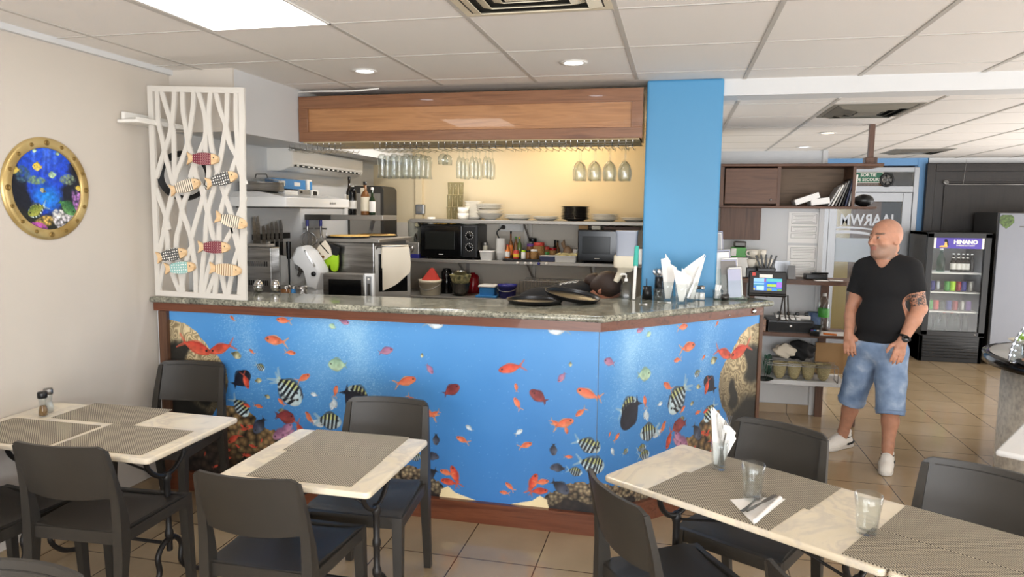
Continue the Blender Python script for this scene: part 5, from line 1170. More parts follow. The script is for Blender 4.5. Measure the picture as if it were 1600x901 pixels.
# whisk, hook
YK = YB2-.02
t = T('whisk', 'large balloon whisk hanging under the bottle shelf', 'whisk', (kx(480, YK, 340), YK, ZB-.045)); hw = ZB-.045-kz(385, YK, 480)
MB().cyl((0, 0, 0), (0, 0, -.05), .012).build('clip', 'navy_plastic', t); MB().cyl((0, 0, -.05), (0, 0, -hw*.42), .009).tube([(-.05, 0, -.075), (.05, 0, -.07)], .008, 6).build('handle', 'steel', t)
for k in range(6):
    a = PI*k/6; MB().tube([(r_*math.cos(a), r_*math.sin(a), -hw*.4-z_*hw*.6) for r_, z_ in ((.006, 0), (.04, .18), (.085, .5), (.08, .75), (.04, .95), (0, 1), (-.04, .95), (-.08, .75), (-.085, .5), (-.04, .18), (-.006, 0))], .0025, 5).build('wire', 'chrome', t)
t = T('dough_hook', 'steel mixer hook hanging beside the balloon whisk', 'hook', (kx(501, YK, 340), YK, ZB-.045)); MB().cyl((0, 0, 0), (0, 0, -.05), .012).build('clip', 'navy_plastic', t)
MB().tube([(-.05, 0, -.07), (.05, 0, -.07)], .008, 6).tube([(0, 0, -.05), (0, 0, -.12), (.012, 0, -.15), (-.008, 0, -.19), (.006, 0, -.22), (0, 0, -.25)], .009, 7).build('hook', 'steel', t)
# knife rack on the left wall
XK = -3.025; pa, pb = at(395, 369, x=XK), at(452, 369, x=XK); zk = pa.z*.5+pb.z*.5
t = T('knife_rack', 'black magnetic knife strip on the left kitchen wall', 'rack', (XK, (pa.y+pb.y)/2, zk)); MB().box((.0, 0, 0), (.02, pb.y-pa.y, .045), .003).build('bar', 'black_plastic', t)
XKN = XK+.018
def wallknife(px, pyt, pyb, pyh, w_, lab, name='kitchen_knife', hk='black_plastic'):
    a = at(px, pyt, x=XKN); z0, z1, z2 = a.z, at(px, pyb, x=XKN).z, at(px, pyh, x=XKN).z; t = T(name, lab, 'knife' if 'knife' in name else 'spatula', (XKN, a.y, z1), 0, 'tools on the knife strip')
    h = z0-z1; R_ = Matrix(((0, 0, 1, 0), (1, 0, 0, 0), (0, 1, 0, 0), (0, 0, 0, 1)))
    MB(R_).prism([(-w_, 0), (w_, 0), (w_, h*.7), (w_*.2, h), (-w_, h*.95)], -.0015, .0015).build('blade', 'steel', t)
    MB(R_).prism([(-.012, -(z1-z2)), (.012, -(z1-z2)), (.011, .004), (-.011, .004)], -.008, .008).build('handle', hk, t)
wallknife(397, 338, 382, 408, .022, 'long steel spatula, leftmost tool on the knife strip seen right of the screen', 'spatula', 'steel_dull')
wallknife(403, 337, 385, 412, .02, 'long steel slicing knife beside the leftmost spatula', 'kitchen_knife', 'steel_dull')
wallknife(412, 352, 380, 400, .022, 'short wide bladed knife on the knife strip', 'kitchen_knife', 'steel_dull')
wallknife(419, 350, 378, 396, .02, 'small steel knife in the middle of the strip', 'kitchen_knife', 'label_white')
wallknife(425, 346, 378, 404, .02, 'black handled knife, third from the right on the strip', 'kitchen_knife')
wallknife(432, 345, 378, 402, .022, 'black handled knife, second from the right on the strip', 'kitchen_knife')
wallknife(439, 343, 378, 405, .022, 'black handled knife at the right end of the strip', 'kitchen_knife')
# stainless box, eggs, board, mixer on the side worktop
def L(px, py, Y): return at(px, py, y=Y)
Y0 = 4.42; xc, w_ = span(388, 424, Y0, 420); h = kz(386, Y0, 405)-ZL; t = T('steel_appliance', 'vented stainless steel appliance at the left end of the worktop', 'appliance', (xc-.02, Y0+.15, ZL))
MB().box((0, -.095, h/2), (w_+.04, .11, h), .006).build('body', 'steel', t)
for zz in (.4, .72):
    b = MB()
    for k in range(11): b.box(((k-5)*w_*.085, -.151, h*zz), (.006, .004, .035))
    b.build('vent_slots', 'black_matte', t)
MB().box((0, -.095, h+.011), (w_*.9, .09, .02), .004).build('lid', 'steel_dull', t)
def egg(px, py, lab):
    p = at(px, py, z=ZG); t = T('egg_timer', lab, 'timer', (p.x, p.y, ZG+.001)); b = MB(); pr = []
    for i in range(15): a = -PI/2+PI*i/14; pr.append((max(.001, .03*math.cos(a)*(1-.16*math.sin(a))), .042+.042*math.sin(a)))
    MB().lathe(pr, seg=26, cap=False).build('body', 'chrome', t); MB().lathe([(.0305, .038), (.031, .040), (.0305, .042)], seg=26, cap=False).build('seam_ring', 'steel_dark', t)
egg(404, 457, 'left egg shaped steel timer, in front of the steel appliance'); egg(430, 456.5, 'right egg shaped steel timer, on the bare granite')
Y0 = 4.81; xc, w_ = span(426, 464, Y0, 430); z1 = kz(404, Y0, 440); t = T('cutting_board', 'white cutting board standing upright behind the egg timers', 'board', (xc, Y0+.12, ZL))
MB(RX(PI/2)).prism([(-w_/2, 0), (w_/2, 0), (w_/2, z1-ZL-.06), (w_/2-.06, z1-ZL), (-w_/2, z1-ZL+.02)], -.008, .008).build('board', 'white_plastic', t)
t2 = T('sharpening_steel', 'black honing steel leaning on the white cutting board', 'sharpener', (kx(443, Y0, 420), Y0+.08, ZL)); b0_ = kz(438, Y0, 443)-ZL; b1_ = kz(405, Y0, 443)-ZL; b2_ = kz(378, Y0, 443)-ZL
MB().cyl((0, 0, 0), (0, .0, b1_), .007).build('rod', 'black_plastic', t2); MB().cyl((0, 0, b1_), (0, 0, b2_), .016, .02).build('handle', 'black_plastic', t2)
# stand mixer
Y0 = 4.7; t = T('stand_mixer', 'white stand mixer with its head tilted behind the granite worktop', 'mixer', (kx(478, Y0, 430), Y0+.1, ZL)); ox = kx(478, Y0, 430)
def mp(px, py): p = at(px, py, y=Y0); return (p.x-ox, p.z-ZL)
R_ = RX(PI/2)
body = [mp(*q) for q in ((452, 400), (459, 386), (468, 384), (479, 392), (496, 420), (498, 427), (490, 455), (480, 455), (476, 440), (472, 424), (466, 418), (455, 410))]
def hull(poly, d): return MB(R_).prism(poly, -d, d)
b = MB(R_); cxm = sum(p[0] for p in body)/len(body); czm = sum(p[1] for p in body)/len(body)
b.loft([[((x-cxm)*s+cxm, (z-czm)*s+czm, d) for x, z in body] for s, d in ((.82, -.085), (.97, -.065), (1, -.03), (1, .03), (.97, .065), (.82, .085))], smooth=False); b.build('head', 'white_enamel', t)
p1, p2 = mp(454, 410), mp(472, 418); ax = mp(463, 414)
MB(TR(ax[0], 0, ax[1])@RY(math.radians(205))).lathe([(.05, -.01), (.055, 0), (.055, .028), (.05, .03), (.042, .05), (.02, .056), (.001, .056)], seg=26).build('collar', 'chrome', t)
MB(TR(ax[0], 0, ax[1])@RY(math.radians(205))).cyl((0, 0, .05), (0, 0, .1), .012).build('shaft', 'steel', t)
q = mp(489, 428); MB(TR(q[0], -.088, q[1])@RX(PI/2)).lathe([(.018, 0), (.016, .012), (.001, .013)], seg=18).build('lock_knob', 'black_plastic', t)
q1, q2 = mp(476, 390), mp(492, 416); MB(R_).prism([(q1[0], q1[1]), (q2[0], q2[1]), (q2[0]-.012, q2[1]-.006), (q1[0]-.012, q1[1]-.006)], .0865, .089).build('trim_strip', 'chrome', t)
st = [mp(470, 440), mp(492, 440), mp(492, 470), mp(470, 470)]; MB().box(((st[0][0]+st[1][0])/2, 0, (st[0][1]+.0)/2), (.09, .13, st[0][1]), .02).build('column', 'white_enamel', t); MB().box((0, 0, .02), (.17, .15, .04), .018).build('base', 'white_enamel', t)
for px0, px1, mk, lab in ((439, 453, 'brown_liquid', 'olive tin standing left of the blue tin behind the egg timer'), (455, 462, 'blue_plastic', 'small blue tin between the olive and steel tins'), (463, 479, 'steel', 'low steel tin under the white mixer head')):
    Y1 = 4.36; xc, w_ = span(px0, px1, Y1, 450); z1 = kz(446, Y1, 460); t = T('spice_tin', lab, 'tin', (xc, Y1, ZL)); MB().lathe([(.001, 0), (w_/2, 0), (w_/2, z1-ZL-.012), (.001, z1-ZL-.012)], seg=20, cap=False).build('body', mk, t); MB().lathe([(w_/2+.001, z1-ZL-.02), (w_/2+.001, z1-ZL), (.001, z1-ZL)], seg=20, cap=False).build('lid', 'steel', t)
# ovens
Y1 = 4.98; xa, xb = kx(500, Y1, 400), kx(584, Y1, 400); zt = kz(373, Y1, 540); zb0 = ZL+.0; t = T('steel_oven', 'stainless steel oven with pizzas on its roof and a towel on its door', 'oven', ((xa+xb)/2, Y1+.33, .5)); wx = xb-xa
MB().box((0, 0, (zt-.5)/2-.012), (wx, .66, zt-.5-.03), .005).build('body', 'steel', t); MB().box((0.02, 0, zt-.5-.012), (wx+.06, .68, .028), .005).build('roof', 'steel_dull', t); MB().box((0, 0, -.25), (wx-.06, .6, .5)).build('stand', 'steel_dark', t)
MB().box((wx/2+.004, 0, (zt-.5)*.5+.05), (.01, .6, (zt-.5)*.66), .002).build('cavity', 'black_matte', t)
qa, qb = Vector((kx(585, Y1-.02), Y1-.02, 0)), Vector((kx(641, Y1+.14), Y1+.14, 0)); zd0, zd1 = kz(468, Y1, 600), kz(384, Y1, 600); dv = (qb-qa).normalized(); dwid = (qb-qa).length; an = math.atan2(dv.y, dv.x); MD = TR(qa.x-t.location.x, qa.y-t.location.y, -t.location.z)@RZ(an)
dr_ = MB(MD).box((dwid/2, 0, (zd0+zd1)/2), (dwid, .03, zd1-zd0), .004).build('door', 'steel_dull', t); MB(MD).box((dwid/2, -.0165, (zd0+zd1)/2), (dwid*.8, .004, (zd1-zd0)*.7), .002).build('door_window', 'black_gloss', dr_)
MB(MD).tube([(.012, -.01, zd1-.02), (.012, -.045, zd1-.005), (dwid-.012, -.045, zd1-.005), (dwid-.012, -.01, zd1-.02)], .008, 8).build('handle', 'steel', dr_)
XA, XB = dwid*.17, dwid*.93; zb_ = kz(452, Y1, 600)
def tow(u, v):
    s_ = v*2-1; drop = ((zd1-zb_)*(.84+.16*(1-u)-.25*u*u)*(-s_) if s_ < 0 else .16*s_)
    return (XA+(XB-XA)*u+.006*math.sin(v*9)*u, -.045+(-.014 if s_ < 0 else .013)*min(1, abs(s_)*10)+.005*math.sin(u*10+v*2)*abs(s_), zd1+.006-drop-.012*abs(s_)**.5)
tw_ = MB(TR(qa.x, qa.y, 0)@RZ(an)).grid(tow, 16, 30, thick=lambda u, v: (0, -.003 if v < .5 else .003, 0.001)).build('tea_towel', 'cloth'); tag(tw_, 'cream tea towel hanging over the handle of the open steel oven door', 'towel')
for k, (px, lab) in enumerate(((545, 'left of two pizzas on a round pan on the oven roof'), (588, 'right of two pizzas on a round pan on the oven roof'))):
    y_ = Y1+.18+.34*k; x_ = kx(px, y_, 372); t = T('pizza', lab, 'pizza', (x_, y_, zt+.002)); MB().lathe([(.001, 0), (.17, 0), (.178, .012), (.174, .013), (.165, .004), (.001, .004)], seg=36, cap=False).build('pan', 'black_plastic', t)
    MB().lathe([(.001, .006), (.155, .006), (.16, .014), (.15, .02), (.13, .015), (.001, .016)], seg=36, cap=False).build('crust', 'pizza', t)
Y2 = 4.42; xa, xb = kx(505, Y2, 445), kx(569, Y2, 445); h = kz(428, Y2, 540)-ZL; t = T('small_oven', 'small oven with dark window and steel frame behind the granite worktop', 'oven', ((xa+xb)/2, Y2+.15, ZL)); wx = xb-xa
MB().box((0, -.09, h/2), (wx, .09, h), .005).build('body', 'steel_dull', t); MB().box((0, -.14, h/2), (wx, .02, h-.008), .003).build('door_frame', 'steel', t); MB().box((.01, -.151, h*.46), (wx*.8, .004, h*.78), .002).build('door_window', 'black_gloss', t)
t = T('kitchen_scale', 'white kitchen scale standing on edge beside the small oven', 'scale', (kx(576, 4.35, 445), 4.37, ZL)); xs, w_ = span(568.5, 583, 4.35, 445); h = kz(427.5, 4.35, 575)-ZL
MB().box((0, 0, h/2), (w_, .03, h), .004).build('body', 'white_enamel', t); MB().box((0, -.0165, h*.62), (w_*.6, .004, h*.62), .003).build('panel', 'alu', t); MB().box((0, -.019, h*.6), (w_*.3, .002, h*.3), .001).build('display', 'steel_dark', t)
for zz in (.86, .4): MB(TR(0, -.019, h*zz)@RX(PI/2)).lathe([(.008, 0), (.008, .002), (.001, .003)], seg=12).build('button', 'label_white', t)
# oven gloves
Y3 = Y1-.03; hk_ = at(513, 368, y=Y3)
t = T('glove_hook', 'steel hook on the oven side holding the gloves', 'hook', (hk_.x, Y1-.003, hk_.z)); MB().cyl((0, 0, 0), (0, -.05, 0), .004).cyl((0, -.05, 0), (0, -.052, .025), .004).build('bar', 'chrome', t)
def g_(px, py): p = at(px, py, y=Y3); return (p.x, p.z)
gl = [(519, 396), (528, 396), (530, 404), (529, 420), (525, 424), (519, 421), (517, 413), (514, 417), (512, 423), (505, 425), (498, 422), (496, 416), (505, 400)]
t = T('oven_glove', 'lime green silicone oven glove with dark cuff hanging at the oven', 'glove', (hk_.x, Y3, hk_.z))
MB(TR(-hk_.x, 0, -hk_.z)@RX(PI/2)).prism([tuple(v_) for v_ in [(p.x, p.y) for p in bez([(g_(*q)[0], g_(*q)[1], 0) for q in gl+gl[:1]], 4)][:-1]], -.0, .018).build('hand', 'lime', t)
MB(TR(-hk_.x, 0, -hk_.z)@RX(PI/2)).prism([g_(*q) for q in ((514, 380), (532, 386), (529, 399), (517, 397))], -.002, .02).build('cuff', 'black_matte', t)
t = T('pot_holder', 'printed pot holder with brown squares hanging at an angle on the oven', 'pot holder', (hk_.x, Y3-.025, hk_.z))
MB(TR(-hk_.x, 0, -hk_.z)@RX(PI/2)).prism([g_(*q) for q in ((511, 375), (519, 386), (522, 398), (498, 414), (490, 400), (502, 384))], -.0, .012).build('pad', 'cloth', t)
for px, py, s_ in ((498, 391, .018), (493.5, 397, .016), (508, 401, .02), (500.5, 407, .02), (503, 396, .014)):
    p = g_(px, py); MB(TR(p[0]-hk_.x, -.0135, p[1]-hk_.z)@RY(math.radians(-38))).box((0, 0, 0), (s_*1.3, .002, s_)).build('printed_square', 'brown_liquid', t)
for i in range(4): p = g_(507+i*2.4, 384+i*2.6); MB(TR(p[0]-hk_.x, -.0135, p[1]-hk_.z)@RY(math.radians(48))).box((0, 0, 0), (.05, .002, .006)).build('printed_line', 'black_matte', t)
# round pan behind the lattice
pn = at(289, 275, y=3.80); t = T('round_pan', 'round dark rimmed pan leaning behind the lattice screen', 'pan', (pn.x, pn.y, pn.z)); M = RZ(math.radians(-20))@RX(math.radians(90)); rr = .135
fwd = RZ(math.radians(22))@RX(PI/2)
MB(fwd).lathe([(.001, -.0), (.12, 0), (.145, .03), (.15, .03), (.125, -.006), (.001, -.006)], seg=40, cap=False).build('rim', 'black_plastic', t); MB(fwd).lathe([(.001, .003), (.118, .003)], seg=40, cap=False).build('base', 'steel_dull', t)
q = RZ(math.radians(22)); d_ = q @ Vector((0, 1, 0)); MB().tube([(0, 0.004, .1), tuple(Vector((-3.045-pn.x, .06, .1)))], .006, 6).build('hanger', 'steel_dull', t)
# ================================================================== on the granite, right side
def gp(px, py): return at(px, py, z=ZG)
def round_tray(label, c, r, rot=(0, 0, 0)):
    o = MB().lathe([(.001, 0), (r*.9, 0), (r*.97, .012), (r, .022), (r*1.01, .024), (r*.985, .024), (r*.955, .013), (r*.89, .003), (.001, .003)], seg=48, cap=False).build('serving_tray', 'black_plastic'); o.location = c; o.rotation_euler = rot; return tag(o, label, 'tray', 'black round serving trays')
a = gp(836, 473); round_tray('black round serving tray lying flat on the granite', (a.x, a.y, ZG+.0005), .165)
a2 = gp(893, 472); round_tray('black round serving tray leaning tilted on the flat one', (a2.x, a2.y+.02, ZG+.026), .165, (math.radians(3), math.radians(9), 0))
# drink dispenser on the pillar's side
YD = 4.72; p0, p1 = at(962, 405, y=YD), at(996, 405, y=YD); dx = (p0.x+p1.x)/2; dw_ = p1.x-p0.x; zf = lambda py: at(980, py, y=YD).z
t = T('dispenser', 'cream wall dispenser with grey hopper beside the blue pillar', 'dispenser', (dx, YD, zf(440)))
o = zf(440); MB().loft([[(x*s, y*s, z-o) for x, y in rrect(dw_*1.0, .15, .02)] for s, z in ((.92, zf(399)), (.96, zf(365)), (1.0, zf(362)), (1.0, zf(360)))]).build('hopper', 'hopper', t)
MB().loft([[(x*s, y*s, z-o) for x, y in rrect(dw_*1.12, .16, .025)] for s, z in ((.95, zf(417)), (1, zf(414)), (1, zf(399)))]).build('collar', 'cream_plastic', t)
MB().loft([[(x*s+q, y*s, z-o) for x, y in rrect(dw_*.9, .13, .03)] for s, z, q in ((.7, zf(424), -.01), (.95, zf(417), 0))]).tube([(-.02, 0, zf(422)-o), (-.045, -.02, zf(430)-o), (-.065, -.03, .0)], [.028, .022, .017], 12).build('spout', 'cream_plastic', t)
MB().box((.075, .0, zf(400)-o), (.1, .05, .1)).build('bracket', 'steel_dull', t)
g = gp(977, 467); bt = T('soap_pump', 'clear hand soap pump bottle under the dispenser', 'bottle', (g.x, g.y+.02, ZG)); MB().loft([[(x, y, z) for x, y in rrect(.06*s, .04*s, .012)] for s, z in ((1, 0), (1, .085), (.5, .1), (.36, .11))]).build('body', 'glass_thin', bt)
MB().cyl((0, 0, .108), (0, 0, .125), .012).cyl((0, 0, .125), (0, 0, .15), .004).tube([(0, 0, .15), (-.03, 0, .152), (-.034, 0, .145)], .006, 8).build('pump', 'white_plastic', bt)
g = gp(990, 468); z1 = at(992, 416, y=g.y).z; z2 = at(995, 385, y=g.y).z; t = T('scrub_brush', 'white rod with teal handle leaning at the left edge of the blue pillar', 'brush', (g.x, g.y, ZG)); q = at(995, 385, y=g.y+.06)
MB().cyl((0, 0, .002), ((q.x-g.x)*.6, .035, z1-ZG), .010).build('rod', 'white_plastic', t); MB().cyl(((q.x-g.x)*.6, .035, z1-ZG), (q.x-g.x, .06, z2-ZG), .016, .013).build('handle', 'teal', t)
# black cutlery cups
def cup(px, py, r0, r1, h, mk, name, lab, cat='cup'):
    g = gp(px, py); t = T(name, lab, cat, (g.x, g.y, ZG+.0005)); MB().lathe([(.001, 0), (r0, 0), (r1, h), (r1-.002, h), (r0-.002, .004), (.001, .004)], seg=24, cap=False).build('body', mk, t); return t, g
t, g = cup(1011, 467, .032, .026, .078, 'black_plastic', 'black_cup', 'black cup at the left with a straw, near the pillar foot'); MB().cyl((-.004, 0, .01), (-.006, 0, .125), .0035).build('straw', 'black_plastic', t)
t, g = cup(1030, 461, .034, .03, .12, 'black_plastic', 'cutlery_cup', 'black cup full of spoons and forks behind the small glass'); cutc = g
for k in range(7):
    a = -1.1+.3*k; M = TR(cutc.x+.012*math.cos(a*2), cutc.y+.012*math.sin(a*3), ZG+.1)@RZ(VR)@RY(math.radians(-28+8*k))@RX(PI/2)
    if k % 2: fork(M@SCL(.8, .8, .8), 'fork standing in the black cutlery cup, %s from the left' % ORD[k//2])
    else:
        b = MB(M@SCL(.8, .8, .8)); b.tube([(0, -.1, 0), (0, 0, 0), (0, .04, .003)], [.004, .003, .003], 6); b.ell((0, .065, .003), (.016, .028, .005), 12, 7); tag(b.build('spoon', 'chrome'), 'spoon standing in the black cutlery cup, %s from the left' % ORD[k//2], 'spoon')
g = gp(1028, 468); tumbler('small glass of cutlery between the black cup and the napkins', (g.x, g.y-.02, ZG+.0005), .07, .026, .032, group='bar tumblers')
def napglass(px, py, label, pts, lab2, h=.115):
    g = gp(px, py); tumbler(label, (g.x, g.y, ZG+.0005), h, .03, .037, group='bar tumblers'); b = MB(TR(g.x, g.y, ZG)@RZ(VR))
    def qd(P_, y, bow=.008): b.grid(lambda u, v: ((P_[0][0]*(1-u)+P_[1][0]*u)*(1-v)+(P_[3][0]*(1-u)+P_[2][0]*u)*v, y+bow*math.sin(u*PI), (P_[0][1]*(1-u)+P_[1][1]*u)*(1-v)+(P_[3][1]*(1-u)+P_[2][1]*u)*v), 8, 10, thick=lambda u, v: (0, .002, 0))
    for P_, y in pts: qd(P_, y)
    tag(b.build('paper_napkin', 'napkin'), lab2, 'napkin')
napglass(1043, 469, 'tumbler with a tall white napkin, left of the three napkin glasses', [(((-.01, .01), (.016, .01), (.05, .2), (-.045, .255)), 0), (((-.016, .012), (.0, .012), (-.012, .26), (-.05, .25)), -.008), (((-.008, .012), (.014, .012), (.012, .24), (-.02, .285)), .012)], 'white napkin folded to a left pointing wing in the left bar tumbler')
napglass(1064, 474, 'tumbler with a spread white napkin, middle of the three napkin glasses', [(((-.012, .012), (.012, .012), (.055, .16), (-.055, .21)), -.004), (((-.01, .012), (.016, .012), (.06, .14), (.0, .21)), .008)], 'white napkin fanned out in the middle bar tumbler')
napglass(1079, 470, 'tumbler with a napkin and knife, right of the three napkin glasses', [(((-.016, .012), (.014, .012), (.075, .285), (-.05, .19)), .004), (((-.004, .012), (.018, .012), (.08, .28), (.02, .17)), -.008)], 'white napkin pointing up to the right in the right bar tumbler')
g = gp(1079, 470); knife('', TR(g.x+.016, g.y-.016, ZG+.12)@RZ(VR)@RX(PI/2)@RZ(-.35), 'dark bladed knife standing in the right napkin tumbler')
def shaker(px, py, lab):
    g = gp(px, py); t = T('salt_shaker', lab, 'shaker', (g.x, g.y, ZG+.0005), VR); MB().loft([[(x*s, y*s, z) for x, y in rrect(.036, .036, .006)] for s, z in ((.97, 0), (1, .004), (1, .06), (.8, .068))]).build('jar', 'glass', t); MB().loft([[(x*.85, y*.85, z) for x, y in rrect(.036, .036, .006)] for z in (.004, .045)]).build('filling', 'label_white', t)
    MB().lathe([(.016, .066), (.017, .068), (.017, .084), (.012, .09), (.001, .091)], seg=18).build('cap', 'steel', t)
shaker(1087, 468, 'left of two square salt shakers with steel caps'); shaker(1096, 468.5, 'right of two square salt shakers with steel caps')
t, g = cup(1121, 468, .026, .032, .06, 'glass', 'sugar_glass', 'small glass full of white sugar sticks near the leaflet stand')
for k in range(6):
    o = MB(TR(g.x+.012*math.cos(k*1.05), g.y+.012*math.sin(k*1.05), ZG+.05)@RY(math.radians(-15+6*k))@RX(math.radians(5*math.sin(k)))).box((0, 0, 0), (.011, .005, .085), .001).build('sugar_stick', 'paper'); tag(o, 'paper sugar stick in the small glass, %s from the left' % ORD[k], 'sugar stick')
g = gp(1133, 469); o = MB().ell((0, 0, .019), (.026, .02, .019), 14, 9).ell((.012, .008, .03), (.012, .01, .012), 10, 6).build('grey_stone', 'steel_dark'); o.location = (g.x, g.y, ZG); tag(o, 'dark grey stone lying in front of the card holder', 'stone')
g = gp(1141, 466); t = T('card_holder', 'small holder with white business cards beside the leaflet stand', 'holder', (g.x, g.y+.03, ZG+.0005), VR); MB().box((0, 0, .004), (.07, .04, .008), .002).build('base', 'glass_frost', t); MB(RX(-.2)).box((0, .005, .03), (.06, .012, .048), .001).build('cards', 'paper', t)
for px, py, lab, sx, sy in ((1005, 476, 'small scrap of white paper, left one on the granite edge', .045, .03), (1038, 473, 'long white paper strip before the left napkin tumbler', .08, .025)):
    g = gp(px, py); o = MB().grid(lambda u, v: ((u-.5)*sx, (v-.5)*sy, .003+.003*math.sin(u*5+v*3)), 6, 4, thick=lambda u, v: (0, 0, .0006)).build('paper_scrap', 'paper'); o.location = (g.x, g.y, ZG-.001+.001); tag(o, lab, 'paper')
# leaflet stand
YL = 4.62; g0 = gp(1140, 462); t = T('leaflet_stand', 'stepped clear acrylic leaflet stand full of brochures right of the blue pillar', 'stand', (at(1140, 455, y=YL).x, YL, ZG), 0)
bx = t.location.x
def lp(px, py, y=YL): p = at(px, py, y=y); return (p.x-bx, p.z-ZG)
MB().box((0, .03, .005), (.2, .22, .01), .002).build('base', 'glass_frost', t)
for k, (px0, px1, pt, yy2) in enumerate(((1118, 1136, 362, .10), (1123, 1146, 392, .05), (1132, 1156, 406, .0), (1142, 1162, 420, -.05))):
    (xa, zt_), (xb, _) = lp(px0, pt, YL+yy2), lp(px1, pt, YL+yy2); M = TR((xa+xb)/2, yy2, 0)@RX(math.radians(-9))@RY(math.radians(-4))
    MB(M).box((0, -.012, zt_*.32), (xb-xa+.012, .002, zt_*.6)).box((0, .014, zt_*.4), (xb-xa+.012, .002, zt_*.78)).build('pocket', 'glass_thin', t)
    for j in range(4):
        o = MB(TR(bx, YL, ZG+.006)@M).box(((j-1.5)*.004, -.007+.005*j, zt_*.5+.006*j), (xb-xa, .0035, zt_*.92)).build('leaflet', ('leaflet_grey', 'paper', 'leaflet_dark', 'leaflet_lilac')[(j+k) % 4]); tag(o, 'leaflet in the %s pocket from the back of the acrylic stand, %s layer' % (ORD[k], ('front', 'second', 'third', 'rear')[j]), 'leaflet', 'leaflets in the acrylic stand')
# ---- till screen on the end of the granite
YP = 4.80; pA, pB = at(1170, 424, y=YP), at(1229, 427, y=YP); zt, zb = pA.z, at(1200, 460, y=YP).z; xc = (pA.x+pB.x)/2; w_ = pB.x-pA.x; h = zt-zb+.012
t = T('till_screen', 'black touch till terminal with colourful screen at the end of the bar', 'till', (xc, YP, ZG), math.radians(-4))
MT = TR(0, -.02, zb-ZG+h/2-.006)@RX(math.radians(-12))
MB(MT).box((0, 0, 0), (w_, .035, h), .008).build('housing', 'black_plastic', t); MB(MT).box((0, -.02, -h*.48), (w_*1.02, .03, .02), .006).build('lower_lip', 'black_gloss', t)
MB().box((-.03, .06, .006), (.14, .13, .012), .003).tbox((-.03, .05, .01), (0, .01, zb-ZG+h*.5), (.08, .03), (.08, .03)).build('stand', 'black_plastic', t)
n1, n2 = 64, 30; X, Y = np.meshgrid(np.linspace(0, 1, n1), np.linspace(0, 1, n2)); im = np.zeros((n2, n1, 3))+np.array((60, 110, 190))
for x0_, x1_, y0_, y1_, c in ((0, .37, .5, 1, (130, 175, 215)), (0, .37, .62, .7, (80, 130, 180)), (0, .37, .38, .48, (70, 140, 140)), (.1, .37, .03, .37, (160, 195, 225)), (0, .06, .03, .2, (180, 170, 90)), (.37, .44, .72, .95, (130, 80, 130)), (.46, 1, .75, .98, (80, 165, 165)), (.46, .9, .58, .72, (40, 100, 190)), (.48, .8, .33, .52, (150, 180, 60)), (.82, 1, .3, .7, (140, 100, 190)), (.48, .82, .24, .3, (60, 80, 120)), (.48, .65, 0, .18, (140, 150, 70)), (.66, .82, 0, .18, (60, 130, 230)), (.83, 1, 0, .18, (90, 130, 90))):
    m_ = (X >= x0_) & (X <= x1_) & (Y >= y0_) & (Y <= y1_); im[m_] = c
vcol('screen_print', .25, emit=.55)
def scr_fn(a, b_):
    V_ = [MT @ Vector((-w_*.36+w_*.74*x, -.0183, -h*.30+h*.50*y)) for x, y in zip(a.ravel(), b_.ravel())]; return np.array(V_)
printed('display', im, scr_fn, 'screen_print', t)
MB(MT).box((-w_*.36, -.0183, h*.36), (w_*.09, .002, w_*.09)).build('red_logo', 'red_plastic', t); MB(MT).box((-.01, -.0183, h*.29), (w_*.34, .002, h*.14)).build('sticker', 'label_white', t)
# ================================================================== shelf unit behind the till
YQ = 6.12; ZQ3 = at(1330, 440, y=6.1).z; ZQ2 = .765; ZQ1 = .37
t = T('shelf_unit', 'dark wooden shelf unit against the white partition behind the till', 'shelf', (1.05, 6.28, 0))
pl_ = [(-.42, .15), (-.42, -.2), (.2, -.2)]+[(.2+.22*math.sin(a), -.0-.2*math.cos(a)) for a in [PI/2*k/8 for k in range(1, 9)]]+[(.42, .15)]
MB().prism(pl_, ZQ3-.035, ZQ3).build('shelf_board', 'dark_wood', t); MB().box((-.03, -.02, ZQ2-.018), (.74, .34, .036), .003).build('shelf_board', 'dark_wood', t); MB().box((-.03, -.03, ZQ1-.018), (.72, .34, .036), .003).build('shelf_board', 'white_paint', t)
MB().box((.185, .125, .595), (.06, .04, 1.19)).build('post', 'dark_wood_z', t); MB().box((.4, -.12, .18+.41), (.045, .045, 1.17)).build('post', 'dark_wood_z', t); MB().box((-.4, .1, .59), (.04, .04, 1.17)).build('post', 'dark_wood_z', t)
o = MB().box((0, 0, .28), (.28, .015, .26), .004).build('yellow_board', 'yellow'); o.location = (1.32, 6.36, ZQ1-.13); tag(o, 'brownish yellow board behind the fry baskets at the right', 'board'); o.data.materials[0] = MATS['cardboard']
# cash drawer etc.
def C_(px, Y): return at(px, 500, y=Y).x
xa, xb = C_(1200, 6.1), C_(1271, 6.1); t = T('cash_drawer', 'black cash drawer on the middle shelf behind the till', 'cash drawer', ((xa+xb)/2, 6.22, ZQ2+.0005)); w_ = xb-xa
MB().box((0, 0, .05), (w_, .28, .1), .004).build('body', 'black_plastic', t); MB().box((0, -.142, .045), (w_*.96, .008, .075), .002).build('drawer_front', 'black_matte', t); MB(TR(0, -.147, .055)@RX(PI/2)).lathe([(.011, 0), (.009, .003), (.001, .004)], seg=16).build('lock', 'chrome', t)
t = T('power_strip', 'white multi socket strip with plugs on the cash drawer', 'power strip', ((xa+xb)/2+.03, 6.2, ZQ2+.101), math.radians(-3)); MB().box((0, 0, .015), (w_*.78, .055, .03), .006).build('body', 'label_white', t)
for k in range(4): MB().box(((k-1.5)*w_*.2, 0, .042), (.03, .03, .026), .006).build('plug', 'black_plastic', t)
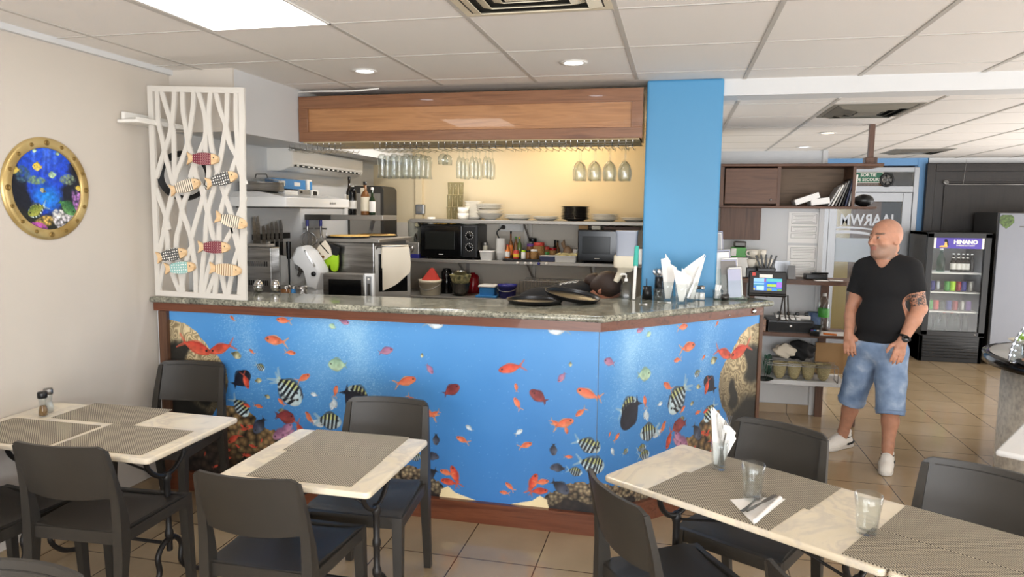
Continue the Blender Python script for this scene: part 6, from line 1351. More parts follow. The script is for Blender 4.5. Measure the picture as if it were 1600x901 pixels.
o = MB().box((0, 0, .011), (.15, .04, .022), .003).build('adapter', 'label_white'); o.location = ((xa+xb)/2, 6.12, ZQ2+.101); tag(o, 'flat white adapter lying on the front of the cash drawer', 'adapter')
for k, (px, px2, lab) in enumerate(((1224, 1209, 'black cable hanging from the till, left one'), (1226, 1232, 'black cable hanging from the till, middle one'), (1231, 1240, 'black cable hanging from the till, right one'))):
    p0, p1 = at(px, 462, y=4.86), at(px2, 494, y=6.2); pm = p0.lerp(p1, .5); c = MB().tube(bez([p0, p0.lerp(p1, .3)+Vector((0, 0, -.10)), pm+Vector((.02*k, 0, -.1)), (p1.x, p1.y, ZQ2+.14)], 8), .0045, 6).build('cable', 'black_plastic'); tag(c, lab, 'cable', 'till cables')
t = T('card_reader', 'black card reader with coloured keys at the right of the cash drawer', 'card reader', (C_(1277, 6.05), 6.08, ZQ2+.0005), -.3); MB(RX(.25)).box((0, 0, .03), (.075, .15, .045), .006).build('body', 'black_plastic', t)
for k in range(3): MB(RX(.25)).box(((k-1)*.022, -.055, .054), (.017, .02, .004), .001).build('key', ('purple', 'blue_plastic', 'label_white')[k], t)
xq = C_(1190, 6.12); boxo('wooden_box', 'small brown wooden box at the left end of the middle shelf', 'box', (xq, 6.15, ZQ2+.0005), (.065, .12, .1), 'pale_wood', .003).children[0].data.materials[0] = wood('box_wood', (120, 82, 50), (140, 98, 62), (104, 70, 42), 'X')
o = MB().lathe([(.018, 0), (.055, 0), (.055, .14), (.018, .14), (.018, 0)], seg=24, cap=False).build('paper_roll', mat('blue_roll', (70, 92, 130), .8, noise=(30, (110, 128, 150)))); o.location = (C_(1270, 6.28)+.02, 6.36, ZQ2+.0005); tag(o, 'blue paper roll between the till cables and the water bottle', 'roll')
bw = T('water_bottle', 'large clear water bottle with green label on the middle shelf', 'bottle', (C_(1287, 6.3), 6.32, ZQ2+.0005)); MB().lathe([(.001, 0), (.04, 0), (.044, .01), (.042, .05), (.044, .06), (.042, .1), (.044, .2), (.035, .25), (.015, .285), (.014, .3), (.001, .3)], seg=24, cap=False).build('body', 'glass_thin', bw); MB().lathe([(.0448, .11), (.0455, .112), (.0455, .18), (.0448, .182)], seg=24, cap=False).build('label', 'green_plastic', bw); MB().lathe([(.016, .285), (.016, .31), (.001, .31)], seg=16).build('cap', 'label_white', bw)
o = MB().prism([(-.11, -.1), (.1, -.09), (.12, .1), (-.08, .1)], 0, .004).build('paper_sheet', 'paper'); o.location = (C_(1302, 6.1), 6.12, ZQ2+.0005); tag(o, 'white sheet of paper beside the card reader', 'paper')
o = MB(RY(PI/2)).cyl((-.008, -.05, 0), (-.008, .05, 0), .008).build('marker_pen', 'orange'); o.location = (C_(1297, 6.05), 6.02, ZQ2+.005); o.rotation_euler = (0, 0, 1.2); tag(o, 'orange and black marker pen on the white sheet', 'pen')
# top board: router, papers
xq = C_(1268, 6.2)
t = T('router', 'black flat router on the curved top board', 'router', (C_(1272, 6.2), 6.25, ZQ3+.0005)); MB().box((0, 0, .022), (.17, .12, .044), .006).build('body', 'black_plastic', t); MB().box((.03, .01, .05), (.13, .08, .014), .004).build('upper_unit', 'black_gloss', t)
for px, y_, lab, rz in ((1279, 6.1, 'left of two white notes on the curved top board', .1), (1303, 6.14, 'right of two white notes on the curved top board', -.2)):
    o = MB().box((0, 0, .002), (.1, .07, .004)).build('note', 'paper'); o.location = (C_(px, y_), y_, ZQ3+.0005); o.rotation_euler = (0, 0, rz); tag(o, lab, 'note')
b = MB(); b.prism([(-.05, 0), (.05, 0), (0, .11)], -.03, .03, M=RX(PI/2)@RY(PI/2)); o = b.build('tent_card', 'alu'); o.location = (C_(1233, 6.2), 6.22, ZQ3+.0005); tag(o, 'grey folded tent card behind the till screen', 'card')
o = MB().box((0, 0, 0), (.12, .004, .13)).build('grey_folder', 'alu'); p = at(1222, 425, y=6.43); o.location = (p.x, 6.435, p.z-.1); o.location.z = ZQ3+.066; tag(o, 'grey folder leaning at the partition behind the tent card', 'folder')
# cups, cutlery, green box left of the till
q = at(1190, 415, y=6.2); zc_ = ZQ3
sb = T('side_shelf', 'dark board with cups behind the till', 'shelf', (.48, 6.27, zc_)); MB().box((0, 0, -.018), (.28, .3, .036), .003).build('board', 'dark_wood', sb); MB().box((-.1, .1, -.6), (.04, .04, 1.18)).box((.1, .1, -.6), (.04, .04, 1.18)).build('support', 'dark_wood_z', sb)
cw = T('cup_warmer', 'dark low box under the white coffee cups behind the till', 'box', ((at(1172, 415, y=6.25).x+at(1204, 415, y=6.25).x)/2, 6.27, zc_+.0005)); MB().box((0, 0, .042), (at(1204, 415, y=6.25).x-at(1170, 415, y=6.25).x+.06, .16, .084), .005).build('body', 'black_plastic', cw); MB().box((0, -.082, .042), (.1, .004, .03), .002).build('front_panel', 'steel_dark', cw)
o = None
for i, (px, py, z_) in enumerate(((1173, 6.22, 0), (1186, 6.25, 0), (1199, 6.28, 0), (1176, 6.24, .075), (1189, 6.26, .075), (1202, 6.26, 0))):
    x = at(px, 415, y=py).x; lab = 'white coffee cup behind the till, %s of the small pile' % ORD[i]; loc = (x, py, zc_+.087+z_)
    if i == 5: continue
    if o is None:
        o = T('coffee_cup', lab, 'cup', loc, .6, 'white coffee cups'); MB().lathe([(.001, 0), (.026, 0), (.036, .03), (.041, .07), (.038, .07), (.033, .03), (.024, .005), (.001, .005)], seg=22, cap=False).build('body', 'ceramic', o); MB().tube(bez([(.037, 0, .06), (.062, 0, .055), (.06, 0, .03), (.034, 0, .022)], 5), .005, 6).build('handle', 'ceramic', o)
    else: dup(o, loc, .6+i, lab)
hc = at(1194, 440, y=6.0); hold = T('cutlery_holder', 'black holder with dark handled cutlery standing behind the till screen', 'holder', (at(1196, 420, y=5.98).x, 6.03, zc_)); hold.location.y = 6.13; hold.location.x = at(1196, 420, y=6.15).x; MB().box((0, 0, .045), (.13, .06, .09), .004).build('box', 'black_plastic', hold)
for k in range(5):
    o = MB(TR(hold.location.x-.045+.022*k, 6.13, zc_+.1)@RY(math.radians(-22+11*k))).box((0, 0, .04), (.014, .009, .12), .003).build('dark_cutlery', 'black_plastic'); tag(o, 'dark cutlery handle in the holder behind the till, %s from the left' % ORD[k], 'cutlery')
gx_ = at(1153, 393, y=6.25); t = T('tea_box', 'small green and grey carton on the wire basket left of the cups', 'box', (at(1154, 393, y=6.25).x, 6.28, at(1150, 401, y=6.25).z)); MB().box((0, 0, .04), (.12, .1, .08), .003).build('body', 'green_plastic', t); MB().box((-.04, -.051, .04), (.04, .002, .06)).build('label', 'label_white', t)
zz = t.location.z; bs = T('stacked_tray', 'grey wire tray under the green carton, left of the cups', 'tray', (t.location.x, 6.3, zc_)); MB().box((0, 0, (zz-zc_)/2), (.16, .2, zz-zc_-.002), .004).build('body', 'steel_dull', bs); 
o = MB().box((0, 0, .045), (.1, .08, .05), .012).build('packet', 'steel_dark'); o.location = (t.location.x+.01, 6.28, zz+.08-.019); tag(o, 'dark crumpled packet on top of the green carton', 'packet')
# bottom shelf: fry baskets, bag
xa, xb = at(1202, 580, y=6.08).x, at(1305, 585, y=6.08).x
rk = T('basket_rack', 'wire rack holding four wicker fry baskets on the bottom shelf', 'rack', ((xa+xb)/2, 6.14, ZQ1)); hw = (xb-xa)/2+.02
b = MB()
for y_ in (-.07, .07): b.tube([(-hw, y_, .125), (hw, y_, .125)], .004, 6).tube([(-hw, y_, .14), (hw, y_, .14)], .003, 6)
for k in range(5): x = -hw+2*hw*k/4; b.tube([(x, -.07, .125), (x, .07, .125)], .003, 5)
for sx in (-1, 1): b.tube([(sx*hw, -.07, .125), (sx*hw, -.07, .002), (sx*hw, .07, .002), (sx*hw, .07, .125)], .003, 5)
b.build('wire_frame', 'steel', rk)
o = None
for k, px in enumerate((1219, 1242, 1264, 1288)):
    p = at(px, 580, y=6.1); lab = 'wicker fry basket in the wire rack, %s from the left' % ORD[k]; loc = (p.x, 6.14, ZQ1+.004)
    if o is None:
        o = T('fry_basket', lab, 'basket', loc, 0, 'wicker fry baskets'); MB().lathe([(.001, 0), (.022, 0), (.035, .02), (.05, .07), (.058, .135), (.055, .135), (.046, .07), (.03, .02), (.001, .006)], seg=26, cap=False).build('cone', 'wicker', o)
        for j in range(5): z = .025+.025*j; r = .036+.005*j-.0; MB().tube([(( .022+.036*(z/.135)**.55+.003)*math.cos(a), (.022+.036*(z/.135)**.55+.003)*math.sin(a), z) for a in [2*PI*i/24 for i in range(24)]], .0035, 5, closed=True).build('woven_band', 'wicker', o)
    else: dup(o, loc, None, lab)
def blob(name, mk, px, py, y, r, lab, cat, z=None, seed=0):
    rr = random.Random(seed); bm = bmesh.new(); bmesh.ops.create_icosphere(bm, subdivisions=4, radius=1)
    for v in bm.verts: k = 1+.16*math.sin(v.co.x*5+seed)*math.cos(v.co.y*4+seed*2)+.1*math.sin(v.co.z*7+v.co.x*6); v.co = Vector((v.co.x*r[0]*k, v.co.y*r[1]*k, max(-.85, v.co.z)*r[2]*k))
    zm = min(v.co.z for v in bm.verts)
    for v in bm.verts: v.co.z -= zm
    for f in bm.faces: f.smooth = True
    me = bpy.data.meshes.new(name); bm.to_mesh(me); bm.free(); me.materials.append(MATS[mk]); o = bpy.data.objects.new(name, me); COL.objects.link(o); p = at(px, py, y=y); o.location = (p.x, y, z if z is not None else p.z); return tag(o, lab, cat)
blob('black_bag', 'black_matte', 1248, 560, 6.30, (.11, .05, .085), 'black cloth bag lying behind the fry baskets', 'bag', ZQ1+.13, 3)
blob('white_cloth', 'cloth', 1225, 560, 6.26, (.09, .05, .06), 'crumpled white cloth on the left of the black bag', 'cloth', ZQ1+.15, 5)
o = MB().box((0, 0, .07), (.3, .1, .14), .003).build('storage_box', 'steel_dull'); o.location = (at(1235, 575, y=6.36).x, 6.36, ZQ1+.0005); tag(o, 'grey low box behind the fry baskets carrying the bag and cloth', 'box'); 
blob('clear_bag', 'glass_frost', 1199, 580, 6.24, (.035, .035, .09), 'clear rumpled plastic bag at the left of the fry baskets', 'bag', ZQ1+.001, 8)
o = MB().lathe([(.001, 0), (.06, 0), (.085, .014), (.08, .014), (.058, .004), (.001, .004)], seg=24, cap=False).build('dark_plate', 'ceramic_black'); o.location = (at(1192, 588, y=6.05).x, 6.05, ZQ1+.0005); tag(o, 'dark plate at the left end of the bottom shelf', 'plate')
# ---- wall cabinet
YC1 = 6.08; xa, xb, xr = .33, 1.352, 1.545; z0, z1 = 1.79, 2.105
t = T('wall_cabinet', 'dark wooden wall cabinet with one door and an open book compartment', 'cabinet', (xa, YC1+.17, z0)); D_ = .34
MB().box(((xr-xa)/2, 0, z1-z0+.009), (xr-xa, D_+.04, .022), .004).build('top_board', 'dark_wood', t); MB().box(((xr-xa-.03)/2, 0, -.008), (xr-xa-.03, D_, .018), .003).build('bottom_board', 'dark_wood', t)
MB().box((.0, 0, (z1-z0)/2), (.03, D_, z1-z0)).build('side_panel', 'dark_wood_z', t); xm = .455; MB().box((xm, 0, (z1-z0)/2), (.025, D_-.01, z1-z0)).build('divider', 'dark_wood_z', t); MB().box((xb-xa-.01, 0, (z1-z0)/2), (.022, D_, z1-z0)).build('side_panel', 'dark_wood_z', t)
MB().box(((xb-xa)/2, D_/2-.006, (z1-z0)/2), (xb-xa, .01, z1-z0)).build('back_panel', 'pale_wood', t).data.materials[0] = wood('cab_back', (104, 84, 66), (118, 96, 76), (92, 74, 58), 'X', .6, 0)
dd = MB().box((.24, -D_/2-.004, (z1-z0)/2), (.40, .02, z1-z0-.03), .003).build('door', 'dark_wood', t); MB(TR(.395, -D_/2-.014, .05)@RX(PI/2)).lathe([(.004, 0), (.008, .008), (.007, .014), (.001, .016)], seg=14).build('knob', 'steel', dd)
MB().box((.016, -D_/2-.002, (z1-z0)/2), (.03, .024, z1-z0)).build('face_stile', 'dark_wood_z', t)
px_ = 1.50-xa; MB().box((px_, .06, z1-z0+.02+(ZC2-z1-.02)/2), (.04, .04, ZC2-z1-.024)).build('ceiling_post', 'dark_wood_z', t); MB().box((px_, .06, z1-z0+.05), (.09, .09, .06), .004).build('post_block', 'dark_wood_z', t)
o = MB().box((.0, 0, 0), (.33, .02, .27), .003).build('wood_panel', 'dark_wood_z'); o.location = (.525, 6.36, 1.64); tag(o, 'plain dark wooden panel below the wall cabinet', 'panel')
# books and papers in the compartment
zb = z0+.0015; yb = YC1+.12
o = MB(RY(math.radians(-20))).box((0, 0, .0), (.19, .2, .045), .003).build('paper_pad', 'paper'); o.location = (at(1258, 312, y=yb).x, yb, zb+.058); tag(o, 'thick white paper pad leaning in the open compartment', 'paper pad')
o = MB(RY(math.radians(-8))).box((0, 0, .0), (.14, .2, .05), .003).build('paper_pad', 'paper'); o.location = (at(1276, 316, y=yb).x+.01, yb, zb+.038); tag(o, 'white paper block lying behind the leaning pad', 'paper pad')
cols = ('leaflet_grey', 'label_white', 'leaflet_dark', 'steel_dark', 'black_matte', 'navy_box', 'leaflet_grey', 'label_white')
for k in range(8):
    a = math.radians(28-3.2*k); hh = .17+.013*k if k < 6 else .25; th = .012; x = at(1291+5.2*k, 318, y=yb).x
    o = MB(RY(a)).box((0, 0, hh/2), (th, .2, hh), .002).build('book', cols[k]); o.location = (x, yb, zb+th/2*math.sin(a)); tag(o, 'leaning book or folder in the open compartment, %s from the left' % ORD[k], 'book', 'books in the wall cabinet')
o = MB().ell((0, 0, .05), (.075, .06, .05), 20, 12).build('round_case', 'black_plastic'); o.location = (at(1349, 322, y=6.2).x, 6.2, z0+.001); tag(o, 'black rounded case on the right overhang of the cabinet bottom board', 'case')
# notices on the partition
for k, (y0_, y1_, x0_, x1_, lab) in enumerate(((331, 380, 1233, 1279, 'upper of two framed-text notices on the white partition'), (383, 438, 1231, 1276, 'lower of two framed-text notices on the white partition'))):
    a, b_ = at(x0_, y0_, y=6.447), at(x1_, y1_, y=6.447); w_, h = b_.x-a.x, a.z-b_.z; t = T('notice', lab, 'notice', ((a.x+b_.x)/2, 6.447, b_.z)); MB().box((0, 0, h/2), (w_, .002, h)).build('sheet', 'paper', t)
    b = MB(RX(PI/2)); fx = w_*.4
    for z_a, z_b in ((.62, .94), (.36, .54), (.16, .3)):
        for xx in (-fx, fx): b.box((xx, h*(z_a+z_b)/2, .0014), (.0025, h*(z_b-z_a), .0008))
        for zz in (z_a, z_b): b.box((0, h*zz, .0014), (fx*2, .0025, .0008))
        rr = random.Random(k*9+int(z_a*100)); nl = int((z_b-z_a)/.042)
        for i in range(1, nl): ww = fx*1.8*rr.uniform(.7, 1); b.box((0, h*(z_a+(z_b-z_a)*i/nl), .0014), (ww, .0018, .0008))
    b.build('printed_text', 'steel_dark', t)
# ================================================================== far end: door, fridges, panel
YD = YF-.02; t = T('glass_door', 'grey aluminium glass exit door with mirrored shop lettering and transom', 'door', (2.4, YF, 0)); al = 'alu'
x0, x1 = 1.86, 2.955; H_ = 2.335
def bx(name, xa, xb, za, zb, dy=.07, mk=al, parent=t, yo=0): return MB().box(((xa+xb)/2-2.4, yo, (za+zb)/2), (xb-xa, dy, zb-za), .004).build(name, mk, parent)
bx('frame', x1-.06, x1, 0, H_); bx('frame', x0, x0+.06, 0, H_); bx('frame', x0+.06, x1-.06, H_-.06, H_, .066); bx('transom_bar', x0+.06, x1-.06, 2.02, 2.10, .066)
lf = bx('leaf_stile', x1-.17, x1-.062, 0, 2.02, .05); bx('leaf_stile', x0+.062, x0+.16, 0, 2.02, .05); bx('leaf_rail', x0+.16, x1-.17, 1.90, 2.02, .05); bx('leaf_rail', x0+.16, x1-.17, 0, .22, .05)
bx('glass_pane', x0+.16, x1-.17, .22, 1.90, .006, 'glass'); bx('transom_pane', x0+.06, x1-.06, 2.10, H_-.06, .006, 'glass')
fb = bx('frosted_band', x0+.12, x1-.36, 1.12, 1.43, .004, 'frost_film', t, -.008)
MB(TR(2.30-2.4+.08, -.012, 1.66)@RX(PI/2)).text('JAARWM', .20, ID(), .001, bold=.006, mirror=True, sx=.8).build('lettering', 'alu', t)
def swoosh(za, zb, th): return MB().grid(lambda u, v: (-.5+u*.78, -.012, za-zb*((u-.35)**2)+v*th*(1-.55*u)), 20, 1, thick=lambda u, v: (0, .002, 0))
swoosh(1.555, .16, .03).build('swoosh', 'alu', t); swoosh(1.49, .22, .05).build('swoosh', 'alu', t)
s_ = T('exit_sign', 'green SORTIE DE SECOURS emergency exit sign above the glass door', 'sign', (at(1357, 276, y=YF-.06).x, YF-.045, at(1355, 277, y=YF-.05).z)); gw, gh = .335, .125
MB().box((0, 0, 0), (gw, .012, gh), .002).build('plate', mat('sign_green', (22, 92, 66), .4), s_); MB().box((0, .0012, 0), (gw+.012, .012, gh+.012), .002).build('border', 'label_white', s_)
MB(TR(0, -.0066, .03)@RX(PI/2)).text('SORTIE', .058, ID(), .0006, bold=.0012).build('lettering', 'label_white', s_); MB(TR(0, -.0066, -.03)@RX(PI/2)).text('DE SECOURS', .054, ID(), .0006, bold=.0012, sx=.93).build('lettering', 'label_white', s_)
cz = at(1386, 281, y=YF-.05); t = T('round_fan', 'round dark vent fan in the transom window beside the exit sign', 'fan', (cz.x, YF-.05, cz.z)); MB(RX(PI/2)).lathe([(.06, -.02), (.085, -.02), (.09, 0), (.085, .02), (.06, .015), (.06, -.02)], seg=32, cap=False).build('ring', 'black_plastic', t)
for k in range(5): MB(RX(PI/2)@RZ(k*2*PI/5)).prism([(.012, -.008), (.06, -.03), (.066, .0), (.06, .02), (.012, .01)], -.002, .002).build('blade', 'steel_dark', t)
MB(RX(PI/2)).lathe([(.016, -.004), (.014, .014), (.001, .016)], seg=16).build('hub', 'alu', t)
# black wooden panelled frame with rod
t = T('panelled_front', 'tall black wooden panelled front behind the fridges', 'panelling', (3.95, YF-.03, 0)); W2 = 1.85; Hp = 2.38
MB().box((0, .0, Hp/2), (W2, .04, Hp)).build('panel', 'black_wood', t)
for nm, xx, zz, ww, hh in (('stile', -W2/2+.05, Hp/2, .1, Hp), ('stile', W2/2-.05, Hp/2, .1, Hp), ('rail', 0, Hp-.05, W2-.2, .1), ('rail', 0, .06, W2-.2, .12)): MB().box((xx, -.03, zz), (ww, .04, hh), .006).build(nm, 'black_wood', t)
for nm, xx, zz, ww, hh in (('moulding', -W2/2+.22, Hp/2-.05, .025, Hp-.45), ('moulding', 0, Hp-.24, W2-.42, .025)): MB().box((xx, -.028, zz), (ww, .02, hh), .005).build(nm, 'black_wood', t)
a, b_ = at(1484, 288, y=YF-.12), at(1620, 287, y=YF-.12); t = T('curtain_rod', 'thin metal rod with a scroll end on the black panelling', 'rod', (a.x, YF-.09, a.z)); MB().tube([(0, 0, 0), (1.0, 0, 0)], .007, 8).build('bar', 'steel', t); MB().tube([(-.03-.03*math.cos(q*.5)*(1-q/26), 0, .022+.03*math.sin(q*.5)*(1-q/26)) for q in range(22)][::-1]+[(0, 0, 0)], .005, 6).build('scroll', 'steel', t); MB().box((.15, .03, 0), (.012, .07, .012)).build('bracket', 'steel', t)
MB().cyl((.16, 0, 0), (.175, 0, ZC2-a.z-.02), .002, seg=6).build('hanging_wire', 'steel', t)
# drinks fridge
FX0, FX1, FY, FH = 2.872, 3.545, 9.27, 1.54; fw_ = FX1-FX0; fr_ = T('drinks_fridge', 'black glass door drinks fridge with purple beer banner', 'fridge', ((FX0+FX1)/2, FY, 0))
D_ = .62; bk = 'black_plastic'
for nm, c, d in (('side', (-fw_/2+.02, D_/2, FH/2), (.04, D_, FH)), ('side', (fw_/2-.02, D_/2, FH/2), (.04, D_, FH)), ('top', (0, D_/2, FH-.02), (fw_, D_, .04)), ('base', (0, D_/2, .16), (fw_, D_, .32)), ('back', (0, D_-.02, FH/2), (fw_-.06, .04, FH-.04))): MB().box(c, d, .004).build(nm, bk, fr_)
MB().box((0, D_-.045, .9), (fw_-.09, .01, 1.15)).build('liner', 'leaflet_dark', fr_); MB().box((-fw_/2+.045, D_/2, .9), (.008, D_-.1, 1.15)).build('liner', 'leaflet_dark', fr_)
dr = MB().box((-fw_/2+.035, -.02, .925), (.07, .04, 1.21), .005).box((fw_/2-.035, -.02, .925), (.07, .04, 1.21), .005).box((0, -.02, FH-.035), (fw_, .04, .06), .005).box((0, -.02, .345), (fw_, .04, .06), .005).build('door_frame', 'black_plastic', fr_)
MB().box((0, -.018, .93), (fw_-.13, .006, 1.12)).build('door_glass', 'glass', fr_)
for k in range(7): MB().box((0, -.004, .06+.035*k), (fw_-.08, .014, .014), .003).build('grille_slat', 'black_gloss', fr_)
MB(TR(fw_/2-.1, -.041, .345)@RX(PI/2)).lathe([(.012, 0), (.01, .003), (.001, .004)], seg=12).build('lock', 'steel', fr_)
vcol('banner', .4, emit=.25)
zt, zb2 = at(1492, 371, y=FY).z, at(1492, 388, y=FY).z; bw_, bh_ = fw_-.14, zt-zb2
MB().box((0, -.024, (zt+zb2)/2), (bw_, .004, bh_)).build('banner', mat('banner_purple', (66, 52, 138), .4, emit=(70, 55, 145), estr=.35), fr_)
for sx in (-1, 1): MB().box((sx*(bw_/2-.014), -.027, (zt+zb2)/2), (.026, .002, bh_)).build('banner_edge', 'label_white', fr_)
MB(TR(.07, -.027, (zt+zb2)/2+.012)@RX(PI/2)).text('HINANO', .062, ID(), .0006, bold=.0035, sx=1.0).build('lettering', 'label_white', fr_); MB(TR(.07, -.027, (zt+zb2)/2-.028)@RX(PI/2)).text('LA BIERE DE TAHITI', .022, ID(), .0006, bold=.0004).build('lettering', 'label_white', fr_)
wm = MB(TR(-.15, -.027, (zt+zb2)/2)@RX(PI/2)); wm.prism([(-.055, -.04), (-.05, -.052), (.03, -.052), (.035, -.03), (.03, .0), (.018, .012), (.002, .008), (-.004, -.012), (-.006, -.03), (-.03, -.03)], 0, .001); wm.build('seated_emblem', 'pizza', fr_)
wm = MB(TR(-.15, -.0275, (zt+zb2)/2)@RX(PI/2)); wm.prism(arc(.012, .028, .017, 0, 360, 14)[:-1], 0, .001); wm.prism([(.02, .03), (.034, .02), (.042, -.03), (.03, -.035)], 0, .0012); wm.build('emblem_hair', 'black_matte', fr_)
l = area('fridge_lamp', (0, .12, FH-.06), .5, 1.6, (.92, .96, 1), (0, 0, 0), .12); l.parent = fr_
# shelves and drinks
def fz(py): return at(1490, py, y=FY+.12).z
for k, py in enumerate((425, 455, 485)): 
    MB().box((0, .22, fz(py)-.008), (fw_-.1, .38, .016), .002).build('shelf', 'label_white', fr_)
cx0 = fr_.location.x
def fxp(px): return at(px, 450, y=FY+.1).x
def drink(name, lab, px, z, mk, h, r, y=FY+.1, capk='label_white', kind='b', lk=None):
    t = T(name, lab, 'bottle' if kind == 'b' else 'can', (fxp(px), y, z+.001))
    if kind == 'b':
        MB().lathe([(.001, 0), (r, 0), (r, h*.55), (r*.42, h*.78), (r*.36, h*.95), (.001, h*.95)], seg=16, cap=False).build('body', mk, t); MB().lathe([(r*.42, h*.94), (r*.42, h), (.001, h)], seg=12).build('cap', capk, t)
        if lk: MB().lathe([(r*1.02, h*.12), (r*1.03, h*.13), (r*1.03, h*.45), (r*1.02, h*.46)], seg=16, cap=False).build('label', lk, t); MB().lathe([(r*.5, h*.72), (r*.52, h*.73), (r*.45, h*.8)], seg=14, cap=False).build('neck_label', lk, t)
    else: MB().lathe([(.001, 0), (r*.85, 0), (r, .008), (r, h-.012), (r*.8, h), (.001, h-.002)], seg=16, cap=False).build('body', mk, t); MB().lathe([(r*.8, h-.001), (r*.82, h+.001), (.001, h)], seg=16).build('lid', 'steel', t)
drink('glass_bottle', 'large pale green bottle at the left of the top fridge shelf', 1467, fz(424), 'glass_frost', .27, .045)
for k, px in enumerate((1486, 1494, 1501, 1508, 1515)): drink('beer_bottle', 'brown beer bottle on the top fridge shelf, %s from the left' % ORD[k], px, fz(424), 'glass_dark', .215, .029, lk='label_white' if k < 4 else None)
for k, (px, mk, nm) in enumerate(((1456, 'navy_plastic', 'dark blue'), (1464, 'alu', 'silver'), (1479, 'green_plastic', 'green'), (1488, 'lime', 'light green'), (1497, 'red_gloss', 'dark red'), (1505, 'navy_plastic', 'navy'), (1516, 'steel_dull', 'grey'))): drink('drink_can', '%s can on the second fridge shelf, %s from the left' % (nm, ORD[k]), px, fz(454), mk, .115, .031, kind='c')
for k, (px, mk, nm) in enumerate(((1455, 'green_plastic', 'green'), (1464, 'red_plastic', 'red'), (1474, 'glass_frost', 'pale'), (1484, 'navy_plastic', 'navy'), (1494, 'red_gloss', 'dark red'), (1505, 'steel_dull', 'grey'), (1515, 'purple', 'purple'))): drink('drink_can', '%s can on the third fridge shelf, %s from the left' % (nm, ORD[k]), px, fz(484), mk, .115, .031, kind='c')
for k, (px, cp) in enumerate(((1456, 'label_white'), (1468, 'steel_dark'), (1478, 'red_plastic'), (1490, 'red_plastic'), (1500, 'label_white'), (1512, 'steel_dark'))): drink('water_bottle', 'clear bottle on the fridge floor, %s from the left' % ORD[k], px, .33, 'glass_frost', .26, .036, capk=cp)
# steel fridge
t = T('steel_fridge', 'tall grey steel upright fridge at the right edge of the view', 'fridge', (4.06, 9.22, 0)); hs = at(1530, 331, y=9.22).z
MB().box((0, .34, hs/2+.03), (.96, .66, hs-.06), .006).build('body', 'steel_dark', t); MB().box((0, -.025, hs/2+.06), (.96, .05, hs-.14), .006).build('door', 'fridge_steel', t); MB().tube([(.4, -.055, .8), (.4, -.09, .83), (.4, -.09, 1.25), (.4, -.055, 1.28)], .012, 8).build('handle', 'steel_dull', t)
for sx in (-1, 1): MB().lathe([(.025, 0), (.025, .06)], (sx*.42, .1, 0), 10).build('foot', 'black_plastic', t)
p = at(1573, 346, y=9.17); o = MB(RX(PI/2)).prism([(-.07, .05), (-.045, .075), (.045, .075), (.07, .05), (.075, -.01), (.04, -.05), (0, -.08), (-.04, -.05), (-.075, -.01)], 0, .004).build('badge', mat('badge_green', (84, 108, 52), .6, noise=(40, (44, 52, 34)))); o.location = (p.x, 9.17, p.z); o.name = 'fridge_sticker'; tag(o, 'green shield shaped sticker on the steel fridge door', 'sticker')
p = at(1596, 354, y=9.17); o = MB().box((0, 0, 0), (.07, .003, .012)).build('name_plate', 'steel_dark'); o.location = (p.x+.02, 9.168, p.z); tag(o, 'small dark name plate on the steel fridge door', 'plate')
S('wall_right_front', MB().box((XR+.06, -.5, .45), (.12, 6, .9)), 'wall_paint')
# ================================================================== salad buffet
BX, BY, BR_ = 2.82, 5.30, .74; ZBF = at(1550, 548, y=5.2).z-.05
t = T('salad_buffet', 'round salad buffet with stone base, dark rim and lit glass arch at the right edge', 'buffet', (BX, BY, 0))
MB().lathe([(.62, 0), (.62, ZBF-.06), (.001, ZBF-.06)], seg=56, cap=False).build('base', mat('stone_base', (214, 206, 190), .5, noise=(30, (168, 160, 146))), t)
MB().lathe([(.70, ZBF-.07), (BR_, ZBF-.06), (BR_, ZBF+.0), (.70, ZBF+.006)], seg=64, cap=False).build('rim', 'black_gloss', t); MB().lathe([(.702, ZBF-.062), (.702, ZBF+.003), (.001, ZBF+.003)], seg=64, cap=False).build('counter_plate', 'white_enamel', t)
a0 = math.atan2(0-BY, 0-BX); hd = Vector((cr.x, cr.y, 0)).normalized()
ar = [(-hd*(BR_-.03)*math.cos(PI*k/40)+Vector((0, 0, ZBF+.47*math.sin(PI*k/40)))) for k in range(41)]
MB().tube(ar, .008, 8).build('arch_tube', 'alu', t)
for k in range(1, 21): MB().ell(tuple(ar[k]+Vector((0, -.008, .004))), (.0065, .0065, .0065), 8, 6).build('led', 'led_point', t)
nv = Vector((hd.y, -hd.x, 0))
MB().grid(lambda u, v: tuple(-hd*(BR_-.04)*math.cos(PI*u)*(1-.08*v*v)+nv*(v*.5)+Vector((0, 0, ZBF+.004+.455*math.sin(PI*u)*math.sqrt(max(0, 1-(v*.62)**2))))), 30, 8, thick=lambda u, v: (0, 0, .004)).build('glass_cover', 'glass_thin', t)
def bp(px, py): return at(px, py, z=ZBF+.005)
q = at(1586, 524, y=5.3); t2 = T('salad_plate', 'plate of green salad raised on the buffet', 'plate', (q.x+.06, 5.25, ZBF+.004)); MB().lathe([(.03, 0), (.035, .1), (.001, .1)], seg=16).build('stand', 'chrome', t2); MB().lathe([(.001, .1), (.08, .1), (.115, .118), (.11, .12), (.078, .104), (.001, .104)], seg=30, cap=False).build('plate', 'ceramic', t2)
b = MB()
for k in range(40): a = random.random()*6.28; r = .07*math.sqrt(random.random()); b.ell((r*math.cos(a), r*math.sin(a), .118+random.random()*.035), (.016, .014, .008), 7, 5)
o = b.build('salad_leaves', 'lime', t2); o['kind'] = 'stuff'
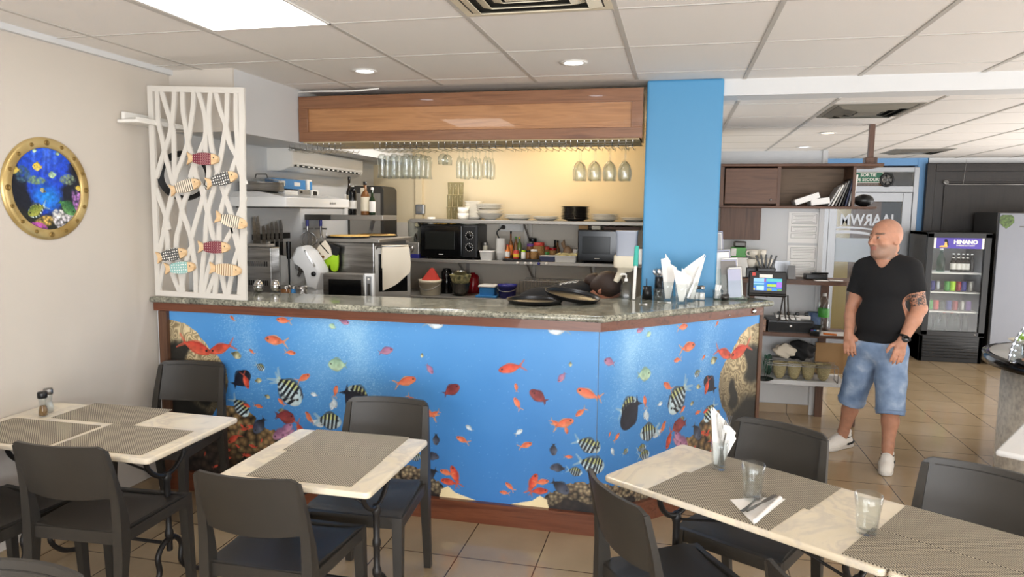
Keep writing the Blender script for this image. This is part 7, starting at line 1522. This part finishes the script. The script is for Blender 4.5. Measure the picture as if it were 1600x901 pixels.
t3_ = T('food_platter', 'platter of cold cuts low on the buffet at the right edge', 'platter', (q.x+.04, 5.02, ZBF+.004)); MB().lathe([(.001, 0), (.11, 0), (.14, .014), (.136, .016), (.108, .004), (.001, .004)], seg=30, cap=False).build('plate', 'ceramic_black', t3_)
b = MB()
for k in range(26): a = random.random()*6.28; r = .09*math.sqrt(random.random()); b.ell((r*math.cos(a), r*math.sin(a), .014+random.random()*.012), (.024, .02, .005), 8, 5)
o = b.build('cold_cuts', mat('meat', (186, 120, 96), .5, noise=(30, (222, 186, 150))), t3_); o['kind'] = 'stuff'
# ================================================================== people (implicit surfaces turned into one continuous mesh)
class SDF:
    def __init__(s, lo, hi, h):
        s.h = h; s.lo = np.array(lo)-2*h; s.n = np.ceil((np.array(hi)-s.lo)/h).astype(int)+3
        s.F = np.full(s.n, 1.0, np.float32)
    def _sub(s, lo, hi):
        i0 = np.clip(np.floor((np.array(lo)-s.lo)/s.h).astype(int), 0, s.n-1); i1 = np.clip(np.ceil((np.array(hi)-s.lo)/s.h).astype(int)+1, 1, s.n)
        sl = tuple(slice(a, b) for a, b in zip(i0, i1)); g = [s.lo[k]+s.h*np.arange(i0[k], i1[k]) for k in range(3)]
        return sl, np.meshgrid(*g, indexing='ij')
    def _mix(s, sl, d, k, sub):
        a = s.F[sl]
        if sub: d = -d; h_ = np.clip(.5-.5*(d-(-0)+0-a+0)/k, 0, 1)*0; q = np.clip(k-np.abs(a-d), 0, None)/k; s.F[sl] = np.maximum(a, d)+q*q*k*.25
        else: q = np.clip(k-np.abs(a-d), 0, None)/k; s.F[sl] = np.minimum(a, d)-q*q*k*.25
    def cone(s, a, b, r1, r2, k=.015, sub=False, sq=None):
        a, b = np.array(a, float), np.array(b, float); R = max(r1, r2)+k+.02+(0 if sq is None else R_SQ)
        sl, (X, Y, Z) = s._sub(np.minimum(a, b)-R, np.maximum(a, b)+R); ab = b-a; L2 = ab@ab+1e-12
        t = np.clip(((X-a[0])*ab[0]+(Y-a[1])*ab[1]+(Z-a[2])*ab[2])/L2, 0, 1)
        d = np.sqrt((X-a[0]-t*ab[0])**2+(Y-a[1]-t*ab[1])**2+(Z-a[2]-t*ab[2])**2)-(r1+(r2-r1)*t); s._mix(sl, d, k, sub); return s
    def chain(s, pts, rs, k=.015):
        for i in range(len(pts)-1): s.cone(pts[i], pts[i+1], rs[i], rs[i+1], k)
        return s
    def ell(s, c, axes, rad, k=.015, sub=False):
        c = np.array(c, float); R = max(rad)+k+.02; sl, (X, Y, Z) = s._sub(c-R, c+R); P_ = [X-c[0], Y-c[1], Z-c[2]]; q = 0; g = 0
        for ax, r in zip(axes, rad):
            p = P_[0]*ax[0]+P_[1]*ax[1]+P_[2]*ax[2]; q = q+(p/r)**2; g = g+(p/r**2)**2
        q = np.sqrt(q)+1e-9; d = q*(q-1)/(np.sqrt(g)+1e-9); s._mix(sl, d, k, sub); return s
    def cut(s, p, n):
        """keep the side where (x-p).n < 0"""
        X, Y, Z = np.meshgrid(*[s.lo[k]+s.h*np.arange(s.n[k]) for k in range(3)], indexing='ij'); s.F = np.maximum(s.F, ((X-p[0])*n[0]+(Y-p[1])*n[1]+(Z-p[2])*n[2]).astype(np.float32)); return s
    def mesh(s):
        F = s.F; S = F < 0; n = np.array(F.shape)-1; c = [F[i:i+n[0], j:j+n[1], k:k+n[2]] for i in (0, 1) for j in (0, 1) for k in (0, 1)]
        Sm = sum((q < 0).astype(np.int8) for q in c); act = (Sm > 0) & (Sm < 8); idx = -np.ones(n, int); ii = np.argwhere(act); idx[act] = np.arange(len(ii)); cv = [q[act] for q in c]
        pos = np.zeros((len(ii), 3)); cnt = np.zeros(len(ii)); off = [(i, j, k) for i in (0, 1) for j in (0, 1) for k in (0, 1)]
        for a in range(8):
            for b in range(a+1, 8):
                if sum(abs(off[a][m]-off[b][m]) for m in range(3)) != 1: continue
                fa, fb = cv[a], cv[b]; m_ = (fa < 0) != (fb < 0); t = np.where(m_, fa/np.where(m_, fa-fb, 1), 0); oa, ob = np.array(off[a]), np.array(off[b])
                pos += m_[:, None]*(oa+(ob-oa)*t[:, None]); cnt += m_
        V = s.lo+s.h*(ii+pos/cnt[:, None]); Q = []
        for ax in range(3):
            u_, v_ = (ax+1) % 3, (ax+2) % 3; sa = [slice(None)]*3; sb = [slice(None)]*3; sa[ax] = slice(0, -1); sb[ax] = slice(1, None)
            e = np.argwhere(S[tuple(sa)] != S[tuple(sb)]); e = e[(e[:, u_] > 0) & (e[:, v_] > 0) & (e[:, u_] < n[u_]) & (e[:, v_] < n[v_])]; fl = S[tuple(sa)][tuple(e.T)]
            def cell(du, dv): q = e.copy(); q[:, u_] -= du; q[:, v_] -= dv; return idx[tuple(q.T)]
            q = np.stack([cell(1, 1), cell(0, 1), cell(0, 0), cell(1, 0)], 1); q[~fl] = q[~fl][:, ::-1]; Q.append(q)
        return V, np.concatenate(Q)
    def build(s, name, m, parent, col=None, smooth_it=2):
        V, Q = s.mesh(); Q = Q[(Q >= 0).all(1)]
        for _ in range(smooth_it):
            A = np.zeros_like(V); c = np.zeros(len(V))
            for a, b in ((0, 1), (1, 2), (2, 3), (3, 0)):
                np.add.at(A, Q[:, a], V[Q[:, b]]); np.add.at(A, Q[:, b], V[Q[:, a]]); np.add.at(c, Q[:, a], 1); np.add.at(c, Q[:, b], 1)
            V = V*.5+.5*A/np.maximum(c, 1)[:, None]
        o0 = np.array(parent.location) if parent else np.zeros(3); me = bpy.data.meshes.new(name); me.vertices.add(len(V)); me.vertices.foreach_set('co', (V-o0).astype(np.float32).ravel())
        me.loops.add(Q.size); me.loops.foreach_set('vertex_index', Q.astype(np.int32).ravel()); me.polygons.add(len(Q)); me.polygons.foreach_set('loop_start', np.arange(0, Q.size, 4, dtype=np.int32)); me.polygons.foreach_set('use_smooth', np.ones(len(Q), bool))
        if col is not None:
            at_ = me.color_attributes.new('print', 'FLOAT_COLOR', 'POINT'); c4 = np.ones((len(V), 4), np.float32); c4[:, :3] = tolin(col(V)); at_.data.foreach_set('color', c4.ravel())
        me.update(); me.validate(); me.materials.append(MATS[m] if isinstance(m, str) else m); o = bpy.data.objects.new(name, me); COL.objects.link(o)
        if parent: o.parent = parent
        return o
R_SQ = .05
def A3(v): return np.array((v.x, v.y, v.z))
def nrm(v): v = np.array(v, float); return v/np.linalg.norm(v)
m = vcol('body_skin', .5); nt, N, L_, b = nodes(m); b.inputs['Subsurface Weight'].default_value = .08; b.inputs['Subsurface Radius'].default_value = (.02, .008, .004)
mat('shirt_black', (22, 22, 24), .9, bump=(240, .15)); vcol('shirt_print', .9)
mat('shoe_white', (224, 220, 212), .6, bump=(200, .15)); mat('shoe_sole', (206, 202, 194), .6)
UP = np.array((0, 0, 1.)); RT = nrm((cr.x, cr.y, 0)); FW = nrm((cf.x, cf.y, 0))
def J(px, py, y): return A3(at(px, py, y=y))
def hand(sd, wrist, d, nb, th, sc=1.0, curl=.5, spread=1.0, k=.006):
    """d: finger direction, nb: normal of the back of the hand, th: side of the thumb"""
    d = nrm(d); nb = nrm(nb-d*(nb@d)); th = nrm(th-d*(th@d)-nb*(th@nb)); w_ = wrist
    sd.chain([w_, w_+d*.03*sc], [.027*sc, .026*sc], .012)
    for q in (-.030, -.011, .010, .029): sd.cone(w_+d*.018*sc+th*q*.6*sc, w_+d*.086*sc+th*q*sc, .0135*sc, .0115*sc, .012)
    for q, ln, cu_ in ((.029, .068, 0), (.010, .078, .02), (-.011, .072, .04), (-.030, .055, .08)):
        p = w_+d*.086*sc+th*q*sc; dd = d+th*q*2.2*spread; a = nrm(dd-nb*(.12+cu_)*curl*1.5); b_ = nrm(dd-nb*(.55+cu_)*curl*1.6); c = nrm(dd-nb*(1.1+cu_)*curl*1.6)
        p1 = p+a*ln*.46*sc; p2 = p1+b_*ln*.3*sc; p3 = p2+c*ln*.24*sc; sd.chain([p, p1, p2, p3], [.0098*sc, .0088*sc, .008*sc, .0068*sc], k)
    t0 = w_+d*.02*sc+th*.024*sc-nb*.004*sc; t1 = t0+nrm(d*.75+th*.75-nb*.25)*.042*sc; t2 = t1+nrm(d*.95+th*.32-nb*.25)*.03*sc; t3 = t2+nrm(d+th*.05-nb*.25)*.022*sc
    sd.chain([t0, t1, t2, t3], [.0155*sc, .0115*sc, .0098*sc, .008*sc], .008)
def head(sd, c, f, u, sc=1.0, face=True):
    f = nrm(f); u = nrm(u-f*(u@f)); l = np.cross(u, f); P_ = lambda a, b, e: c+(f*a+l*b+u*e)*sc; ax = (f, l, u); r = lambda *q: tuple(v*sc for v in q)
    sd.ell(P_(-.012, 0, .022), ax, r(.100, .079, .098), .01); sd.ell(P_(.030, 0, -.045), ax, r(.066, .060, .078), .03); sd.ell(P_(.062, 0, -.098), ax, r(.03, .034, .024), .025)
    sd.cone(P_(-.03, .045, -.06), P_(.05, .028, -.095), .028*sc, .022*sc, .02); sd.cone(P_(-.03, -.045, -.06), P_(.05, -.028, -.095), .028*sc, .022*sc, .02)
    if face:
        sd.ell(P_(.080, 0, .022), ax, r(.014, .048, .011), .014)
        for s in (-1, 1):
            sd.ell(P_(.060, s*.042, -.028), ax, r(.026, .022, .022), .016); sd.ell(P_(.099, s*.032, .002), ax, r(.017, .018, .0125), .008, True); sd.ell(P_(.082, s*.032, .001), ax, r(.0155, .017, .0115), .003)
            sd.ell(P_(-.008, s*.079, -.012), (nrm(f-l*s*.35), nrm(l*s+f*.35), u), r(.020, .008, .032), .006); sd.ell(P_(-.004, s*.087, -.008), (f, l, u), r(.009, .006, .016), .004, True)
            sd.ell(P_(.098, s*.012, -.036), ax, r(.012, .009, .008), .006)
        sd.cone(P_(.092, 0, .012), P_(.116, 0, -.028), .0085*sc, .0125*sc, .01); sd.ell(P_(.118, 0, -.032), ax, r(.011, .011, .010), .006)
        sd.ell(P_(.090, 0, -.0585), ax, r(.011, .024, .0075), .005); sd.ell(P_(.087, 0, -.0735), ax, r(.011, .021, .0075), .005); sd.cone(P_(.103, -.022, -.066), P_(.103, .022, -.066), .0022*sc, .0022*sc, .003, True)
    return f, l, u
# ---- standing man
man = T('person', 'bald man in black t-shirt and denim shorts standing, head turned to the left', 'person', (1.36, 5.33, 0))
rs, re_, rw = J(1350, 421, 5.42), J(1332, 480, 5.45), J(1326, 521, 5.33); ls, le, lw = J(1424, 421, 5.26), J(1437, 482, 5.22), J(1410, 532, 5.12)
rh, rk_, ra = J(1352, 552, 5.39), J(1332, 620, 5.45), J(1316, 681, 5.57); lh, lk, la = J(1393, 552, 5.28), J(1391, 636, 5.18), J(1387, 702, 5.19)
nk, hd_ = J(1385, 404, 5.34), J(1383.5, 371, 5.33); ch, be, pe = J(1385, 442, 5.335), J(1381, 497, 5.33), J(1373, 541, 5.335)
sx_ = nrm(ls-rs); sx_ = nrm(sx_-UP*(sx_@UP)); fr_d = np.cross(sx_, UP); fr_d = -fr_d if fr_d@FW > 0 else fr_d; tax = (sx_, fr_d, UP)
lo = np.array((.95, 4.85, -.01)); hi = np.array((1.85, 5.85, 1.78)); sd = SDF(lo, hi, .0052)
def torso(sd, g, k=.04):
    sd.ell(ch, tax, (.178+g, .118+g, .165+g), k); sd.ell(be+fr_d*.015, tax, (.166+g, .130+g, .16+g), k); sd.cone(rs+sx_*.02, ls-sx_*.02, .058+g, .058+g, k)
    for q in (rs, ls): sd.cone(nk-UP*.005, q+(nk-q)*.15, .05+g*.6, .056+g, k)
torso(sd, 0); sd.ell(pe, tax, (.17, .12, .11), .04); sd.cone(nk-UP*.05, hd_-UP*.05-FW*0, .068, .06, .03)
sd.chain([rs, rs+(re_-rs)*.5, re_], [.057, .051, .043], .02).chain([re_, re_+(rw-re_)*.35, rw], [.043, .043, .029], .02); sd.chain([ls, ls+(le-ls)*.5, le], [.058, .053, .045], .02).chain([le, le+(lw-le)*.35, lw], [.045, .046, .030], .02)
for h_, k_, a_ in ((rh, rk_, ra), (lh, lk, la)):
    sd.chain([h_, k_], [.088, .058], .03); bk = nrm(-fr_d); kn = k_-UP*.02; cf_ = k_+(a_-k_)*.34+bk*.016; sd.chain([k_, cf_, a_+(k_-a_)*.12, a_], [.056, .054, .036, .036], .02); sd.cone(a_, a_-UP*.04, .036, .034, .01)
FD = nrm(-RT*.95-FW*.34); HF, HL, HU = head(sd, hd_-UP*.004, FD, nrm(UP+FD*.02), 1.1)
hand(sd, rw, nrm(np.array((.02, 0, -1))-FW*.12+RT*.05), nrm(-FW*.8-RT*.6), nrm(RT-FW*.5), 1.02, .42); hand(sd, lw, nrm(-UP-RT*.30-FW*.15), nrm(-FW-RT*.05+UP*.15), -RT, 1.02, .32)
def man_col(V):
    c = np.tile(np.array((190, 138, 112.)), (len(V), 1)); nz = vnoise(V[:, 0]*3+V[:, 2], V[:, 2]*3+V[:, 1], 14, 3, 91); c *= (.93+.14*nz)[:, None]
    p = V-hd_; a, l_, u_ = p@HF/1.1, p@HL/1.1, p@HU/1.1; hm = (u_ > -.16) & (np.hypot(a, l_) < .16)
    be_ = hm & (u_ < -.038) & (a > -.02) & (u_ > -.135); be_ &= ~((np.abs(l_) < .02) & (np.abs(u_+.066) < .012)); st = np.clip((-.030-u_)/.03, 0, 1)*be_*(.34+.26*vnoise(V[:, 0]*9, V[:, 2]*9, 30, 2, 5)); c = c*(1-st[:, None])+np.array((128, 116, 106.))*st[:, None]
    sc_ = hm & (u_ > .03) & (a < .045); st = sc_*.16; c = c*(1-st[:, None])+np.array((140, 116, 104.))*st[:, None]
    li = hm & (np.abs(l_) < .022) & (np.abs(u_+.066) < .013) & (a > .075); c[li] = (172, 112, 98)
    ey = hm & (np.hypot(np.abs(l_)-.032, (u_-.001)*1.6) < .012) & (a > .07); c[ey] = (196, 172, 158); ir = hm & (np.hypot(np.abs(l_)-.032, u_-.001) < .006) & (a > .07); c[ir] = (58, 42, 36)
    br = hm & (np.abs(u_-.024) < .006) & (np.abs(np.abs(l_)-.032) < .02) & (a > .06); c[br] = (122, 94, 78)
    q = V-ls; t = (q@(le-ls))/((le-ls)@(le-ls)); d_ = np.linalg.norm(q-t[:, None]*(le-ls), axis=1); ta = (t > .62) & (t < .93) & (d_ < .075); pt = np.sin(V[:, 2]*160+6*vnoise(V[:, 0]*5, V[:, 2]*5, 12, 2, 3)*6) > -.15; c[ta & pt] = (70, 64, 62)
    lg = V[:, 2] < .5; c[lg] *= .93; return c
sd.build('body', 'body_skin', man, man_col, 1)
sd = SDF(lo, hi, .006); torso(sd, .015); sd.ell(pe+UP*.03, tax, (.172, .128, .13), .03)
for q, e_ in ((rs, re_), (ls, le)): sd.cone(q, q+(e_-q)*.68, .070, .070, .025)
for q, e_ in ((rs, re_), (ls, le)):
    pass
hem = J(1375, 538, 5.25); sd.cut(hem, -nrm(UP+sx_*.02)); sd.cone(nk-UP*.03, hd_-UP*.05, .074, .09, .006, True); sd.cone(nk+fr_d*.05, nk+fr_d*.13-UP*.055, .052, .012, .008, True)
# open sleeve ends
for q, e_ in ((rs, re_), (ls, le)):
    ax_ = nrm(e_-q); sd.cone(q+(e_-q)*.90, q+(e_-q)*1.3, .105, .11, .004, True)
sd.build('t_shirt', 'shirt_black', man)
sd = SDF((.95, 4.9, .3), (1.85, 5.8, 1.1), .006); sd.ell(pe, tax, (.184, .136, .12), .03)
for h_, k_ in ((rh, rk_), (lh, lk)): sd.chain([h_, h_+(k_-h_)*.5, k_+(k_-h_)*.12], [.106, .096, .09], .03)
for h_, k_, px, py in ((rh, rk_, 1331, 624), (lh, lk, 1391, 643)):
    ax_ = nrm(k_-h_); p = k_+ax_*.035; sd.cone(p+ax_*.10, p+ax_*.25, .12, .12, .004, True)
sd.build('denim_shorts', 'denim', man)
def torus_at(c, ax, R_, r, name, mk, parent, n=28, sq=1):
    ax = nrm(ax); a = nrm(np.cross(ax, (0.3, .2, 1))); b_ = np.cross(ax, a); o0 = np.array(parent.location); return MB().tube([tuple(c-o0+R_*(a*math.cos(2*PI*k/n)+b_*math.sin(2*PI*k/n))) for k in range(n)], r, 8, closed=True).build(name, mk, parent)
for h_, k_, R_ in ((rh, rk_, .089), (lh, lk, .089)): ax_ = nrm(k_-h_); torus_at(k_+ax_*.018, ax_, R_, .008, 'shorts_hem', 'denim', man)
wc = lw+(le-lw)*.09; torus_at(wc, le-lw, .034, .009, 'watch_strap', 'black_plastic', man)
wf = nrm(-FW-RT*.25); o = MB(Matrix.Translation(Vector(wc+wf*.034)-man.location)@Vector(wf).to_track_quat('Z', 'Y').to_matrix().to_4x4()).lathe([(.024, 0), (.024, .009), (.021, .011), (.02, .010), (.001, .010)], seg=26).build('watch_case', 'black_gloss', man)
p = J(1387.5, 436, 5.18); q = ch+fr_d*.134; p = J(1387.5, 436, q[1]); o = MB(Matrix.Translation(Vector(p)-man.location)@Vector(fr_d).to_track_quat('Z', 'Y').to_matrix().to_4x4()).box((0, 0, 0), (.022, .022, .012), .002).box((.004, .002, .007), (.006, .012, .003)).build('shirt_logo', 'alu', man)
def shoe(an, dr, name, lab=None):
    dr = nrm((dr[0], dr[1], 0)); sd_ = np.cross(UP, dr); h0 = np.array((an[0], an[1], 0)); s = T(name, lab, None, man.location) if False else None
    sd = SDF(h0-.3, h0+np.array((.3, .3, .22)), .005); P_ = lambda a, b_, e: h0+dr*a+sd_*b_+UP*e
    sd.cone(P_(-.055, 0, .045), P_(.14, .004, .040), .040, .036, .02).cone(P_(.06, -.012, .04), P_(.165, -.006, .034), .036, .030, .02).cone(P_(.06, .012, .04), P_(.17, .012, .034), .036, .029, .02); sd.cone(P_(-.045, 0, .05), P_(-.04, 0, .095), .038, .036, .02).cone(P_(-.03, 0, .09), P_(.08, 0, .062), .036, .034, .02)
    sd.cone(P_(-.012, 0, .16), P_(-.008, 0, .08), .042, .030, .01, True); sd.cut(P_(0, 0, .018), -UP); o = sd.build('shoe', 'shoe_white', man); o0 = np.array(man.location)
    rel = lambda p: tuple(p-o0); out = [(-.1, 0), (-.09, .034), (-.04, .04), (.04, .038), (.11, .05), (.17, .044), (.2, .02), (.204, 0), (.2, -.016), (.17, -.036), (.11, -.044), (.04, -.034), (-.04, -.038), (-.09, -.032)]
    c = [Vector((a, b_, 0)) for a, b_ in out]; M = Matrix(((dr[0], sd_[0], 0, h0[0]-o0[0]), (dr[1], sd_[1], 0, h0[1]-o0[1]), (0, 0, 1, 0), (0, 0, 0, 1)))
    MB(M).loft([[(v.x*s_, v.y*s_, z) for v in c] for s_, z in ((.95, .001), (1, .005), (1.0, .022), (.97, .028))]).build('sole', 'shoe_sole', o, ); 
    for k in range(4): z = .110-.008*k; x = .038+.02*k; MB(M).tube(bez([(x, -.026, z-.006), (x+.004, 0, z+.004), (x, .026, z-.006)], 5), .0035, 6).build('lace', 'label_white', o)
    MB(M).tube([(-.02+.05*math.cos(a)*1.05-.012, .036*math.sin(a), .093-.02*(1+math.cos(a))*.35) for a in [2*PI*k/24 for k in range(24)]], .006, 7, closed=True).build('collar', 'black_matte', o)
    MB(M).tube(bez([(-.078, 0, .085), (-.092, 0, .11), (-.082, 0, .125)], 5), .006, 6).build('heel_tab', 'label_white', o)
    for s_ in (-1, 1): MB(M).tube(bez([(-.085, s_*.026, .045), (-.05, s_*.0395, .04), (-.01, s_*.0395, .034)], 5), [.012]*6+[.009]*4+[.004], 8).build('side_patch', 'black_matte', o)
    return o
shoe(la, nrm(-la*np.array((1, 1, 0)))-RT*.06, 'shoe'); shoe(ra, -RT*.9-FW*.45, 'shoe')
# ---- bending woman behind the bar
YW = 4.98; wom = T('person', 'person with dark hair bun and black t-shirt bending down behind the bar', 'person', (-.9, YW, 0))
pel = J(838, 505, 5.08); pel[2] = 1.04; chs = J(896, 462, 5.0); nkk = J(931, 458, 4.97); hdc = J(948, 453, 4.93); wl = nrm(nkk-pel)
sd = SDF((-1.45, 4.5, -.01), (.1, 5.45, 1.5), .008); side = nrm(np.cross(wl, UP)); bkn = nrm(np.cross(side, wl)); bkn = bkn if bkn[2] > 0 else -bkn; wax = (side, bkn, wl)
def wt_(sd, g):
    sd.ell(pel, wax, (.165+g, .115+g, .14+g), .05); sd.ell((pel+chs)/2, wax, (.13+g, .10+g, .16+g), .05); sd.ell(chs-bkn*.015, wax, (.16+g, .105+g, .16+g), .05)
    for s in (-1, 1): sd.cone(chs+wl*.07+side*s*.10, chs+wl*.06+side*s*.155-bkn*.02, .06+g, .055+g, .03)
wt_(sd, 0); sd.cone(nkk-wl*.05, hdc-wl*.02, .05, .05, .02); fdn = nrm(wl*.5-UP*.9); head(sd, hdc-wl*0, fdn, nrm(wl+UP*.55), .98)
for s in (-1, 1):
    sh = chs+wl*.06+side*s*.16-bkn*.02; el = sh-UP*.24+wl*.05; wr = el-UP*.05+wl*.2+side*s*-.03; sd.chain([sh, el, wr], [.046, .037, .026], .02); hand(sd, wr, nrm(wl-UP*.5), UP, -side*s, .92, .4)
    hp = pel+side*s*.085-UP*.02; kn = np.array((hp[0]+.03, hp[1], .52)); an = np.array((hp[0]-.02, hp[1]+.02, .09)); sd.chain([hp, kn, an], [.09, .06, .038], .03); sd.cone(an-UP*.03, an+np.array((.12, -.04, -.055)), .035, .03, .02); sd.cone(an-UP*.04, an-UP*.05, .04, .04, .02)
def wcol(V): c = np.tile(np.array((176, 122, 98.)), (len(V), 1)); c[V[:, 2] < .12] = (30, 30, 32); return c
sd.build('body', 'body_skin', wom, wcol, 1)
sd = SDF((-1.45, 4.5, .7), (.1, 5.45, 1.5), .008); wt_(sd, .016)
for s in (-1, 1): sh = chs+wl*.06+side*s*.16-bkn*.02; sd.cone(sh, sh-UP*.13+wl*.03, .064, .06, .02)
sd.cut(nkk-wl*.012, wl); o_c = chs+bkn*.1
def wsh(V):
    c = np.tile(np.array((24, 24, 26.)), (len(V), 1)); p = V-chs; a, b_, e = p@wl, p@side, p@bkn; up_ = e > .05; u_ = a*1.0+.1; m_ = up_ & (np.abs(b_-.0) < .07) & (u_ > .03) & (u_ < .17) & (np.sin((u_+b_*.5)*2*PI/.036) > .15); c[m_] = (226, 226, 224); return c
sd.build('t_shirt', 'shirt_print', wom, wsh)
sd = SDF((-1.45, 4.5, .05), (.1, 5.45, 1.3), .009); sd.ell(pel-wl*.02, wax, (.175, .122, .13), .04)
for s in (-1, 1): hp = pel+side*s*.085-UP*.02; kn = np.array((hp[0]+.03, hp[1], .52)); an = np.array((hp[0]-.02, hp[1]+.02, .12)); sd.chain([hp, kn, an], [.098, .07, .055], .03)
sd.build('trousers', 'shirt_black', wom)
hl = nrm(np.cross(nrm(wl+UP*.55), fdn)); crn = nrm(UP*.75-wl*.1)
mat('hair_brown', (56, 40, 31), .55, bump=(160, .5)); sd = SDF(hdc-.25, hdc+.3, .006); hu = nrm(wl+UP*.55); hu = nrm(hu-fdn*(hu@fdn)); hl = np.cross(hu, fdn)
sd.ell(hdc-fdn*.022+hu*.022, (fdn, hl, hu), (.104, .087, .106), .02); sd.ell(hdc-fdn*.05-hu*.04, (fdn, hl, hu), (.06, .07, .06), .03); sd.cone(hdc+fdn*.05-hu*.05+hl*.05, hdc+fdn*.06-hu*.05+hl*.12, .035, .05, .01, True); sd.cone(hdc+fdn*.05-hu*.05-hl*.05, hdc+fdn*.06-hu*.05-hl*.12, .035, .05, .01, True); sd.build('hair', 'hair_brown', wom)
bn = J(926, 438, 4.98); sd = SDF(bn-.15, bn+.15, .006); sd.ell(bn, (RT, FW, UP), (.058, .05, .048), .01).ell(bn+RT*.02+UP*.015, (RT, FW, UP), (.04, .04, .035), .02).cone(bn, hdc-fdn*.05, .03, .04, .02).cone(bn-RT*.03, bn-RT*.08-UP*.03, .016, .005, .01); sd.build('hair_bun', 'hair_brown', wom)
